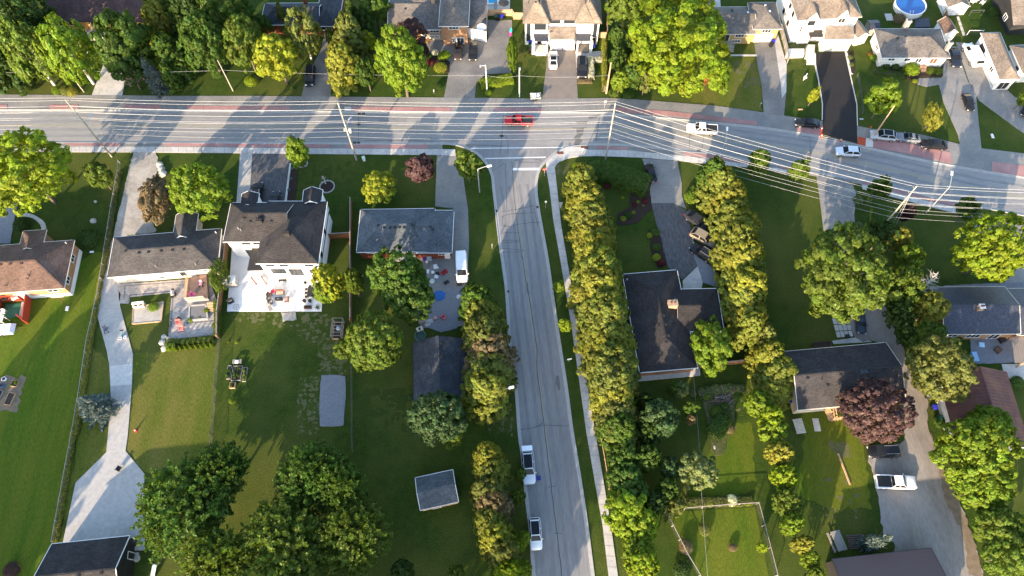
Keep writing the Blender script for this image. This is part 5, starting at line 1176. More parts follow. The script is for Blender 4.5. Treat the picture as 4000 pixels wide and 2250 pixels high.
# woods beyond the picture edge, placed so that their shadows land where the lawns are shaded
SD = Vector((math.cos(SUN_AZ), math.sin(SUN_AZ), 0))
for k, (fr, x, y, r_, h_) in enumerate((('a2', 610, 830, 3.6, 15), ('a2', 430, 1080, 5, 15), ('a2', 200, 1350, 6, 15), ('a3', 150, 330, 6, 15), ('a3', 300, 480, 4.5, 15), ('a3', 80, 850, 6.5, 15), ('a3', 30, 1250, 6, 14), ('a2', 190, 780, 1.5, 12), ('a3', 420, 330, 3, 14), ('b3', 1250, 700, 5, 14), ('b3', 1750, 1050, 5, 14), ('b3', 1350, 1150, 5, 14), ('b3', 1050, 250, 5, 14), ('b3', 1450, 350, 5, 14), ('b3', 1850, 500, 5, 14), ('b3', 1150, 950, 5, 14), ('b3', 1600, 750, 5, 14), ('b3', 1950, 1300, 5, 14), ('b3', 1550, 1350, 5, 14), ('c3', 330, 1250, 4.5, 13), ('c3', 250, 750, 4, 13))):
    zc_ = h_*.6; q = xy(G(fr, x, y))-SD*(zc_/math.tan(SUN_EL))
    leafy('broadleaf_tree', 'tree beyond the picture edge to the south-west', 'tree', q, zc_, r_, r_, h_*.4, 'big', 'green', 'trees beyond the picture edge')
# bushes: frame, x, y, radius, colour, label
for ln in '''b0|1685|495|36|white|white hydrangea bush beside the stone wall
b0|1772|525|62|lime|round yellow-green bush beside the parked sedans
b0|1742|640|62|yellow|yellow and red variegated bush at the bed's tip
b0|1645|585|38|red|dark red barberry bush in the front bed
b0|1640|530|28|green|little green shrub by the paved front yard
b0|1722|812|40|dark|low dark juniper at the driveway corner
b0|2190|875|34|lime|lime shrub at the foot of the white lamp post
a0|620|860|60|olive|western low brush clump on the verge
a0|680|865|55|gold|eastern low brush clump on the verge
a0|540|855|50|bright|westernmost bright clump on the verge
a0|2370|770|65|lime|round lime shrub on the front lawn under the birch
a0|940|300|45|green|clipped green shrub by the porch steps
b0|-10|740|50|pale|pale hydrangea beside the yellow tree
b0|355|830|30|green|tiny shrub on the verge beside the black minivan
d0|1350|660|78|lime|big round yellow-green bush in front of the white bungalow
d0|1110|625|42|dark|western dark clipped cone shrub at the white bungalow
d0|1200|625|44|dark|eastern dark clipped cone shrub at the white bungalow
d0|1535|672|45|mid|shrub right of the wooden steps
d0|1605|672|42|mid|second shrub right of the wooden steps
d0|1385|765|30|yellow|small yellow shrub at the bed's lower end
d0|1000|545|40|bright|shrub at the white bungalow's west corner
d0|965|515|26|rust|orange flowering plant by the white bungalow's west wall
d0|1060|660|36|green|low shrub at the west end of the curved bed
d0|1270|670|34|dark|low shrub between the cone shrubs and round bush
d0|775|540|26|pale|upper pale shrub in the strip bed by the black driveway
d0|790|610|26|pale|lower pale shrub in the strip bed by the black driveway
d0|2125|120|60|dark|dark shrub beside the deck in the top right
d0|1240|180|60|brown|dry brown bush beside the round pool
c1|610|245|45|lime|bright lime shrub at the end of the long hedge
c1|1042|535|20|yellow|small yellow shrub alone on the shaded lawn
c1|1190|575|17|yellow|small yellow shrub beside the red barberries
c1|1240|612|13|gold|tiny yellow shrub at the driveway edge
c1|1145|677|20|yellow|small yellow shrub in the middle of the bed
c1|1050|735|30|yellow|yellow shrub at the western end of the bed
c1|1300|893|32|yellow|bright yellow shrub beside the cracked driveway
c1|1362|1103|42|yellow|largest yellow shrub near the dark roof
c1|1408|1150|40|red|wine red shrub beside the largest yellow shrub
c1|1155|605|28|red|wine red barberry in the bed
c1|1258|568|30|red|wine red barberry near the driveway
c1|1228|500|38|green|round green shrub at the hedge end
c1|1350|860|48|green|upper green shrub beside the cracked driveway
c1|1365|1005|42|green|lower green shrub beside the cracked driveway
c1|1095|700|40|dark|dark shrub between the yellow shrubs of the bed
c1|1700|530|85|bright|bright green bush beside the second conifer row
c1|900|430|35|red|dark red shrub between the conifers and the hedge
c3|2070|735|58|white|white flowering hydrangea at the wire pen
c3|1862|757|48|yellow|yellow flowering bush at the wire pen's north fence
c3|1700|770|40|mid|green perennial clump at the wire pen's north fence
c3|2225|750|40|lime|lime perennial clump at the pen's corner
c2|1840|1080|50|mid|leafy clump beside the brush pile
c2|2130|1080|50|green|leafy clump right of the brush pile
c2|1470|1200|40|dark|dark shrub behind the conifers
p12|1720|400|65|bright|green shrub patch in the corner of the gravel box
p12|2130|545|32|lime|lime plants at the corner of the raised planter
p12|2310|440|36|lime|tall lime plants beside the deck stairs
p12|2120|440|20|mid|climbing plants on the deck's lattice
p12|2400|600|36|mid|plants along the board fence by the pavers
p12|2230|520|26|gold|yellow plants along the raised planter
b1|345|258|18|blue|first blue-grey grass tuft in the mulch strip
b1|330|358|18|blue|second blue-grey grass tuft in the mulch strip
b1|313|463|18|blue|third blue-grey grass tuft in the mulch strip
b2|1465|1090|36|bluegreen|ferny shrub beside the dark garage wall
b1|2380|1420|10|dark|tiny weed tuft by the kerb
a2|2190|1120|36|bright|small lime sapling on the mown back lawn
a2|2150|570|14|lime|upper lime seedling by the chain-link fence
a2|2235|575|16|lime|lower lime seedling by the chain-link fence
d2|1520|700|40|rust|rusty dry shrub beside the dirt track
d2|1620|1330|65|green|green bush beside the barn's white wall
d1|960|930|50|gold|sunlit dry bush at the track's upper end
d1|850|560|50|pale|pale scrub along the shaded driveway's edge
d1|860|800|40|pale|pale scrub at the lower end of the shaded driveway
d1|1050|760|70|green|low green bush at the utility pole's foot
d2|1770|560|70|dark|dark bush in front of the slate-blue house
d2|2350|950|70|green|shaded bush beside the rusty roof
c0|1310|690|40|gold|dry grass clump among the dark trees'''.split('\n'):
    fr, x, y, r_, c, lb = ln.split('|'); T(fr, float(x), float(y), float(r_), 'shrub', c, lb, name='flowering_shrub' if 'flower' in lb or 'hydrangea' in lb else 'bush')
# --- hedges grown along a line: many leaf faces in a box-like volume
def hedge(fr, pts, width, height, col, label, size=.13, dens=260, name='hedge', wob=.18):
    p = PL(fr, pts, height*.6); rs = np.random.RandomState(len(label)); t = thing(name, label, 'hedge', (p[0].x, p[0].y, 0))
    C = []; N2 = []
    for i in range(len(p)-1):
        a, b = np.array(p[i]), np.array(p[i+1]); a[2] = b[2] = 0; L = np.linalg.norm(b-a); n = int(L*width*dens*.5+L*height*dens)
        if n < 1: continue
        d = (b-a)/L; s = np.array([-d[1], d[0], 0]); u = rs.uniform(-.02, 1.02, n); w_ = 1+wob*np.sin(u*L*2.1+i)*rs.uniform(.3, 1, n); f = rs.randint(0, 4, n)
        y = np.where(f < 2, rs.uniform(-1, 1, n), np.sign(rs.uniform(-1, 1, n))*rs.uniform(.8, 1, n))*width/2*w_
        z = np.where(f < 2, height*rs.uniform(.85, 1.0, n), rs.uniform(.05, 1, n)*height)*(1+wob*.5*np.sin(u*L*1.3))
        z *= 1-.25*(np.abs(y)/(width/2))**3
        C.append(a+np.outer(u*L, d)+np.outer(y, s)+np.outer(z, [0, 0, 1])); nn = np.outer(np.where(f < 2, 0, np.sign(y)), s)+np.outer(np.where(f < 2, 1., .25), [0, 0, 1])+rs.normal(size=(n, 3))*.45; N2.append(nn)
    C = np.concatenate(C)-np.array([p[0].x, p[0].y, 0]); sz = size*rs.uniform(.6, 1.3, len(C))
    o = bpy.data.objects.new('foliage', leaf_mesh('foliage', C, np.concatenate(N2), sz, sz*.65, rs)); COL.objects.link(o); o.parent = t; o.color = (*(PAL[col] if isinstance(col, str) else col), 1)
    # woody core so that no light falls through
    b = MB()
    for i in range(len(p)-1): b.beam((p[i].x, p[i].y, height*.4), (p[i+1].x, p[i+1].y, height*.4), width*.55, height*.75)
    b.fin('stems', MT['bark'], t); return t
hedge('b0', '2120,790 2415,735', 2.2, 1.3, 'lime', 'clipped box hedge beside the white lamp post', .11, 320)
hedge('c0', '872,390 875,600 878,825', 1.0, 2.2, 'gold', 'thin tall yellow-green hedge along the twin house boundary')
hedge('c0', '742,545 748,740', 1.3, 1.0, 'white', 'row of white blooms beside the parked black car', .12)
hedge('c0', '768,555 848,558', 1.0, .9, (.42, .43, .36), 'greyish white blooms bordering the concrete pad', .12)
hedge('c0', '622,762 755,765', 1.0, .7, 'brown', 'low brown hedge below the parked black car', .1)
hedge('c1', '690,255 850,270 1000,320 1150,370 1280,420', 4.2, 2.4, 'green', 'long thick green hedge running from the junction to the driveway', .16, 200)
hedge('p12', '1860,850 1960,835', 1.1, 1.0, 'bright', 'low shrub border below the paver patio', .1)
for k in range(9):
    T('p12', 1895+k*58, 862-k*5, 27, 'cone', 'bright', '%s little cone cedar from the west bordering the paver patio' % ORD[k], h=1.7, name='cedar_bush', cat='bush', group='little cone cedars below the paver patio', trunk=False)
hedge('p12', '1860,790 2100,775 2380,745', 1.0, .7, 'mid', 'leafy perennial border along the paver patio', .1)
hedge('p12', '2420,330 2430,560 2420,720', 1.0, 1.2, 'mid', 'leafy plants lining the board fence by the pavers', .11)
hedge('a1', '1125,300 1060,640 1000,1060 950,1300', 1.0, .55, 'olive', 'overgrown grass under the chain-link fence beside the gravel drive', .12, 160)
hedge('a2', '945,0 900,260 850,560 810,830 770,1100 710,1449', .9, .55, 'gold', 'overgrown grass under the chain-link fence beside the concrete drive', .12, 160)
hedge('a3', '700,60 650,320 600,640 560,880 515,1130', .9, .5, 'gold', 'overgrown grass under the chain-link fence beside the concrete pad', .12, 160)
hedge('c2', '1770,1060 1900,1020 2050,1010 2180,1020', 1.6, .9, 'pale', 'pale weedy border around the brush pile', .12, 120)
hedge('c3', '1640,760 1750,745 1950,745 2150,745 2260,740', 1.3, .8, 'olive', 'flower border along the wire pen', .11, 200)
hedge('h7', '130,1075 300,1100 480,1120 600,1160', 1.2, .5, 'green', 'low planting along the white bungalow front bed', .1, 200)
# --- bare and dead trees
def bare(fr, x, y, h, spread, label, col='dead', n=26, lean=0):
    p = G(fr, x, y, h*.6); t = thing('dead_tree', label, 'tree', (p.x, p.y, 0)); r_ = random.Random(int(x)); b = MB(); P = Vector((p.x, p.y, 0))
    b.tube([P, P+Vector((0, 0, h))], .14, 7, r1=.03); b.fin('trunk', MT['bark_white'], t); b = MB()
    for k in range(n):
        a = r_.uniform(0, 6.28); z = h*r_.uniform(.3, .95); l = spread*(1.15-z/h)*r_.uniform(.7, 1.2); q = P+Vector((0, 0, z)); e = q+Vector((l*math.cos(a), l*math.sin(a), l*.35))
        b.tube([q, q.lerp(e, .5)+Vector((0, 0, -.1)), e], .05, 4, r1=.015)
        for j in range(4):
            m_ = q.lerp(e, r_.uniform(.4, 1)); b.tube([m_, m_+Vector((r_.uniform(-1, 1), r_.uniform(-1, 1), r_.uniform(-.2, .6)))*l*.35], .02, 3, r1=.008)
    b.fin('branches', MT['bark_white'], t)
bare('d1', 1500, 1340, 9, 2.8, 'dead grey conifer skeleton beside the slate-blue roof', n=46)
bare('c2', 1090, 1270, 5, 2.6, 'bare silvery dead tree among the roadside conifers', n=14)
bare('b3', 2330, 1150, 5, 2.4, 'bare grey dead tree in the row west of the parked cars', n=14)
bare('b1', 640, 360, 2.6, .9, 'small leafless sapling in the stone tree ring', n=16)
# ================================================================== VEHICLES
def quad_in(q, m, off):
    """a pane set into a four-cornered face"""
    ce = sum(q, Vector())/4; n = (q[1]-q[0]).cross(q[2]-q[1]).normalized()
    return [p+(ce-p)*m+n*off for p in q]
def add_pane(root, name, q, m=.10, mt='car_glass', off=.012):
    a = quad_in(q, m, off); b = quad_in(q, m, -.02); mb = MB(); mb.add(a+b, [(0, 1, 2, 3), (7, 6, 5, 4), (0, 4, 5, 1), (1, 5, 6, 2), (2, 6, 7, 3), (3, 7, 4, 0)])
    return mb.fin(name, MT[mt], root, local=True)
CAR = dict( # L, W, secs (x/L, zlow, ztop, width factor), cabin (rear base, rear roof, front roof, front base) x/L, belt rear, belt front, roof z
    sedan=(4.75, 1.84, ((-.5, .42, .74, .54), (-.492, .36, .84, .72), (-.47, .30, .92, .87), (-.43, .24, 1.00, .96), (-.28, .2, 1.02, 1), (.12, .2, .98, 1), (.30, .2, .92, 1), (.40, .22, .84, .99), (.445, .22, .78, .93), (.475, .28, .72, .84), (.492, .32, .66, .70), (.5, .38, .58, .50)), (-.38, -.20, .06, .23), 1.0, .95, 1.45, .33),
    suv=(4.75, 1.92, ((-.5, .5, .86, .66), (-.494, .40, 1.0, .82), (-.475, .34, 1.06, .93), (-.40, .26, 1.10, 1), (.15, .26, 1.06, 1), (.32, .26, 1.02, 1), (.40, .28, .97, .99), (.445, .28, .92, .93), (.476, .32, .85, .84), (.492, .38, .77, .71), (.5, .44, .68, .52)), (-.475, -.40, .08, .24), 1.08, 1.04, 1.74, .37),
    crossover=(4.55, 1.86, ((-.5, .48, .84, .64), (-.493, .38, .96, .80), (-.472, .32, 1.02, .92), (-.40, .25, 1.06, 1), (.14, .25, 1.02, 1), (.31, .25, .98, 1), (.40, .27, .91, .99), (.445, .27, .86, .93), (.476, .31, .79, .84), (.492, .37, .71, .71), (.5, .43, .62, .52)), (-.465, -.33, .06, .235), 1.04, 1.0, 1.62, .35),
    minivan=(5.1, 1.98, ((-.5, .5, .9, .86), (-.488, .32, 1.08, .95), (-.40, .24, 1.10, 1), (.2, .24, 1.06, 1), (.34, .24, .98, .98), (.45, .28, .84, .9), (.5, .38, .66, .74)), (-.485, -.43, .13, .30), 1.08, 1.02, 1.76, .34),
    van=(5.6, 2.05, ((-.5, .5, 1.1, .92), (-.49, .36, 1.2, .97), (-.40, .3, 1.24, 1), (.24, .3, 1.2, 1), (.36, .3, 1.12, .99), (.46, .33, 1.0, .93), (.5, .42, .8, .82)), (-.492, -.47, .19, .325), 1.22, 1.15, 2.05, .37),
    pickup=(5.85, 2.02, ((-.5, .52, .98, .94), (-.49, .42, 1.12, .98), (-.40, .36, 1.14, 1), (.15, .36, 1.14, 1), (.30, .36, 1.14, 1), (.43, .38, 1.08, .97), (.49, .42, .96, .9), (.5, .5, .85, .82)), (-.12, -.085, .12, .235), 1.13, 1.12, 1.86, .40))
def build_car(kind, top=None):
    L, W, secs, cab, bz, fz, rz_, wr = CAR[kind]
    root = thing('parked_car', 'x', 'car'); hw = W/2
    b = MB(); vs = []; n = 12
    for x, zl, zt, wf in secs:
        w_ = hw*wf; h = zt-zl
        ring = [(w_*.80, zl), (w_*.97, zl+h*.18), (w_*1.0, zl+h*.5), (w_*.985, zl+h*.78), (w_*.92, zt-h*.06), (w_*.80, zt)]
        ring = ring+[(-a, z) for a, z in ring[::-1]]
        vs += [(x*L, a, z) for a, z in ring]
    fs = [(i*n+j, i*n+(j+1) % n, (i+1)*n+(j+1) % n, (i+1)*n+j) for i in range(len(secs)-1) for j in range(n)]
    k = (len(secs)-1)*n
    b.add(vs, fs, 0, True); b.add(vs[:n], [tuple(range(n))[::-1]]); b.add(vs[k:], [tuple(range(n))])
    body = b.fin('body', MT['paint'], root, local=True)
    x0, x1, x2, x3 = (c*L for c in cab); wb, wt = hw*.90, hw*.70
    if kind in ('van', 'minivan'): wt = hw*.80
    V = Vector; q = dict(rb=(V((x0, -wb, bz)), V((x0, wb, bz))), rt=(V((x1, -wt, rz_-.05)), V((x1, wt, rz_-.05))), ft=(V((x2, -wt, rz_-.03)), V((x2, wt, rz_-.03))), fb=(V((x3, -wb, fz)), V((x3, wb, fz))))
    xm = (x1+x2)/2; mt_ = (V((xm, -wt, rz_)), V((xm, wt, rz_)))
    c = MB()
    def f4(*p): c.add(p, [(0, 1, 2, 3)])
    f4(q['rb'][1], q['rb'][0], q['rt'][0], q['rt'][1]); f4(q['fb'][0], q['fb'][1], q['ft'][1], q['ft'][0])
    for s in (0, 1):
        pts = [q['rb'][s], q['fb'][s], q['ft'][s], mt_[s], q['rt'][s]]; c.add(pts if s == 0 else pts[::-1], [(0, 1, 2, 3, 4)])
    c.fin('cabin', MT['paint'], root, local=True)
    r_ = MB(); e = .03
    for a, b2 in (('rt', None), (None, 'ft')):
        pa = q['rt'] if a else mt_; pb = mt_ if a else q['ft']
        r_.add([pa[0]-V((0, e, 0)), pb[0]-V((0, e, 0)), pb[1]+V((0, e, 0)), pa[1]+V((0, e, 0))], [(0, 1, 2, 3)])
        lo = V((0, 0, .05)); r_.add([pa[0]-V((0, e, 0))-lo, pb[0]-V((0, e, 0))-lo, pb[0]-V((0, e, 0)), pa[0]-V((0, e, 0))], [(0, 1, 2, 3)]); r_.add([pa[1]+V((0, e, 0))-lo, pb[1]+V((0, e, 0))-lo, pb[1]+V((0, e, 0)), pa[1]+V((0, e, 0))], [(3, 2, 1, 0)])
    ro = r_.fin('roof', MT['paint'], root, local=True)
    add_pane(root, 'windshield', [q['fb'][0], q['fb'][1], q['ft'][1], q['ft'][0]], .09); add_pane(root, 'rear_window', [q['rb'][1], q['rb'][0], q['rt'][0], q['rt'][1]], .13)
    for s in (0, 1):
        xs = [0, .5, 1] if kind != 'minivan' and kind != 'van' else [0, .36, .70, 1]
        if kind == 'van': xs = [.72, 1]
        for i in range(len(xs)-1):
            lo0, lo1 = q['rb'][s].lerp(q['fb'][s], xs[i]), q['rb'][s].lerp(q['fb'][s], xs[i+1]); up0, up1 = q['rt'][s].lerp(q['ft'][s], xs[i]), q['rt'][s].lerp(q['ft'][s], xs[i+1])
            add_pane(root, 'side_window', [lo0, lo1, up1, up0] if s == 0 else [lo1, lo0, up0, up1], .14)
    if top: add_pane(root, 'roof_glass', [V((x1+.1, -wt, rz_+.012)), V((x2, -wt, rz_+.012)), V((x2, wt, rz_+.012)), V((x1+.1, wt, rz_+.012))] if top == 'glass' else [V((x1+(x2-x1)*.45, -wt, rz_+.012)), V((x2, -wt, rz_+.012)), V((x2, wt, rz_+.012)), V((x1+(x2-x1)*.45, wt, rz_+.012))], .10, off=.01)
    if kind in ('suv', 'minivan'):
        for s in (-1, 1): MB().beam((x1+.15, s*wt*.93, rz_+.05), (x2-.1, s*wt*.93, rz_+.05), .05, .05).fin('roof_rail', MT['rim'], root, local=True)
    for sx in (.31, -.31):
        for s in (-1, 1):
            y = s*(hw-.11); tb = MB(); tb.tube([(sx*L, y-.115, wr), (sx*L, y+.115, wr)], wr, 18); tw = tb.fin('wheel', MT['tyre'], root, local=True)
            tb = MB(); tb.tube([(sx*L, y+s*.10, wr), (sx*L, y+s*.125, wr)], wr*.64, 14); tb.fin('rim', MT['rim'], tw, local=True)
            MB().tube([(sx*L, s*(hw*.965)-.01, wr+.03), (sx*L, s*(hw*.965)+.01, wr+.03)], wr*1.15, 18).fin('wheel_arch', MT['black_plastic'], root, local=True)
    zf = secs[-2][2]; zr = secs[1][2]
    for s in (-1, 1):
        MB().box((L*.475, s*hw*.66, zf-.06), (.26, .34, .13), -s*.35).fin('headlight', MT['lamp_clear'], root, local=True)
        MB().box((-L*.485, s*hw*.72, zr-.14), (.12, .30, .16), s*.2).fin('taillight', MT['lamp_red'], root, local=True)
        MB().box((x3-.25, s*(hw+.07), fz+.1), (.14, .2, .14)).fin('mirror', MT['paint'], root, local=True)
    MB().box((L*.488, 0, secs[-2][1]+.20), (.08, hw*.9, .20)).fin('grille', MT['black_plastic'], root, local=True)
    MB().box((-L*.495, 0, zr-.28), (.05, .50, .12)).fin('number_plate', MT['trim_white'], root, local=True)
    if kind == 'pickup':
        z = bz+.03; MB().box((-.305*L, 0, z), (.355*L, hw*1.62, .03)).fin('bed_liner_shade', MT['black_plastic'], root, local=True)  # flat black sheet: liner, and shade of the open bed put into colour
        for s in (-1, 1): MB().box((-.305*L, s*hw*.90, z+.02), (.37*L, .13, .07)).fin('bed_rail', MT['paint'], root, local=True)
        MB().box((-.488*L, 0, z+.02), (.10, hw*1.7, .07)).fin('tailgate', MT['paint'], root, local=True)
    return root
PROTO = {}
def car(kind, fr, rear, front, col, label, top=None, name=None, cat=None, group='parked cars', z=.8):
    a, b = G(fr, *rear, z), G(fr, *front, z); L = CAR[kind][0]; s = min(1.12, max(.9, (b-a).length/L))
    k = (kind, top)
    if k not in PROTO: PROTO[k] = build_car(kind, top); r_ = PROTO[k]
    else: r_ = copy_tree(PROTO[k])
    c = (a+b)/2; r_.location = (c.x, c.y, .09); r_.rotation_euler = (0, 0, math.atan2(b.y-a.y, b.x-a.x)); r_.scale = (s, s, s); r_.name = name or {'pickup': 'pickup_truck', 'van': 'cargo_van', 'minivan': 'minivan'}.get(kind, 'parked_car')
    tag(r_, label, cat or {'pickup': 'pickup truck', 'van': 'van', 'minivan': 'minivan'}.get(kind, 'car'), group); recolour(r_, col); return r_
BK, DB, WH, SI = (.012, .012, .014), (.016, .020, .032), (.80, .80, .80), (.52, .56, .60)
car('minivan', 'b0', (520, 630), (500, 808), BK, 'black minivan on the narrow driveway beside the glowing yellow tree')
car('sedan', 'b0', (1912, 402), (1904, 555), (.045, .032, .026), 'dark bronze sedan in front of the grey house, west of the pair', top='half')
car('sedan', 'b0', (2050, 400), (2043, 562), BK, 'black sedan with silvery roof edge, east of the pair by the white garage')
car('pickup', 'c0', (200, 1143), (-70, 1135), (.45, .012, .018), 'red pickup truck driving west on the main road', group='vehicles driving on the main road')
car('sedan', 'c0', (390, 645), (388, 480), WH, 'white sedan with black roof glass nosed in at the twin garage doors', top='glass')
car('suv', 'c0', (662, 537), (660, 738), BK, 'black SUV beside the row of white blooms', top='glass')
car('pickup', 'c0', (1938, 1228), (1648, 1208), WH, 'white pickup truck driving west under the wires', group='vehicles driving on the main road')
car('sedan', 'd0', (1730, 440), (1788, 632), DB, 'dark blue-black car beside the white bungalow\'s right end')
car('van', 'd0', (1992, 612), (1885, 402), WH, 'large white van parked beside the brown hipped roof', z=1.2)
car('sedan', 'd0', (1865, 880), (1920, 1032), BK, 'black car alone on the long curved driveway at the upper right')
car('sedan', 'd0', (2480, 960), (2425, 1085), BK, 'dark car cut by the right edge of the picture')
car('sedan', 'd0', (490, 1166), (260, 1148), BK, 'black sedan on the verge just west of the fresh black driveway')
car('crossover', 'd0', (1210, 1290), (968, 1264), (.40, .42, .44), 'silver car at the foot of the leaning utility pole', top='glass')
car('sedan', 'd0', (1442, 1308), (1216, 1284), (.17, .19, .22), 'grey sedan in the middle of three cars on the red verge', top='half')
car('sedan', 'd0', (1692, 1372), (1443, 1350), BK, 'black sedan, easternmost of three on the red verge')
car('crossover', 'd1', (874, 108), (642, 94), (.58, .64, .70), 'silver-blue crossover driving below the black driveway', group='vehicles driving on the main road')
car('suv', 'b1', (5, 615), (22, 398), BK, 'black SUV on the shaded driveway above the white house')
car('sedan', 'b1', (172, 648), (190, 478), DB, 'dark sedan half behind the white house\'s front eave')
car('van', 'b1', (1933, 1052), (1946, 1322), WH, 'white cargo van behind the red brick bungalow', z=1.2)
car('sedan', 'c1', (1335, 383), (1288, 210), BK, 'black sedan at the street end of the cracked driveway')
car('sedan', 'c1', (1640, 668), (1862, 842), (.03, .03, .034), 'black car with bright reflections nearest the bush under the conifers')
car('crossover', 'c1', (1690, 850), (1930, 985), (.24, .20, .14), 'car under a beige cover below the conifers')
car('suv', 'c1', (1900, 1120), (1690, 985), BK, 'black SUV at the back under the conifers')
car('sedan', 'd2', (868, 296), (888, 456), (.03, .042, .065), 'dark blue car under the big leafy maple beside stepping slabs')
car('suv', 'd3', (1240, 272), (945, 278), BK, 'black SUV half under the big purple-leaved maple')
car('pickup', 'd3', (1010, 560), (1390, 568), WH, 'white pickup truck with black bed on the gravel lot')
v = car('suv', 'c3', (142, 275), (166, 582), (.62, .66, .72), 'pale grey SUV with black roof and raised tailgate, northern of two on the street', top='glass', group='cars parked on the street')
hx = G('c3', 145, 275, 2.0); hb = MB(); hb.box((-2.55, 0, 1.95), (.75, 1.55, .06)); ht = hb.fin('raised_tailgate', MT['paint'], v, local=True); ht.color = (.75, .8, .85, 1)
car('suv', 'c3', (210, 898), (232, 1204), WH, 'white SUV with black roof glass, southern of two on the street', top='glass', group='cars parked on the street')
# ================================================================== POLES, LAMPS, WIRES
def pole_h(fr, base, top):
    b = G(fr, *base); return min((((G(fr, *top, z/10)-b).xy.length), z/10) for z in range(15, 260))[1]
def upole(p, h, label, r=.17, m='wood_pole', group='utility poles', arms=(), name='utility_pole', cat='utility pole'):
    t = thing(name, label, cat, (p.x, p.y, 0), group); b = MB(); b.tube([(p.x, p.y, 0), (p.x, p.y, h*.5), (p.x, p.y, h)], r, 10, r1=r*.62); b.fin('pole', MT[m], t)
    for z, d in arms:
        if abs(d) > .02: MB().beam((p.x, p.y, z-.12), (p.x+WU.x*d, p.y+WU.y*d, z-.12), .08, .08).fin('bracket', MT['galv'], t)
        MB().lathe((p.x+WU.x*d, p.y+WU.y*d, z-.12), [(0, -.06), (.07, -.04), (.045, .02), (.07, .06), (.04, .12), (0, .14)], 8).fin('insulator', MT['iron'], t)
    return t
WU = Vector((0.02, 1, 0)).normalized()
PP = [xy(G('a0', 437*2.415, 612*2.415)), xy(G('b0', 393*2.415, 625*2.415)), xy(G('c0', 365*2.415, 627*2.415)), xy(G('d1', 1400, 432, 16.2))]
LV = [(16.75, 0), (15.5, .55), (15.2, -.5), (14.0, .55), (13.7, -.5), (12.5, .5), (12.15, -.5), (10.8, .25), (9.3, .25), (8.3, .25), (7.4, -.25)]
e0 = PP[0]-(PP[1]-PP[0])*1.05; a_, b_ = G('d1', 1400, 415, 16.75), G('d1', 2415, 455, 16.5); e1 = xy(PP[3]+(xy(b_)-PP[3])*1.9)
nm = ('western utility pole on the south verge', 'utility pole with grey transformer beside the stone tree ring', 'white-lit utility pole at the junction where the wires bend', 'guyed utility pole on the shaded lawn at the right')
pts = [e0]+PP+[e1]
for k, p in enumerate(PP):
    t = upole(p, 16.35, nm[k], arms=LV[1:] if k < 3 else LV[1:8])
    if k in (0, 1):
        z = 9.6; h_ = p+Vector((.5, 1.5, z+.5)); b = MB(); b.tube([p+Vector((0, 0, z)), p+Vector((.25, .8, z+.4)), h_], .05, 6); b.fin('lamp_arm', MT['galv'], t); b = MB(); b.box(h_+Vector((.2, .25, 0)), (.7, .28, .14), .9); b.fin('lamp_head', MT['galv'], t)
    if k == 1:
        b = MB(); b.lathe(p+Vector((.55, .1, 8.2)), [(0, 0), (.28, 0), (.30, .1), (.30, .9), (.24, 1.0), (0, 1.05)], 14); b.fin('transformer', MT['galv'], t)
        b = MB(); b.box(p+Vector((-.4, .1, 9.0)), (.3, .3, .5)); b.fin('switch_box', MT['galv'], t)
    if k == 3:
        for fr, x, y in (('d1', 1165, 800), ('d1', 1190, 825), ('d1', 1095, 778)):
            g_ = G(fr, x, y); b = MB(); b.tube([(p.x, p.y, 14.5 if x > 1150 else 10), (g_.x, g_.y, .1)], .05 if x > 1150 else .03, 5); b.fin('guy_wire', MT['galv'], t)
WN = 'topmost second third fourth fifth sixth seventh eighth ninth tenth lowest'.split()
for k, (z, d) in enumerate(LV):
    b = MB(); line = []
    for i in range(len(pts)-1):
        n1 = WU if i < 3 else Vector((.25, .97, 0)); p, q = pts[i]+WU*d, pts[i+1]+n1*d
        for j in range(10 if i < len(pts)-2 else 11): t = j/10; line.append(Vector((p.x+(q.x-p.x)*t, p.y+(q.y-p.y)*t, z-(.75 if k else .5)*4*t*(1-t))))
    b.tube(line, .021 if k < 8 else .016, 4); b.fin('overhead_wire', MT['wire'], None, label='%s pale overhead wire strung along the main road' % WN[k], cat='wire', group='overhead wires on the utility poles')
def spole(fr, base, top, label, m, r=.13):
    h = pole_h(fr, base, top); p = G(fr, *base); return upole(p, h, label, r, m), p, h
NP = [spole('a0', (793, 867), (580, 580), 'thin leaning-looking pole beside the concrete driveway', 'wood_pole'), spole('a0', (2200, 858), (2055, 565), 'thin pole in front of the oval leafy tree', 'wood_pole'),
      spole('c0', (890, 880), (940, 590), 'white pole beside the thin tall hedge', 'wood_light', .2)]
pd = upole(G('d0', 980, 1310), pole_h('d0', (980, 1310), (1200, 1000)), 'tall pale pole rising from the red verge by the silver car', .17, 'wood_light')
LPn = [('b0', (2180, 868), (2168, 612), 'white lamp post beside the clipped box hedge'), ('c0', (70, 915), (70, 640), 'white lamp post on the grass west of the twin house driveway')]
lpp = []
for fr, b_, t_, lb in LPn:
    h = pole_h(fr, b_, t_); p = G(fr, *b_); lpp.append((p, h)); t = thing('street_lamp', lb, 'street lamp', (p.x, p.y, 0), 'street lamps'); b = MB(); b.tube([(p.x, p.y, 0), (p.x, p.y, h)], .11, 8, r1=.08); b.fin('pole', MT['trim_white'], t)
    b = MB(); s_ = -1 if fr == 'b0' else .1; b.beam((p.x, p.y, h-.15), (p.x+s_*.9, p.y-.2, h), .06, .06); b.fin('lamp_arm', MT['trim_white'], t); b = MB(); b.box((p.x+s_*1.0, p.y-.25, h), (.3, .55, .14)); b.fin('lamp_head', MT['galv'], t)
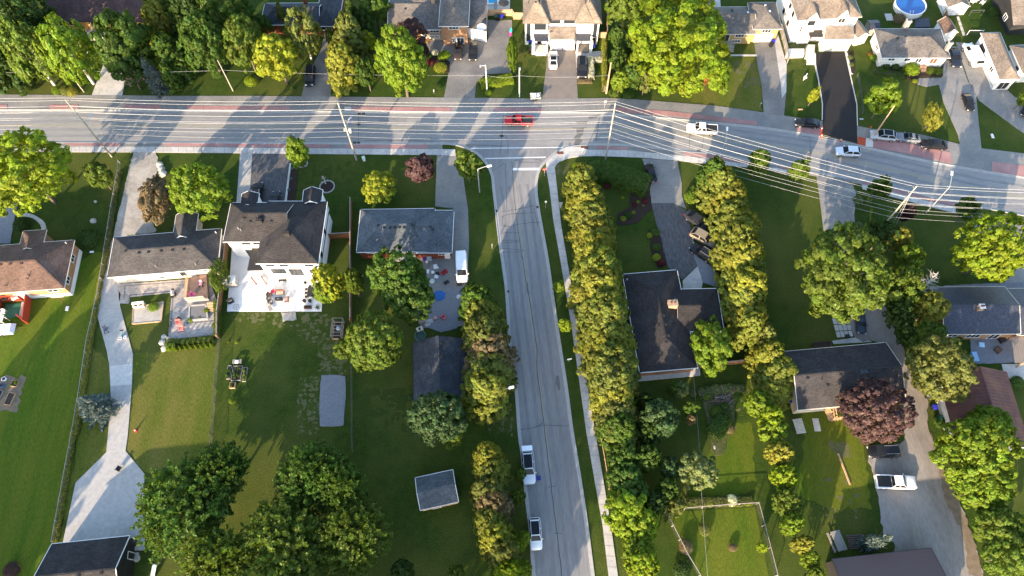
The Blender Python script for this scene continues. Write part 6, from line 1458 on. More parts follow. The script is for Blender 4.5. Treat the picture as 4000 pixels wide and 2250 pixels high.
ln = [(NP[0][1]+(NP[0][1]-NP[1][1])*.9, NP[0][2]*.72), (NP[0][1], NP[0][2]*.72), (NP[1][1], NP[1][2]*.68), (lpp[0][0], lpp[0][1]*.62), (lpp[1][0], lpp[1][1]*.74), (NP[2][1], NP[2][2]*.6)]
b = MB(); line = []
for i in range(len(ln)-1):
    (p, z0), (q, z1) = ln[i], ln[i+1]
    for j in range(9 if i == len(ln)-2 else 8): t = j/8; line.append(Vector((p.x+(q.x-p.x)*t, p.y+(q.y-p.y)*t, z0+(z1-z0)*t-.5*4*t*(1-t))))
b.tube(line, .015, 4); b.fin('overhead_wire', MT['wire'], None, label='single thin wire crossing the north front gardens', cat='wire')
for s, lb, r_, m_ in (('c2:1712,890 1740,1200 1760,1449 c3:1790,700 1805,900 1845,1449', 'thin clothes line across the back garden', .013, 'wire'), ):
    fr, q = s.split(':', 1); b = MB(); b.tube(PL(fr, q, 2.2), r_, 4); b.fin('clothes_line', MT[m_], None, label=lb, cat='clothes line')
def lamp(fr, base, top, head, label):
    h = pole_h(fr, base, top); p = G(fr, *base); hd = G(fr, *head, h+.35); t = thing('street_lamp', label, 'street lamp', (p.x, p.y, 0), 'street lamps'); P = Vector((p.x, p.y, 0))
    b = MB(); b.tube([P, P+Vector((0, 0, h))], .12, 8, r1=.08); b.fin('pole', MT['galv'], t); a = P+Vector((0, 0, h-.05)); b = MB(); b.tube([a, a.lerp(hd, .5)+Vector((0, 0, .15)), hd], .06, 6); b.fin('lamp_arm', MT['galv'], t)
    d = hd-a; b = MB(); b.box(hd, (.85, .36, .16), math.atan2(d.y, d.x)); b.fin('lamp_head', MT['trim_white'], t)
lamp('b1', (2110, 485), (2087, 268), (2200, 237), 'street lamp on the grass strip near the corner tree')
lamp('b2', (2297, 1170), (2290, 1035), (2408, 998), 'street lamp beside the conifer hedge of the dark garage')
lamp('c0', (1960, 1480), (2000, 1330), (2030, 1215), 'street lamp south of the white pickup under the wires')
lamp('d1', (1490, 680), (1716, 432), (1735, 305), 'tall street lamp right of the guyed pole')
# ================================================================== SIGNS
def sign(fr, x, y, h, w_, hh, m, label, shape='box', face=-math.pi/2, txt=None, name='road_sign'):
    p = G(fr, x, y); t = thing(name, label, 'sign', (p.x, p.y, 0)); MB().cyl((p.x, p.y, 0), .045, h, 8).fin('post', MT['galv'], t)
    n = Vector((math.cos(face), math.sin(face), 0)); u = Vector((-n.y, n.x, 0)); c = Vector((p.x, p.y, h-hh/2))+n*.06; b = MB()
    if shape == 'oct':
        q = [c+u*(w_/2*math.cos(math.pi/8+k*math.pi/4))+Vector((0, 0, hh/2*math.sin(math.pi/8+k*math.pi/4))) for k in range(8)]; b.add(q+[a-n*.03 for a in q], [tuple(range(8)), tuple(range(8, 16))[::-1]]+[(k, 8+k, 8+(k+1) % 8, (k+1) % 8) for k in range(8)])
    else:
        q = [c-u*w_/2-Vector((0, 0, hh/2)), c+u*w_/2-Vector((0, 0, hh/2)), c+u*w_/2+Vector((0, 0, hh/2)), c-u*w_/2+Vector((0, 0, hh/2))]; b.add(q+[a-n*.03 for a in q], [(0, 1, 2, 3), (7, 6, 5, 4), (0, 4, 5, 1), (1, 5, 6, 2), (2, 6, 7, 3), (3, 7, 4, 0)])
    o = b.fin('sign_board', MT['tint'], t); o.color = (*m, 1)
    if txt:
        cu = bpy.data.curves.new('lettering', 'FONT'); cu.body = txt; cu.size = hh*.34; cu.align_x = 'CENTER'; cu.align_y = 'CENTER'; cu.extrude = .004
        me = bpy.data.meshes.new_from_object(bpy.data.objects.new('lettering', cu)); me.materials.append(MT['trim_white']); lo = bpy.data.objects.new('lettering', me); COL.objects.link(lo)
        M = Matrix((u, Vector((0, 0, 1)), n)).transposed().to_4x4(); M.translation = c+n*.012-Vector((p.x, p.y, 0)); lo.parent = t; lo.matrix_local = M
    return t
sign('c1', 305, 330, 2.5, .75, .75, (.55, .02, .02), 'red stop sign on the corner grass strip', 'oct', txt='STOP')
sign('c1', 656, 148, 2.6, .5, .6, (.75, .75, .75), 'white sign on the corner pavement facing the main road')
sign('c1', 316, 635, 2.4, .35, .5, (.78, .78, .74), 'small white sign on the grass strip by the drain')
sign('c2', 537, 755, 1.5, .8, .55, (.85, .85, .85), 'white sign board on the grass strip beside the pavement', face=-1.4)
sign('b1', 2228, 1015, 1.6, .35, .5, (.6, .62, .62), 'small grey sign on the grass strip opposite the cargo van', face=0)
sign('c0', 872, 1020, 2.2, .5, .5, (.75, .7, .62), 'pale sign on the north verge beside the junction pole')
sign('d0', 2338, 1330-330, 1.2, .01, .01, (.8, .8, .8), 'thin white marker post', name='marker_post') if False else None
sign('b0', 1680, 880, 1.1, .12, .5, (.8, .8, .78), 'thin white marker on the verge east of the yellow-green maple')
sign('b0', 818, 828, 1.0, .35, .7, (.78, .74, .66), 'pale stone-like house number post below the driveway conifers')
sign('c0', 2335, 1010, 1.3, .2, .25, (.7, .7, .66), 'thin marker post on the lawn by the concrete driveway')
# ================================================================== FENCES
def fence(fr, s, h, label, m='wood_fence', bw=.2, gap=.012, post=2.4, name='board_fence', mx=300):
    p = PL(fr, s); t = thing(name, label, 'fence', (p[0].x, p[0].y, 0)); L = sum((p[i+1]-p[i]).length for i in range(len(p)-1)); bw = max(bw, L/mx); O = p[0]
    me = MB().box((0, 0, h/2), (bw-gap, .028, h)).mesh('board', MT[m]); pm = MB().box((0, 0, h/2+.05), (.11, .11, h+.1)).mesh('post', MT[m])
    for i in range(len(p)-1):
        a, b = p[i], p[i+1]; l = (b-a).length; n = max(1, round(l/bw)); rz = math.atan2(b.y-a.y, b.x-a.x); d = (b-a)/l; nn = Vector((-d.y, d.x, 0))*.05
        for k in range(n):
            o = bpy.data.objects.new('board', me); COL.objects.link(o); o.parent = t; c = a+d*(l*(k+.5)/n)-O; o.location = (c.x, c.y, rng.uniform(-.02, .02)); o.rotation_euler = (0, 0, rz); o.scale = (l/n/bw, 1, 1)
        for k in range(max(1, round(l/post))+1):
            o = bpy.data.objects.new('post', pm); COL.objects.link(o); o.parent = t; c = a+d*(l*k/max(1, round(l/post)))-O-nn*1.6; o.location = (c.x, c.y, 0); o.rotation_euler = (0, 0, rz)
        for z in (.35, h-.25): q = MB(); q.beam(a-nn+Vector((0, 0, z)), b-nn+Vector((0, 0, z)), .05, .10); q.fin('rail', MT[m], t)
        q = MB(); q.beam(a+Vector((0, 0, h+.02)), b+Vector((0, 0, h+.02)), .15, .035); q.fin('cap_rail', MT['wood_grey'] if m == 'wood_fence' else MT[m], t)
    return t
fence('b1', '906,585 906,1449 b2:906,390', 1.9, 'long board fence between the white house and brick bungalow gardens')
fence('b1', '702,925 902,912', 1.8, 'short board fence joining the white house to the long fence')
fence('h13', '128,640 30,1440 a2:2078,540', 1.9, 'board fence along the white patio\'s western side')
fence('c0', '0,150 20,182 100,184', 1.8, 'board fence west of the twin house', 'wood_light')
fence('c0', '884,-60 893,180 893,352', 1.8, 'board fence along the twin house\'s eastern boundary')
fence('c0', '820,360 885,360', 1.6, 'pale board gate beside the twin house', 'wood_light', name='board_gate')
fence('b0', '2192,150 2410,150', 1.7, 'board fence behind the wheeled bins', 'wood_light')
fence('h7', '1120,0 1200,330', 1.7, 'brown board fence between the pool lawn and shed')
fence('c2', '1765,815 2000,790 2215,768', 1.6, 'weathered board fence beside the L-shaped house')
fence('d0', '-1090,10 -1100,20', 1, 'x') if False else None
fence('h5', '1270,430 1340,700 1380,910', 1.6, 'narrow wooden fence beside the tall white house', 'wood_grey')
def wire_fence(fr, s, h, label, post=2.6, rail='galv', name='wire_fence', r=.03, nw=5, pw=.05, pm='galv'):
    p = PL(fr, s); t = thing(name, label, 'fence', (p[0].x, p[0].y, 0)); O = p[0]; me = MB().cyl((0, 0, 0), pw, h+.08, 8).mesh('post', MT[pm])
    for i in range(len(p)-1):
        a, b = p[i], p[i+1]; l = (b-a).length; n = max(1, round(l/post)); d = (b-a)/l
        for k in range(n+1): o = bpy.data.objects.new('post', me); COL.objects.link(o); o.parent = t; c = a+d*(l*k/n)-O; o.location = (c.x, c.y, 0)
        q = MB(); q.tube([a+Vector((0, 0, h)), b+Vector((0, 0, h))], r, 5); q.fin('top_rail', MT[rail], t)
        q = MB()
        for k in range(nw): z = h*(k+.4)/nw; q.tube([a+Vector((0, 0, z)), b+Vector((0, 0, z))], .008, 3, cap=False)
        m_ = int(l/.25)
        for k in range(m_): e = a+d*(l*k/m_); f = a+d*(l*min(k+2, m_)/m_); q.beam(e, f+Vector((0, 0, h)), .008, .008); q.beam(f, e+Vector((0, 0, h)), .008, .008)
        q.fin('mesh_panel', MT['dark_wire'], t)
    return t
wire_fence('a2', '2078,545 2040,1000 2008,1449 a3:1998,325', 1.2, 'chain-link fence on the gravel strip between two back lawns', pm='dark_wire', rail='dark_wire')
wire_fence('a1', '1135,215 1130,300 1070,640 1005,1050 945,1449 a2:845,560 770,1060 710,1420 a3:620,570 520,1130', 1.1, 'long chain-link fence left of the gravel and concrete driveway', pm='galv')
wire_fence('b2', '908,800 915,1449 b3:918,280', 1.3, 'dark wire fence below the long board fence', pm='dark_wire', rail='dark_wire')
wire_fence('c3', '1620,822 1950,795 2305,772 2415,1190 2480,1449', 1.5, 'wire pen fence around the vegetable plot, north and right sides', rail='wood_grey', pw=.07, pm='wood_grey', r=.05)
wire_fence('c3', '1440,852 1640,1250 1760,1449', 1.5, 'wire pen fence, slanting left side', rail='wood_grey', pw=.07, pm='wood_grey', r=.05)
wire_fence('c2', '750,1030 815,1380 c3:870,350 915,630', 1.0, 'low timber-railed fence between the pavement and conifers', rail='wood_light', pm='wood_light', pw=.07, r=.07)
wire_fence('h7', '1540,535 1755,535', 1.3, 'small white gate fence behind the white van', rail='trim_white', pm='trim_white', r=.06)
wire_fence('d0', '835,720 880,960 885,1080', .9, 'low wire fence left of the young bright maple', pm='dark_wire', rail='dark_wire', r=.02)
# ================================================================== SMALL THINGS
def prop(name, label, cat, fr, x, y, parts, rz=0, group=None, z=0, s=1):
    p = G(fr, x, y, z); t = thing(name, label, cat, (p.x, p.y, z), group, rz); t.scale = (s, s, s)
    for nm_, m_, fn in parts:
        b = MB(); fn(b); o = b.fin(nm_, MT[m_] if isinstance(m_, str) else MT['tint'], t, local=True)
        if not isinstance(m_, str): o.color = (*m_, 1)
    return t
BX = lambda *a: (lambda b: [b.box(c, d) for c, d in a])
def bins(fr, x, y, col, label, rz=0):
    def body(b):
        b.add([(-.24, -.27, .08), (.24, -.27, .08), (.24, .25, .08), (-.24, .25, .08), (-.29, -.34, 1.0), (.29, -.34, 1.0), (.29, .34, 1.0), (-.29, .34, 1.0)], [(3, 2, 1, 0), (0, 1, 5, 4), (1, 2, 6, 5), (2, 3, 7, 6), (3, 0, 4, 7)])
    prop('wheeled_bin', label, 'bin', fr, x, y, [('body', (.015, .016, .018), body), ('lid', col, lambda b: [b.box((0, -.02, 1.03), (.64, .74, .07)), b.box((0, -.02, 1.08), (.5, .55, .05))]), ('wheel', 'tyre', lambda b: b.tube([(-.3, .3, .12), (-.24, .3, .12)], .12, 10)), ('wheel', 'tyre', lambda b: b.tube([(.24, .3, .12), (.3, .3, .12)], .12, 10)), ('handle', 'black_plastic', BX(((0, .38, 1.0), (.5, .05, .05))))], rz, 'wheeled bins', s=1.08)
BL, GR, BKc, GY = (.02, .035, .50), (.02, .10, .05), (.02, .02, .022), (.12, .16, .20)
for a in (('h4', 425, 1065, BL, 'blue-lidded bin beside the white pillar, rearmost of three'), ('h4', 428, 1165, GR, 'green-lidded bin beside the white pillar, middle of three'), ('h4', 432, 1235, BKc, 'black bin beside the white pillar, front of three'),
          ('h4', 1908, 1165, BL, 'blue-lidded bin at the twin house\'s right pillar'), ('h4', 1903, 1095, BKc, 'dark bin behind the blue one at the right pillar'),
          ('h3', 2212, 375, GR, 'green-lidded bin, left of three by the board fence'), ('h3', 2258, 380, BKc, 'black bin, middle of three by the board fence'), ('h3', 2318, 375, BL, 'blue-lidded bin, right of three by the board fence'),
          ('h5', 1158, 645, BL, 'blue bin on the concrete by the yellow brick wall'), ('h5', 1138, 670, BKc, 'black bin just south of the blue one by the yellow brick wall'),
          ('h7', 1950, 1260, BL, 'blue-lidded bin against the white wall at the right'), ('h7', 1905, 1180, GR, 'dark green bin against the white wall at the right'), ('h7', 2115, 1275, BL, 'blue bin inside the open porch'),
          ('y14', 828, 680, GY, 'grey-lidded bin on the grass beside the conifer hedge'), ('y14', 838, 735, BL, 'bright blue bin beside the conifer hedge'), ('d2', 200, 1135, BL, 'blue bin at the gabled bungalow\'s west corner'),
          ('d2', 1488, 1040, GR, 'green-lidded bin, topmost along the white barn wall'), ('d2', 1490, 1090, (.03, .03, .2), 'dark bin with violet lid along the white barn wall'), ('d2', 1545, 1200, BL, 'bright blue bin along the white barn wall'), ('d2', 1592, 1300, GR, 'green bin, lowest along the white barn wall')): bins(*a, rz=rng.uniform(-.15, .15))
def chair(fr, x, y, rz, m, label, cushion=None, w_=.75, z=.11, name='garden_chair', cat='chair', group=None):
    ps = [('seat', m, BX(((0, 0, .36), (w_, .7, .12)))), ('backrest', m, BX(((0, .36, .62), (w_, .10, .55)))), ('arm', m, BX(((-w_/2, 0, .52), (.09, .72, .09)))), ('arm', m, BX(((w_/2, 0, .52), (.09, .72, .09))))]
    for sx in (-1, 1):
        for sy in (-1, 1): ps.append(('leg', m, BX(((sx*(w_/2-.04), sy*.3, .16), (.05, .05, .32)))))
    if cushion: ps.append(('cushion', cushion, BX(((0, -.02, .46), (w_*.85, .6, .10)))))
    return prop(name, label, cat, fr, x, y, ps, rz, group, z)
CU = (.52, .40, .30)
chair('pt', 460, 470, 0, 'door_brown', 'two-seat garden sofa behind the fire table on the white patio', CU, 1.5, name='garden_sofa', cat='sofa')
chair('pt', 265, 515, 1.2, 'door_brown', 'brown armchair nearest the red ottoman', (.25, .15, .11)); chair('pt', 260, 585, 1.5, 'wood_grey', 'grey-beige armchair, middle of the western chairs', CU); chair('pt', 285, 640, 1.9, 'trim_dark', 'dark reclining chair, southern of the western chairs', CU)
chair('pt', 590, 600, -1.5, 'door_brown', 'brown armchair east of the fire table', (.45, .30, .26), .9)
prop('sun_lounger', 'grey folding lounger on the open white patio', 'sun lounger', 'pt', 265, 735, [('bed', 'wood_grey', BX(((0, -.3, .32), (.62, 1.1, .06)))), ('backrest', 'wood_grey', lambda b: b.beam((0, .25, .33), (0, .75, .8), .62, .06)), ('leg', 'galv', BX(((-.28, -.6, .16), (.04, .04, .3)))), ('leg', 'galv', BX(((.28, -.6, .16), (.04, .04, .3)))), ('leg', 'galv', BX(((0, .3, .16), (.6, .04, .3))))], .5, z=.11)
prop('ottoman', 'white ottoman with a red cushion on the white patio', 'ottoman', 'pt', 328, 445, [('base', 'trim_white', BX(((0, 0, .18), (.8, .8, .36)))), ('cushion', (.55, .02, .06), BX(((0, 0, .41), (.62, .62, .1))))], .3, z=.11)
prop('fire_table', 'black rectangular fire table in the middle of the seating group', 'table', 'pt', 445, 590, [('tabletop', 'trim_dark', BX(((0, 0, .58), (1.3, .62, .06)))), ('base', 'iron', BX(((0, 0, .28), (1.1, .5, .54)))), ('burner', 'galv', BX(((-.1, 0, .62), (.2, .12, .03))))], z=.11)
for k, (x, y) in enumerate(((960, 405), (955, 475), (955, 545), (1030, 350))):
    prop('wire_chair', '%s black wire chair from the house around the dark dining table' % ORD[k], 'chair', 'pt', x, y, [('seat', 'trim_dark', lambda b: b.cyl((0, 0, .42), .25, .04, 14)), ('backrest', 'trim_dark', lambda b: b.tube([(-.25, .2, .45), (-.26, .28, .85), (0, .34, 1.0), (.26, .28, .85), (.25, .2, .45)], .03, 6)), ('leg', 'trim_dark', lambda b: b.tube([(-.18, -.18, 0), (-.16, -.16, .42)], .02, 5)), ('leg', 'trim_dark', lambda b: b.tube([(.18, -.18, 0), (.16, -.16, .42)], .02, 5)), ('leg', 'trim_dark', lambda b: b.tube([(-.18, .18, 0), (-.16, .16, .42)], .02, 5)), ('leg', 'trim_dark', lambda b: b.tube([(.18, .18, 0), (.16, .16, .42)], .02, 5))], 1.3, 'wire chairs at the dining table', .11)
prop('dining_table', 'dark oblong outdoor dining table beside the yellow maple', 'table', 'pt', 1045, 470, [('tabletop', 'trim_dark', BX(((0, 0, .74), (1.0, 1.9, .05)))), ('leg', 'trim_dark', BX(((-.4, -.8, .36), (.06, .06, .72)))), ('leg', 'trim_dark', BX(((.4, -.8, .36), (.06, .06, .72)))), ('leg', 'trim_dark', BX(((-.4, .8, .36), (.06, .06, .72)))), ('leg', 'trim_dark', BX(((.4, .8, .36), (.06, .06, .72))))], z=.11)
for k, (x, y, lb) in enumerate(((922, 620, 'round black stool table below the wire chairs, western'), (1027, 622, 'round black stool table below the wire chairs, eastern'), (1095, 520, 'round black stool table touching the yellow maple'))):
    prop('side_table', lb, 'table', 'pt', x, y, [('tabletop', 'trim_dark', lambda b: b.cyl((0, 0, .5), .34, .04, 18)), ('leg', 'trim_dark', lambda b: b.cyl((0, 0, 0), .05, .5, 8)), ('foot', 'trim_dark', lambda b: b.cyl((0, 0, 0), .22, .03, 12))], z=.11)
prop('planter_box', 'long low planter with dark soil near the patio\'s front edge', 'planter', 'pt', 982, 735, [('box', 'door_brown', BX(((0, -.26, .2), (1.25, .06, .4)), ((0, .26, .2), (1.25, .06, .4)), ((-.6, 0, .2), (.06, .46, .4)), ((.6, 0, .2), (.06, .46, .4)))), ('soil', 'soil', BX(((0, 0, .17), (1.13, .45, .3))))], z=.11)
prop('plant_pot', 'round dark plant pot by the white wall', 'plant pot', 'pt', 938, 275, [('pot', 'trim_dark', lambda b: b.lathe((0, 0, 0), [(.16, 0), (.28, .4), (.26, .42), (.22, .38)], 14)), ('soil', 'soil', lambda b: b.cyl((0, 0, .3), .23, .05, 12))], z=.11)
prop('potted_plant', 'grey leafy potted plant in the patio\'s right corner', 'plant', 'pt', 1170, 745, [('pot', 'stone', lambda b: b.lathe((0, 0, 0), [(.2, 0), (.32, .45), (.28, .45)], 12)), ('foliage', (.10, .14, .08), lambda b: [b.tube([(0, 0, .4), (.35*math.cos(a), .35*math.sin(a), .75), (.6*math.cos(a), .6*math.sin(a), .6)], .05, 4) for a in [k*.7 for k in range(9)]])], z=.11)
prop('door_mat', 'black bench-like mat box against the white wall', 'bench', 'pt', 508, 235, [('seat', 'trim_dark', BX(((0, 0, .4), (1.3, .42, .06)))), ('leg', 'trim_dark', BX(((-.58, 0, .18), (.06, .4, .38)))), ('leg', 'trim_dark', BX(((.58, 0, .18), (.06, .4, .38))))], z=.11)
prop('barbecue', 'covered black barbecue at the patio\'s western fence', 'barbecue', 'h13', 155, 1275, [('cover', 'black_plastic', lambda b: [b.box((0, 0, .45), (1.0, .6, .9)), b.tube([(-.5, 0, .9), (.5, 0, .9)], .3, 12)]), ('handle', 'galv', BX(((0, -.32, .95), (.7, .04, .04))))], .4, z=.11)
prop('hoop_stand', 'thin round wire stand lying on the white patio', 'stand', 'h13', 212, 1332, [('ring', 'dark_wire', lambda b: b.tube([(.5*math.cos(k*.3142), .5*math.sin(k*.3142), .1) for k in range(21)], .02, 5)), ('spoke', 'dark_wire', lambda b: [b.tube([(0, 0, .12), (.5*math.cos(a), .5*math.sin(a), .1)], .015, 4) for a in (0, 1.26, 2.5, 3.77, 5.0)])], z=.11)
prop('storage_locker', 'grey storage locker against the board fence on the white patio', 'locker', 'h13', 165, 1075, [('body', 'galv', BX(((0, 0, .95), (2.2, 1.3, 1.9)))), ('lid', 'trim_white', BX(((0, 0, 1.93), (2.3, 1.4, .06)))), ('door', 'wood_grey', BX(((-.55, -.66, .95), (1.05, .03, 1.75)))), ('door', 'wood_grey', BX(((.55, -.66, .95), (1.05, .03, 1.75))))], .1, z=.11)
prop('growing_cage', 'wooden growing frame with clear panels on the worn lawn', 'frame', 'pt', 1565, 1180, [('frame', 'wood_grey', lambda b: [b.box((sx*.85, 0, z), (.08, 3.2, .08)) or b for sx in (-1, 1) for z in (.3, 1.2, 2.0)]+[b.box((sx*.85, y, 1.0), (.08, .08, 2.0)) for sx in (-1, 1) for y in (-1.6, -.5, .6, 1.6)]+[b.box((0, y, 2.0), (1.7, .07, .07)) for y in (-1.6, -1.0, -.4, .2, .8, 1.6)]), ('planter', 'wood_light', BX(((0, -1.5, .25), (1.6, .06, .5)), ((0, 1.5, .25), (1.6, .06, .5)), ((-.8, 0, .25), (.06, 2.9, .5)), ((.8, 0, .25), (.06, 2.9, .5)))), ('soil', 'soil', BX(((0, 0, .2), (1.5, 2.9, .3)))), ('bag', (.45, .52, .62), lambda b: b.lathe((0, .3, .35), [(0, .6), (.3, .5), (.4, .2), (.35, 0)], 10))], -.03)
# raised vegetable beds
def bed(fr, x, y, w_, d_, label, rz=0, h=.4, plants=8, col='green', m='wood_grey'):
    ps = [('board', m, BX(((0, -d_/2, h/2), (w_, .06, h)))), ('board', m, BX(((0, d_/2, h/2), (w_, .06, h)))), ('board', m, BX(((-w_/2, 0, h/2), (.06, d_-.06, h)))), ('board', m, BX(((w_/2, 0, h/2), (.06, d_-.06, h)))), ('soil', 'soil', BX(((0, 0, h*.4), (w_-.08, d_-.08, h*.7))))]
    t = prop('raised_bed', label, 'raised bed', fr, x, y, ps, rz)
    r_ = random.Random(int(x))
    for k in range(plants):
        o = bpy.data.objects.new('seedling', PR['shrub'][k % 3]); COL.objects.link(o); o.parent = t; o.location = (r_.uniform(-.38, .38)*w_, r_.uniform(-.38, .38)*d_, h+.05); s = r_.uniform(.15, .3); o.scale = (s, s, s); o.color = (*PAL[col], 1)
bed('a2', 2240, 870, 1.55, 2.5, 'large raised vegetable bed on the mown lawn', 0, .4, 12); bed('a2', 2165, 860, .6, 2.3, 'narrow raised bed left of the large vegetable bed', 0, .35, 6); bed('a2', 2315, 880, .55, 2.4, 'narrow raised bed right of the large vegetable bed', 0, .35, 6, 'bright'); bed('a2', 2200, 985, .9, .9, 'small square raised bed below the large vegetable bed', 0, .5, 5, 'olive', 'wood_light')
prop('potting_bench', 'wooden potting bench with a white tray above the vegetable beds', 'bench', 'a2', 2245, 765, [('slat', 'wood_grey', BX(((0, .3, .55), (1.5, .12, .05)))), ('slat', 'wood_grey', BX(((0, .12, .55), (1.5, .12, .05)))), ('slat', 'wood_grey', BX(((0, -.06, .55), (1.5, .12, .05)))), ('slat', 'wood_grey', BX(((0, -.24, .55), (1.5, .12, .05)))), ('leg', 'wood_grey', BX(((-.65, 0, .26), (.08, .6, .52)))), ('leg', 'wood_grey', BX(((.65, 0, .26), (.08, .6, .52)))), ('tray', 'trim_white', BX(((0, -.1, .62), (.6, .5, .08))))])
gp = drive('gravel_pad', 'dirt', 'a2:-80,890 240,895 165,1215 -80,1225', z=.03)
bed('a2', 145, 965, 1.1, 1.0, 'small raised bed with plants at the left edge', -.1, .3, 5, 'bright', 'wood_light'); bed('a2', 98, 1110, 1.1, 2.0, 'long empty raised bed at the left edge', -.15, .3, 0, 'green', 'wood_light'); bed('a2', -10, 1080, .9, 1.8, 'raised bed cut by the left edge', -.15, .3, 6, 'green', 'wood_grey')
prop('plant_pot', 'blue pot beside the small raised bed', 'plant pot', 'a2', 32, 985, [('pot', (.02, .12, .35), lambda b: b.lathe((0, 0, 0), [(.25, 0), (.38, .5), (.33, .5)], 14)), ('soil', 'soil', lambda b: b.cyl((0, 0, .38), .32, .05, 12))])
prop('plant_pot', 'white ring-shaped pot above the blue pot', 'plant pot', 'a2', 50, 925, [('pot', 'trim_white', lambda b: b.lathe((0, 0, 0), [(.28, 0), (.38, .45), (.28, .45)], 14)), ('soil', 'soil', lambda b: b.cyl((0, 0, .33), .28, .05, 12))])
# gravel box and play kitchen
def boxframe(fr, cs, label, fill, m='wood_light', h=.22):
    p = PL(fr, cs); t = thing('sand_box', label, 'sandbox', (p[0].x, p[0].y, 0))
    for i in range(4): a, b = p[i], p[(i+1) % 4]; q = MB(); d = (b-a).normalized()*.07; q.beam(a+d+Vector((0, 0, h/2)), b-d+Vector((0, 0, h/2)), .14, h); q.fin('timber', MT[m], t)
    q = MB(); q.prism(p, 0, h*.7); q.fin('gravel_fill', MT[fill], t)
boxframe('p12', '1495,415 1832,340 1806,562 1482,592', 'timber-edged gravel box beside the concrete driveway', 'gravel')
prop('play_kitchen', 'pale wooden play kitchen on the gravel box\'s north edge', 'play kitchen', 'p12', 1565, 395, [('cabinet', 'trim_cream', BX(((0, 0, .4), (1.9, .6, .75)))), ('top_shelf', 'trim_white', BX(((0, .25, 1.0), (2.0, .5, .08)))), ('side', 'trim_cream', BX(((-.9, .25, .5), (.08, .5, 1.0)))), ('side', 'trim_cream', BX(((.9, .25, .5), (.08, .5, 1.0)))), ('basin', 'iron', BX(((-.35, -.05, .79), (.5, .35, .03)))), ('hob', 'iron', BX(((.45, -.05, .79), (.5, .35, .03))))], .1)
prop('barbecue', 'grey barbecue with black side shelf on the pavers', 'barbecue', 'p12', 1950, 265, [('cart', 'iron', BX(((0, 0, .4), (.9, .55, .7)))), ('hood', 'galv', lambda b: b.tube([(-.45, 0, .82), (.45, 0, .82)], .3, 12)), ('shelf', 'black_plastic', BX(((.7, 0, .75), (.45, .5, .05)))), ('shelf', 'black_plastic', BX(((-.7, 0, .75), (.45, .5, .05))))], -1.4)
for a in (('p12', 2005, 580, .3, (.50, .16, .14), 'upper faded red garden chair on the pavers'), ('p12', 2035, 650, .1, (.55, .19, .17), 'lower faded red garden chair on the pavers')): chair(a[0], a[1], a[2], a[3], a[4], a[5], z=.06)
chair('p12', 2160, 275, .9, (.45, .10, .20), 'pink lounge chair on the wooden deck', None, .8, z=.95)
prop('fire_bowl', 'black pyramid-topped fire pit above the red garden chairs', 'fire pit', 'p12', 2003, 540, [('bowl', 'iron', lambda b: b.lathe((0, 0, 0), [(.1, .1), (.45, .3), (.5, .42)], 4)), ('lid', 'trim_dark', lambda b: b.lathe((0, 0, .42), [(.52, 0), (0, .5)], 4)), ('leg', 'iron', lambda b: b.cyl((0, 0, 0), .2, .2, 6))])
# deck with planks and railing
dk = PL('p12', '2130,95 2330,60 2345,330 2105,352'); t = thing('wooden_deck', 'raised wooden deck with railings behind the cream bungalow', 'deck', (dk[0].x, dk[0].y, 0)); H_ = .9
MB().prism(dk, .05, H_-.06).fin('deck_frame', MT['wood_grey'], t)
for k in range(24):
    a, b = dk[0].lerp(dk[1], (k+.5)/24), dk[3].lerp(dk[2], (k+.5)/24); MB().beam(Vector((a.x, a.y, H_)), Vector((b.x, b.y, H_)), (dk[1]-dk[0]).length/24-.015, .05).fin('plank', MT['wood_deck'], t)
def railing(t, p, z, m, h=1.0, n=None):
    for i in range(len(p)-1):
        a, b = p[i], p[i+1]; l = (b-a).length; q = MB(); q.beam(Vector((a.x, a.y, z+h)), Vector((b.x, b.y, z+h)), .12, .06); q.fin('hand_rail', MT[m], t); q = MB(); q.beam(Vector((a.x, a.y, z+.15)), Vector((b.x, b.y, z+.15)), .06, .06); q.fin('bottom_rail', MT[m], t)
        me = MB().box((0, 0, h/2), (.05, .05, h-.05)).mesh('baluster', MT[m]); k_ = max(2, int(l/.18))
        for k in range(k_): o = bpy.data.objects.new('baluster', me); COL.objects.link(o); o.parent = t; c = a.lerp(b, k/(k_-1))-wl(t); o.location = (c.x, c.y, z)
railing(t, [dk[3], dk[2].lerp(dk[3], .12)], H_, 'trim_cream'); railing(t, [dk[0]-Vector((.5, .2, 0)), dk[0], dk[3]], H_, 'wood_light')
for k in range(4): c = G('p12', 2375, 375+k*22, 0); MB().box((c.x, c.y, .4-k*.1+.1), (1.3, .32, .8-k*.2)).fin('step', MT['wood_light'], t)
def stroller(fr, x, y, label, seat, z=0, rz=0):
    prop('pushchair', label, 'pushchair', fr, x, y, [('seat', seat, lambda b: [b.box((0, 0, .5), (.5, .6, .12)), b.beam((0, .25, .5), (0, .45, 1.0), .5, .1)]), ('handle', 'trim_dark', lambda b: b.tube([(-.25, .3, .5), (-.25, .75, 1.05), (.25, .75, 1.05), (.25, .3, .5)], .025, 6)), ('frame', 'trim_dark', lambda b: [b.tube([(sx*.27, -.4, .15), (sx*.25, .3, .6)], .025, 5) for sx in (-1, 1)])]+[('wheel', 'tyre', (lambda sx, sy: lambda b: b.tube([(sx*.3-.03, sy, .14), (sx*.3+.03, sy, .14)], .14, 10))(sx, sy)) for sx in (-1, 1) for sy in (-.42, .38)], rz, z=z)
stroller('p12', 2255, 150, 'black pushchair with a pink cloth on the wooden deck', (.5, .2, .3), .93); stroller('p12', 1192, 665, 'small dark pushchair on the concrete driveway', (.1, .1, .14), .09, .4)
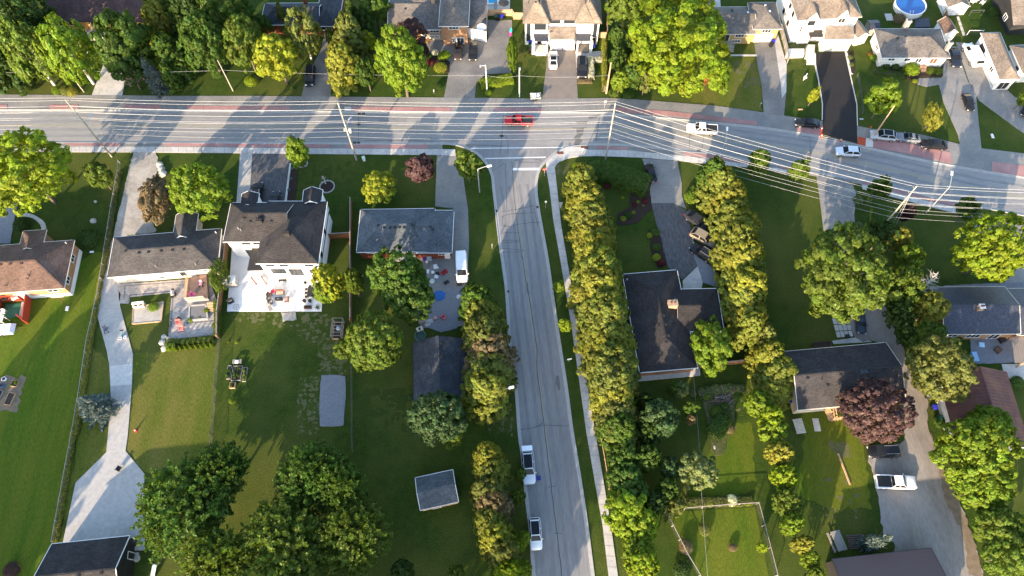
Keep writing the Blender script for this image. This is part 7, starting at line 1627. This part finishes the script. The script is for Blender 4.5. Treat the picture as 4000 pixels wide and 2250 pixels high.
prop('kids_trike', 'teal and black child ride-on lying on the concrete driveway', 'toy', 'p12', 1372, 710, [('frame', (.02, .30, .36), lambda b: b.tube([(0, -.5, .3), (0, .2, .35), (0, .6, .6)], .09, 6)), ('seat', 'black_plastic', BX(((0, .55, .6), (.6, .25, .1)))), ('handlebar', 'black_plastic', lambda b: b.tube([(-.35, .5, .7), (.35, .5, .7)], .04, 6)), ('wheel', 'tyre', lambda b: b.tube([(-.3, -.4, .15), (-.22, -.4, .15)], .15, 10)), ('wheel', 'tyre', lambda b: b.tube([(.22, -.4, .15), (.3, -.4, .15)], .15, 10))], z=.09)
for x, y, lb in ((1352, 755, 'western white plastic tub beside the child ride-on'), (1405, 742, 'eastern white plastic tub beside the child ride-on')): prop('plastic_tub', lb, 'tub', 'p12', x, y, [('tub', 'trim_white', lambda b: b.lathe((0, 0, 0), [(.25, 0), (.33, .35), (.30, .35), (.2, .05)], 4)), ('liner', 'trim_white', lambda b: b.cyl((0, 0, .02), .2, .05, 8))], .6, z=.09)
prop('bicycle', 'dark child bicycle lying on the paver border', 'bicycle', 'p12', 1915, 575, [('frame', 'dark_wire', lambda b: b.tube([(-.4, 0, .15), (0, .1, .2), (.4, 0, .15)], .04, 5)), ('wheel', 'tyre', lambda b: b.tube([(-.5+.28*math.cos(k*.45), .28*math.sin(k*.45), .12) for k in range(15)], .03, 5)), ('wheel', 'tyre', lambda b: b.tube([(.5+.28*math.cos(k*.45), .28*math.sin(k*.45), .12) for k in range(15)], .03, 5)), ('handlebar', 'galv', lambda b: b.tube([(.35, -.25, .3), (.35, .25, .3)], .025, 5))], 1.5, z=.06)
# raised paver planter
p = PL('p12', '2130,395 2310,380 2330,535 2120,555'); t = thing('raised_planter', 'low walled paver planter below the wooden deck', 'planter', (p[0].x, p[0].y, 0)); MB().prism(p, .05, .35).fin('paved_top', MT['paver_dark'], t)
for i in range(4): q = MB(); q.beam(p[i]+Vector((0, 0, .22)), p[(i+1) % 4]+Vector((0, 0, .22)), .25, .42); q.fin('wall', MT['stone'], t)
def rock(fr, x, y, r_, label, m='stone', z=0):
    rs = random.Random(int(x*7+y)); b = MB(); prof = [(0.02, 0), (r_, .05*r_), (r_*.95, r_*.5), (r_*.55, r_*.85), (.02, r_*.95)]; b.lathe((0, 0, 0), prof, 7); b.v = [(a*rs.uniform(.78, 1.2), c*rs.uniform(.78, 1.2), d) for a, c, d in b.v]; b.sm = [False]*len(b.sm)
    p = G(fr, x, y, z); o = b.fin('boulder', MT[m], None, label=label, cat='boulder'); o.location = (p.x, p.y, z); o.rotation_euler = (0, 0, rs.uniform(0, 6)); return o
for a in (('a1', 1512, 232, .75, 'northern white boulder in the row by the gravel drive'), ('a1', 1522, 272, .7, 'middle white boulder in the row by the gravel drive'), ('a1', 1538, 315, .8, 'southern white boulder in the row by the gravel drive'), ('p12', 1838, 738, .55, 'upper boulder at the paver patio\'s lower left corner'), ('p12', 1820, 795, .6, 'middle boulder at the paver patio\'s lower left corner'), ('p12', 1842, 865, .62, 'lower boulder at the paver patio\'s lower left corner'), ('p12', 1888, 755, .4, 'small boulder inside the paver patio corner'), ('a3', 1283, 1190, .4, 'small pale stone by the black garage canopy'), ('a3', 1297, 1248, .35, 'pale stone below the canopy stone'), ('a3', 1293, 1285, .5, 'long pale stone against the black wall'), ('a1', 900, 575, .3, 'flat pale stone on the shaded lawn'), ('a1', 885, 760, .55, 'flat rock on the shaded lawn near the brown roof')): rock(*a)
# stone tree rings
for x, y, r_, lb in ((672, 436, 1.35, 'round stone tree ring with mulch on the shaded lawn'), (440, 214, .95, 'small stone tree ring under the young tree')):
    p = G('b1', x, y); t = thing('tree_ring', lb, 'planter', (p.x, p.y, 0)); MB().cyl((p.x, p.y, 0), r_-.2, .08, 20).fin('mulch', MT['mulch'], t)
    for k in range(16): a = k*math.pi/8; c = p+Vector((math.cos(a), math.sin(a), 0))*r_; MB().box((c.x, c.y, .12), (.2, r_*.36, .24), a).fin('edging_stone', MT['stone'], t)
# single objects
prop('utility_box', 'pale utility box on the lawn beside the transformer pole', 'utility box', 'b1', 1020, 180, [('body', 'trim_white', BX(((0, 0, .35), (.55, .7, .7)))), ('lid', (.45, .6, .5), BX(((0, 0, .73), (.6, .75, .07))))], .3)
prop('utility_trailer', 'small silver trailer loaded with white goods on the north verge', 'trailer', 'c0', 222, 925, [('bed', 'galv', BX(((0, 0, .45), (2.1, 1.3, .1)))), ('side_panel', 'galv', BX(((0, .65, .65), (2.1, .05, .35)))), ('side_panel', 'galv', BX(((0, -.65, .65), (2.1, .05, .35)))), ('side_panel', 'galv', BX(((1.05, 0, .65), (.05, 1.3, .35)))), ('wheel', 'tyre', lambda b: b.tube([(0, .7, .25), (0, .85, .25)], .25, 12)), ('wheel', 'tyre', lambda b: b.tube([(0, -.85, .25), (0, -.7, .25)], .25, 12)), ('load', 'trim_white', lambda b: [b.box((-.3, 0, .75), (.7, .8, .5)), b.box((.5, .1, .7), (.5, .6, .4))])], .05, z=.07)
def cone(fr, x, y, label, z=.05):
    prop('traffic_cone', label, 'traffic cone', fr, x, y, [('base', (.60, .05, .02), BX(((0, 0, .03), (.42, .42, .06)))), ('body', (.62, .05, .02), lambda b: b.lathe((0, 0, .06), [(.17, 0), (.03, .72), (0, .72)], 12)), ('band', 'trim_white', lambda b: b.lathe((0, 0, .32), [(.125, 0), (.085, .2)], 12))], z=z, group='orange traffic cones', s=1.15)
cone('d0', 500, 1290, 'traffic cone at the black driveway\'s left mouth'); cone('d0', 683, 1330, 'traffic cone at the middle of the black driveway\'s mouth'); cone('d0', 500, 1222, 'traffic cone on the red patch west of the black driveway'); cone('a3', 1283, 78, 'lone orange cone on the dry mown lawn', 0)
b = MB(); b.tube(PL('d0', '515,1272 600,1295 685,1318 760,1335 838,1355', .6), .035, 4); b.fin('caution_tape', MT['yellow_line'], None, label='yellow tape across the mouth of the fresh black driveway', cat='tape')
prop('flag_marker', 'small red flag on a stick by the black driveway', 'flag', 'd0', 960, 1225, [('stick', 'wood_light', lambda b: b.cyl((0, 0, 0), .025, 1.1, 6)), ('flag', (.55, .03, .02), BX(((-.2, 0, .95), (.4, .02, .3))))])
prop('lawn_ornament', 'white plastic bird ornament on the grass by the black driveway', 'ornament', 'd0', 345, 745, [('body', 'trim_white', lambda b: b.lathe((0, 0, .2), [(0, 0), (.28, .1), (.36, .35), (.2, .62), (0, .7)], 10)), ('neck', 'trim_white', lambda b: b.tube([(0, .2, .7), (.1, .4, 1.1), (.15, .55, 1.05)], .08, 6)), ('tail', 'trim_white', lambda b: b.tube([(-.1, -.2, .4), (-.3, -.75, .25)], .15, 6, r1=.03)), ('leg', 'trim_white', lambda b: b.cyl((0, 0, 0), .03, .25, 5))], -.3)
for fr, x, y, w_, d_, lb, m in (('d0', 2115, 1285, .45, 1.0, 'long white utility lid on the right lawn', 'trim_white'), ('d0', 305, 1035, .9, .25, 'pale plank lying on the grass by the verge', 'wood_light'), ('d0', 880, 1125, .7, .3, 'grey pipe end beside the black driveway edging', 'galv'), ('d2', 456, 1352, 1.0, 2.1, 'worn pinkish slab on the sunny grass', 'concrete'), ('a2', 636, 255, .5, .85, 'white block at the foot of the dark post on the lawn', 'trim_white'), ('h7', 360, 265, 1.5, 2.0, 'pale rounded pad beside the round pool', 'concrete'), ('a1', 868, 1050, .7, .35, 'white lid on the dark lawn below the shrub', 'trim_white'), ('y14', 702, 590, .9, .55, 'black mat on the gravel below the cargo van', 'iron'), ('c3', 1908, 240, .35, .65, 'grey cinder block in the back garden', 'concrete')):
    p = G(fr, x, y); b = MB(); b.box((0, 0, .06), (w_, d_, .12)); b.box((0, 0, .13), (w_*.8, d_*.85, .03)); o = b.fin('cover_slab', MT[m], None, label=lb, cat='slab'); o.location = (p.x, p.y, .02)
p = G('a2', 640, 235); b = MB(); b.cyl((p.x, p.y, 0), .06, 3.2, 8); b.beam((p.x-.9, p.y, 3.1), (p.x+.9, p.y, 3.1), .07, .07); b.fin('washing_line_post', MT['door_brown'], None, label='dark washing line post on the striped lawn', cat='post')
chair('a3', 1132, 440, 2.7, 'trim_dark', 'lone black chair on the wide concrete pad', None, .6, z=.09)
prop('play_slide', 'pale green plastic slide on the grass by the black garage', 'slide', 'a3', 1468, 1410, [('chute', (.45, .60, .55), lambda b: [b.beam((0, -.9, .1), (0, .9, 1.1), .5, .06), b.beam((-.27, -.9, .18), (-.27, .9, 1.18), .05, .16), b.beam((.27, -.9, .18), (.27, .9, 1.18), .05, .16)]), ('ladder', (.3, .45, .42), lambda b: [b.beam((sx*.22, 1.3, 0), (sx*.22, .9, 1.1), .05, .05) for sx in (-1, 1)])], -.25)
prop('picnic_table', 'grey weathered picnic table on the shaded grass', 'picnic table', 'd3', 638, 1125, [('tabletop_plank', 'wood_grey', (lambda k: BX(((-.4+k*.2, 0, .75), (.17, 2.6, .05))))(k)) for k in range(5)]+[('seat', 'wood_grey', BX(((-.8, 0, .42), (.26, 2.6, .05)))), ('seat', 'wood_grey', BX(((.8, 0, .42), (.26, 2.6, .05)))), ('leg', 'wood_grey', BX(((0, -1.0, .38), (1.6, .09, .09)), ((-.45, -1.0, .37), (.09, .09, .74)), ((.45, -1.0, .37), (.09, .09, .74)))), ('leg', 'wood_grey', BX(((0, 1.0, .38), (1.6, .09, .09)), ((-.45, 1.0, .37), (.09, .09, .74)), ((.45, 1.0, .37), (.09, .09, .74))))], .22, s=1.1)
prop('slatted_bench', 'pale slatted platform on the sunny grass beside the gabled bungalow', 'bench', 'd2', 286, 1370, [('slat', 'trim_cream', (lambda k: BX(((0, -1.1+k*.22, .45), (1.5, .17, .05))))(k)) for k in range(11)]+[('leg', 'wood_light', BX(((-.6, -1, .21), (.1, .1, .42)), ((-.6, 1, .21), (.1, .1, .42)))), ('leg', 'wood_light', BX(((.6, -1, .21), (.1, .1, .42)), ((.6, 1, .21), (.1, .1, .42))))], .12)
p0 = G('d3', 830, 1130); t = thing('log_pile', 'stack of rough logs beside the pale blue spruce', 'log pile', (p0.x, p0.y, 0))
for k in range(7): y = -.9+k*.3; MB().tube([(p0.x-1.2+rng.uniform(-.2, .2), p0.y+y, .14), (p0.x+1.2, p0.y+y+.1, .14)], .13, 7).fin('log', MT['bark'], t)
b = MB(); b.beam(G('d3', 662, 295, .1), G('d3', 775, 590, .1), .22, .2); b.fin('timber_beam', MT['wood_light'], None, label='long timber beam lying on the sunny grass', cat='beam')
p0 = G('c2', 1970, 1110); t = thing('brush_pile', 'tangled pile of cut branches in the back garden', 'brush pile', (p0.x, p0.y, 0)); rs = random.Random(3)
for k in range(46): a = rs.uniform(0, 3.14); l = rs.uniform(.6, 1.7); c = p0+Vector((rs.uniform(-1.5, 1.5), rs.uniform(-1.0, 1.0), rs.uniform(.1, .8))); d = Vector((math.cos(a)*l, math.sin(a)*l*.7, rs.uniform(-.2, .3))); MB().tube([c-d, c+d], .045, 4).fin('branch', MT['bark' if k % 4 else 'wood_grey'], t)
# yard litter behind the brick bungalow
def item(fr, x, y, name, label, cat, col, sz, kind='box', rz=0):
    if kind == 'box': ps = [('body', col, BX(((0, 0, sz[2]/2), sz))), ('lid', tuple(min(1, c*1.15) for c in col), BX(((0, 0, sz[2]+.02), (sz[0]*.9, sz[1]*.9, .04))))]
    elif kind == 'bag': ps = [('body', col, lambda b: b.lathe((0, 0, 0), [(.02, 0), (sz[0]*.5, .05), (sz[0]*.45, sz[2]*.6), (sz[0]*.15, sz[2]), (.02, sz[2]*1.1)], 8)), ('tie', col, lambda b: b.cyl((0, 0, sz[2]), sz[0]*.12, .12, 6))]
    elif kind == 'toycar': ps = [('body', col, BX(((0, 0, .22), (sz[0], sz[1], .22)), ((-sz[0]*.35, 0, .4), (.15, sz[1]*.8, .2)))), ('seat', 'black_plastic', BX(((0, 0, .36), (sz[0]*.3, sz[1]*.5, .06))))]+[('wheel', 'tyre', (lambda sx, sy: lambda b: b.tube([(sx*sz[0]*.33, sy*sz[1]*.5-.04, .13), (sx*sz[0]*.33, sy*sz[1]*.5+.04, .13)], .13, 10))(sx, sy)) for sx in (-1, 1) for sy in (-1, 1)]
    elif kind == 'ring': ps = [('ring', col, lambda b: b.tube([(sz[0]*math.cos(k*.314), sz[0]*math.sin(k*.314), .15) for k in range(21)], .10, 6)), ('floor', (.05, .09, .08), lambda b: b.cyl((0, 0, .01), sz[0]*.9, .03, 18))]
    elif kind == 'tarp': ps = [('sheet', col, lambda b: b.lathe((0, 0, 0), [(sz[0]*.6, 0), (sz[0]*.45, .25), (sz[0]*.15, .42), (.02, .45)], 7)), ('corner', col, BX(((sz[0]*.5, .1, .05), (.5, .3, .08))))]
    prop(name, label, cat, fr, x, y, ps, rz, z=.06)
for a in (('y14', 492, 415, 'toy_car', 'red ride-on toy car on the gravel behind the brick bungalow', 'toy', (.40, .015, .02), (1.1, .7, 0), 'toycar', .7), ('y14', 480, 1050, 'toy_car', 'pink ride-on toy on the littered gravel', 'toy', (.55, .12, .15), (1.0, .65, 0), 'toycar', -.6), ('y14', 420, 745, 'tarpaulin', 'blue tarpaulin heap under the maple\'s edge', 'tarpaulin', (.02, .12, .38), (1.9, 1.2, .4), 'tarp', .3),
          ('y14', 245, 268, 'plastic_bag', 'white bag by the back door slabs', 'bag', (.7, .72, .74), (.6, .6, .5), 'bag', 0), ('y14', 368, 340, 'plastic_crate', 'white plastic crate in the middle of the slabs', 'crate', (.6, .66, .7), (.7, .85, .35), 'box', .2), ('y14', 398, 352, 'plastic_bag', 'small white bag beside the white crate', 'bag', (.75, .77, .78), (.45, .45, .4), 'bag', 0), ('y14', 258, 402, 'plastic_crate', 'flat white box on the slabs, western', 'crate', (.6, .68, .7), (.45, .8, .15), 'box', -.2), ('y14', 328, 412, 'plastic_crate', 'flat white box on the slabs, eastern', 'crate', (.62, .68, .7), (.5, .5, .12), 'box', .1),
          ('y14', 380, 480, 'plastic_bag', 'large white bag at the slabs\' edge', 'bag', (.72, .76, .78), (.9, .9, .5), 'bag', 0), ('y14', 320, 540, 'plastic_bag', 'white and green bag heap near the maple', 'bag', (.55, .68, .64), (1.0, .9, .4), 'bag', 0), ('y14', 398, 438, 'storage_box', 'black box beside the red toy car', 'box', (.02, .02, .022), (.6, .5, .4), 'box', .4), ('y14', 282, 225, 'air_conditioner', 'grey square air conditioner by the brick wall', 'air conditioner', (.45, .47, .5), (.85, .85, .8), 'box', 0), ('y14', 212, 235, 'plastic_tub', 'blue-violet tub by the brick wall', 'tub', (.06, .05, .3), (.5, .5, .5), 'box', 0),
          ('y14', 522, 560, 'scooter', 'dark toy scooter lying on the gravel', 'toy', (.03, .03, .035), (.9, .5, 0), 'toycar', .6), ('y14', 700, 765, 'plastic_bag', 'pale sack on the gravel by the hedge', 'bag', (.6, .64, .66), (.9, .9, .6), 'bag', 0), ('y14', 175, 1110, 'storage_box', 'brownish box by the dark maple', 'box', (.22, .19, .17), (1.1, .9, .5), 'box', .1), ('y14', 280, 1105, 'cardboard_sheet', 'upper pale board lying on the gravel', 'board', (.36, .36, .36), (1.3, .8, .06), 'box', .2), ('y14', 255, 1150, 'cardboard_sheet', 'lower pale board lying on the gravel', 'board', (.38, .38, .38), (.9, .7, .06), 'box', .6),
          ('y14', 145, 1222, 'toy_chair', 'cream plastic toy seat above the paddling pool', 'toy', (.6, .58, .48), (1.1, .8, 0), 'toycar', .4), ('y14', 152, 1312, 'paddling_pool', 'small green paddling pool by the dark garage', 'paddling pool', (.05, .16, .13), (.9, .9, .2), 'ring', 0), ('y14', 368, 1065, 'toy_block', 'faded pink toy on the gravel, left of the pink ride-on', 'toy', (.45, .25, .25), (.6, .6, .3), 'box', .5),
          ('c3', 252, 527, 'plastic_crate', 'blue crate standing on the street beside the pale grey SUV', 'crate', (.02, .025, .22), (.55, .6, .35), 'box', .1), ('h19', 583, 555, 'plastic_crate', 'pale blue crate in the shaded yard', 'crate', (.4, .58, .75), (.9, .8, .3), 'box', -.2), ('h19', 525, 655, 'air_conditioner', 'pale blue slatted garden bench in the shaded yard', 'bench', (.25, .42, .6), (.9, 1.7, .5), 'box', 0), ('h19', 715, 600, 'storage_box', 'brown round box in the shaded yard', 'box', (.10, .06, .04), (1.1, .9, .5), 'box', .6), ('h19', 745, 520, 'storage_box', 'black box under the porch corner', 'box', (.03, .03, .03), (1.0, .9, .7), 'box', .3),
          ('d2', 745, 520, 'storage_box', 'black box on the stepping slabs', 'box', (.03, .03, .032), (.6, .5, .5), 'box', 0), ('h5', 1600, 0+620, 'storage_box', 'small pale porch box on the tall white house porch', 'box', (.5, .5, .5), (.5, .5, .4), 'box', 0), ('h3', 1700, 760, 'storage_box', 'x', 'box', (.1, .1, .1), (.4, .4, .4), 'box', 0)):
    if a[4] != 'x': item(*a)
bed('d2', 500, 600, 2.9, .9, 'reddish timber planter on the house side of the stepping slabs', .09, .5, 0, 'green', 'door_brown')
prop('ladder', 'pale step ladder leaning on the dark garage wall', 'ladder', 'b2', 1935, 1165, [('rail', 'wood_light', lambda b: b.beam((-.22, -.4, 0), (-.18, .3, 2.1), .05, .08)), ('rail', 'wood_light', lambda b: b.beam((.22, -.4, 0), (.18, .3, 2.1), .05, .08))]+[('rung', 'wood_light', (lambda t: BX(((0, -.4+.7*t, 2.1*t), (.4, .05, .04))))(k/8)) for k in range(1, 8)])
chair('b2', 1885, 1160, .2, (.06, .14, .10), 'green slatted chair beside the dark garage ladder', None, .8, z=0)
prop('wooden_bench', 'orange-brown wooden bench by the stone wall', 'bench', 'h3', 945, 790, [('seat', 'wood_fence', (lambda k: BX(((0, -.18+k*.12, .42), (1.3, .10, .04))))(k)) for k in range(4)]+[('backrest', 'wood_fence', BX(((0, .32, .65), (1.3, .05, .4)))), ('leg', 'wood_fence', BX(((-.55, 0, .2), (.07, .5, .4)))), ('leg', 'wood_fence', BX(((.55, 0, .2), (.07, .5, .4))))], .8)
def kayak(b): b.lathe((0, 0, 0), [(.02, 0), (.22, .5), (.33, 1.3), (.22, 2.1), (.02, 2.7)], 10)
t = prop('kayak', 'teal and magenta kayak propped up by the paved yard', 'kayak', 'b0', 2398, 345, [('hull', (.55, .03, .25), kayak), ('deck', (.02, .33, .36), lambda b: b.lathe((0, .04, 1.7), [(.33, 0), (.27, .5), (.1, 1.1), (.02, 1.2)], 10))], 0); t.rotation_euler = (.15, .1, 0)
t = prop('plunge_pool', 'small square bright blue pool on the pale terrace at the top', 'pool', 'h3', 2152, 22, [('rim', 'trim_white', BX(((0, -1.1, .2), (2.4, .2, .4)), ((0, 1.1, .2), (2.4, .2, .4)), ((-1.1, 0, .2), (.2, 2.0, .4)), ((1.1, 0, .2), (.2, 2.0, .4)))), ('water', (.02, .32, .55), BX(((0, 0, .15), (2.0, 2.0, .3))))])
for fr, x, y, lb in (('h3', 1830, 100, 'grey lounger on the pale terrace, western'), ('h3', 2200, 130, 'grey lounger on the pale terrace, eastern')):
    prop('sun_lounger', lb, 'sun lounger', fr, x, y, [('bed', 'wood_grey', BX(((0, -.3, .32), (.65, 1.3, .08)))), ('backrest', 'wood_grey', lambda b: b.beam((0, .35, .33), (0, .85, .75), .65, .08)), ('leg', 'iron', BX(((0, -.8, .15), (.6, .05, .3)))), ('leg', 'iron', BX(((0, .3, .15), (.6, .05, .3))))], -.1, z=.06)
prop('garden_umbrella', 'dark patio umbrella with a white folded cover at the terrace', 'umbrella', 'h3', 2360, 190, [('pole', 'galv', lambda b: b.cyl((0, 0, 0), .04, 2.4, 8)), ('canopy', 'trim_dark', lambda b: b.lathe((0, 0, 2.0), [(1.2, 0), (.7, .3), (.02, .5)], 8)), ('base', 'concrete', lambda b: b.cyl((0, 0, 0), .3, .1, 12))])
prop('picnic_table', 'dark table and benches on the paved terrace at the top edge', 'table', 'c0', 1865, 40, [('tabletop', 'door_brown', BX(((0, 0, .75), (1.9, .9, .06)))), ('seat', 'door_brown', BX(((0, -.8, .42), (1.9, .3, .05)))), ('seat', 'door_brown', BX(((0, .8, .42), (1.9, .3, .05)))), ('leg', 'door_brown', BX(((-.8, 0, .37), (.1, 1.7, .1)), ((-.8, 0, .5), (.1, .1, .5)))), ('leg', 'door_brown', BX(((.8, 0, .37), (.1, 1.7, .1)), ((.8, 0, .5), (.1, .1, .5))))], z=.06)
prop('garden_table', 'round white garden table at the top edge near the goal', 'table', 'h7', 1680, 18, [('tabletop', 'trim_white', lambda b: b.cyl((0, 0, .72), .6, .04, 18)), ('leg', 'trim_white', lambda b: b.cyl((0, 0, 0), .06, .72, 8)), ('foot', 'trim_white', lambda b: b.cyl((0, 0, 0), .35, .03, 12))])
for x, y, rz, lb in ((1620, 40, 2.4, 'white garden chair left of the round white table'), (1770, 55, -2.4, 'white garden chair right of the round white table')): chair('h7', x, y, rz, 'trim_white', lb, z=0)
prop('football_goal', 'small goal frame on the sunny patch of lawn', 'goal', 'h7', 1665, 240, [('crossbar', 'dark_wire', lambda b: b.tube([(-1.3, 0, 1.5), (1.3, 0, 1.5)], .05, 6)), ('post', 'dark_wire', lambda b: b.cyl((-1.3, 0, 0), .05, 1.5, 6)), ('post', 'dark_wire', lambda b: b.cyl((1.3, 0, 0), .05, 1.5, 6)), ('rear_bar', 'dark_wire', lambda b: b.tube([(-1.3, 0, 1.5), (-1.3, 1, 0), (1.3, 1, 0), (1.3, 0, 1.5)], .035, 6))])
prop('pool_ladder', 'white curled pool hose and ladder at the round pool\'s rim', 'ladder', 'h7', 665, 268, [('rail', 'trim_white', lambda b: b.tube([(-.3, .5, 1.3), (-.3, .2, 1.7), (-.3, -.2, 0)], .05, 6)), ('rail', 'trim_white', lambda b: b.tube([(.3, .5, 1.3), (.3, .2, 1.7), (.3, -.2, 0)], .05, 6)), ('step', 'trim_white', BX(((0, -.1, .4), (.6, .2, .05)), ((0, 0, .9), (.6, .2, .05))))])
dk2 = drive('patio', 'slate_metal', 'h7:745,300 960,280 985,420 740,425', z=.25)
# red deck and its furniture at the left edge
dk = PL('p12', '-40,345 255,330 335,232 60,262'); t = thing('wooden_deck', 'bright red wooden deck behind the orange brick bungalow', 'deck', (dk[0].x, dk[0].y, 0)); H_ = 1.1
MB().prism(dk, .05, H_-.06).fin('deck_frame', MT['red_stain'], t)
for k in range(14): a, b = dk[0].lerp(dk[3], (k+.5)/14), dk[1].lerp(dk[2], (k+.5)/14); MB().beam(Vector((a.x, a.y, H_)), Vector((b.x, b.y, H_)), (dk[3]-dk[0]).length/14-.015, .05).fin('plank', MT['red_stain'], t)
railing(t, [dk[0], dk[1]], H_, 'red_stain', .95)
fence('p12', '345,255 352,330 318,585', 1.9, 'bright red board fence beside the red deck', 'red_stain', .16)
fence('p12', '318,585 215,510', 1.0, 'low red board fence closing the red deck yard', 'red_stain', .16)
fence('p12', '20,345 0,500', 1.6, 'red board fence at the left edge', 'red_stain', .16)
prop('lawn_mat', 'green mat on the paving inside the red fence', 'mat', 'p12', 140, 440, [('mat', (.03, .12, .07), BX(((0, 0, .04), (2.6, 2.6, .06)))), ('border', 'stone', BX(((1.6, 0, .06), (.5, 3.0, .1))))], .1)
chair('p12', 70, 310, .3, 'trim_dark', 'dark round chair under the red deck railing', None, .9, z=1.1); chair('p12', 45, 465, .1, 'trim_white', 'white padded chair on the paving in the red yard', (.7, .7, .7), .8, z=.05); chair('p12', 180, 305, .5, 'trim_white', 'white lounger seat on the red deck', None, .9, z=1.1)
prop('covered_trailer', 'pale blue-white covered trailer at the left edge', 'trailer', 'p12', 75, 665, [('cover', (.70, .78, .86), lambda b: b.add([(-2.2, -1, .5), (1.7, -1, .5), (1.7, 1, .5), (-2.2, 1, .5), (-2.2, -.75, 1.25), (1.3, -.75, 1.25), (1.3, .75, 1.25), (-2.2, .75, 1.25)], [(3, 2, 1, 0), (4, 5, 6, 7), (0, 1, 5, 4), (1, 2, 6, 5), (2, 3, 7, 6), (3, 0, 4, 7)])), ('hatch', 'trim_white', BX(((-.4, 0, 1.29), (1.4, .8, .06)))), ('drawbar', 'iron', BX(((2.1, 0, .45), (1.0, .12, .1)))), ('wheel', 'tyre', lambda b: b.tube([(-.3, -1.1, .3), (-.3, -.9, .3)], .3, 12)), ('wheel', 'tyre', lambda b: b.tube([(-.3, .9, .3), (-.3, 1.1, .3)], .3, 12))], .06)
prop('awning', 'cream awning roof between the red yard and the covered trailer', 'awning', 'p12', 30, 590, [('canopy', 'trim_cream', lambda b: [b.beam((-1.6, .1, 2.0), (1.3, .1, 2.0), 1.3, .08)]), ('post', 'trim_white', BX(((1.1, -.4, 1), (.08, .08, 2)))), ('post', 'trim_white', BX(((1.1, .6, 1), (.08, .08, 2)))), ('post', 'trim_white', BX(((-1.4, -.4, 1), (.08, .08, 2)))), ('post', 'trim_white', BX(((-1.4, .6, 1), (.08, .08, 2))))])
# tables by the grey bungalow's front gable
chair('a1', 1865, 790, .5, 'trim_dark', 'dark chair beside the front gable of the cream bungalow', None, .7, z=0)
prop('door_step', 'pale step slab at the orange brick bungalow\'s back wall', 'step', 'p12', 650, 272, [('slab', 'concrete', BX(((0, 0, .1), (2.2, .7, .2)))), ('riser', 'concrete', BX(((0, .15, .24), (1.8, .35, .1))))], .06)
SC.render.film_transparent = False
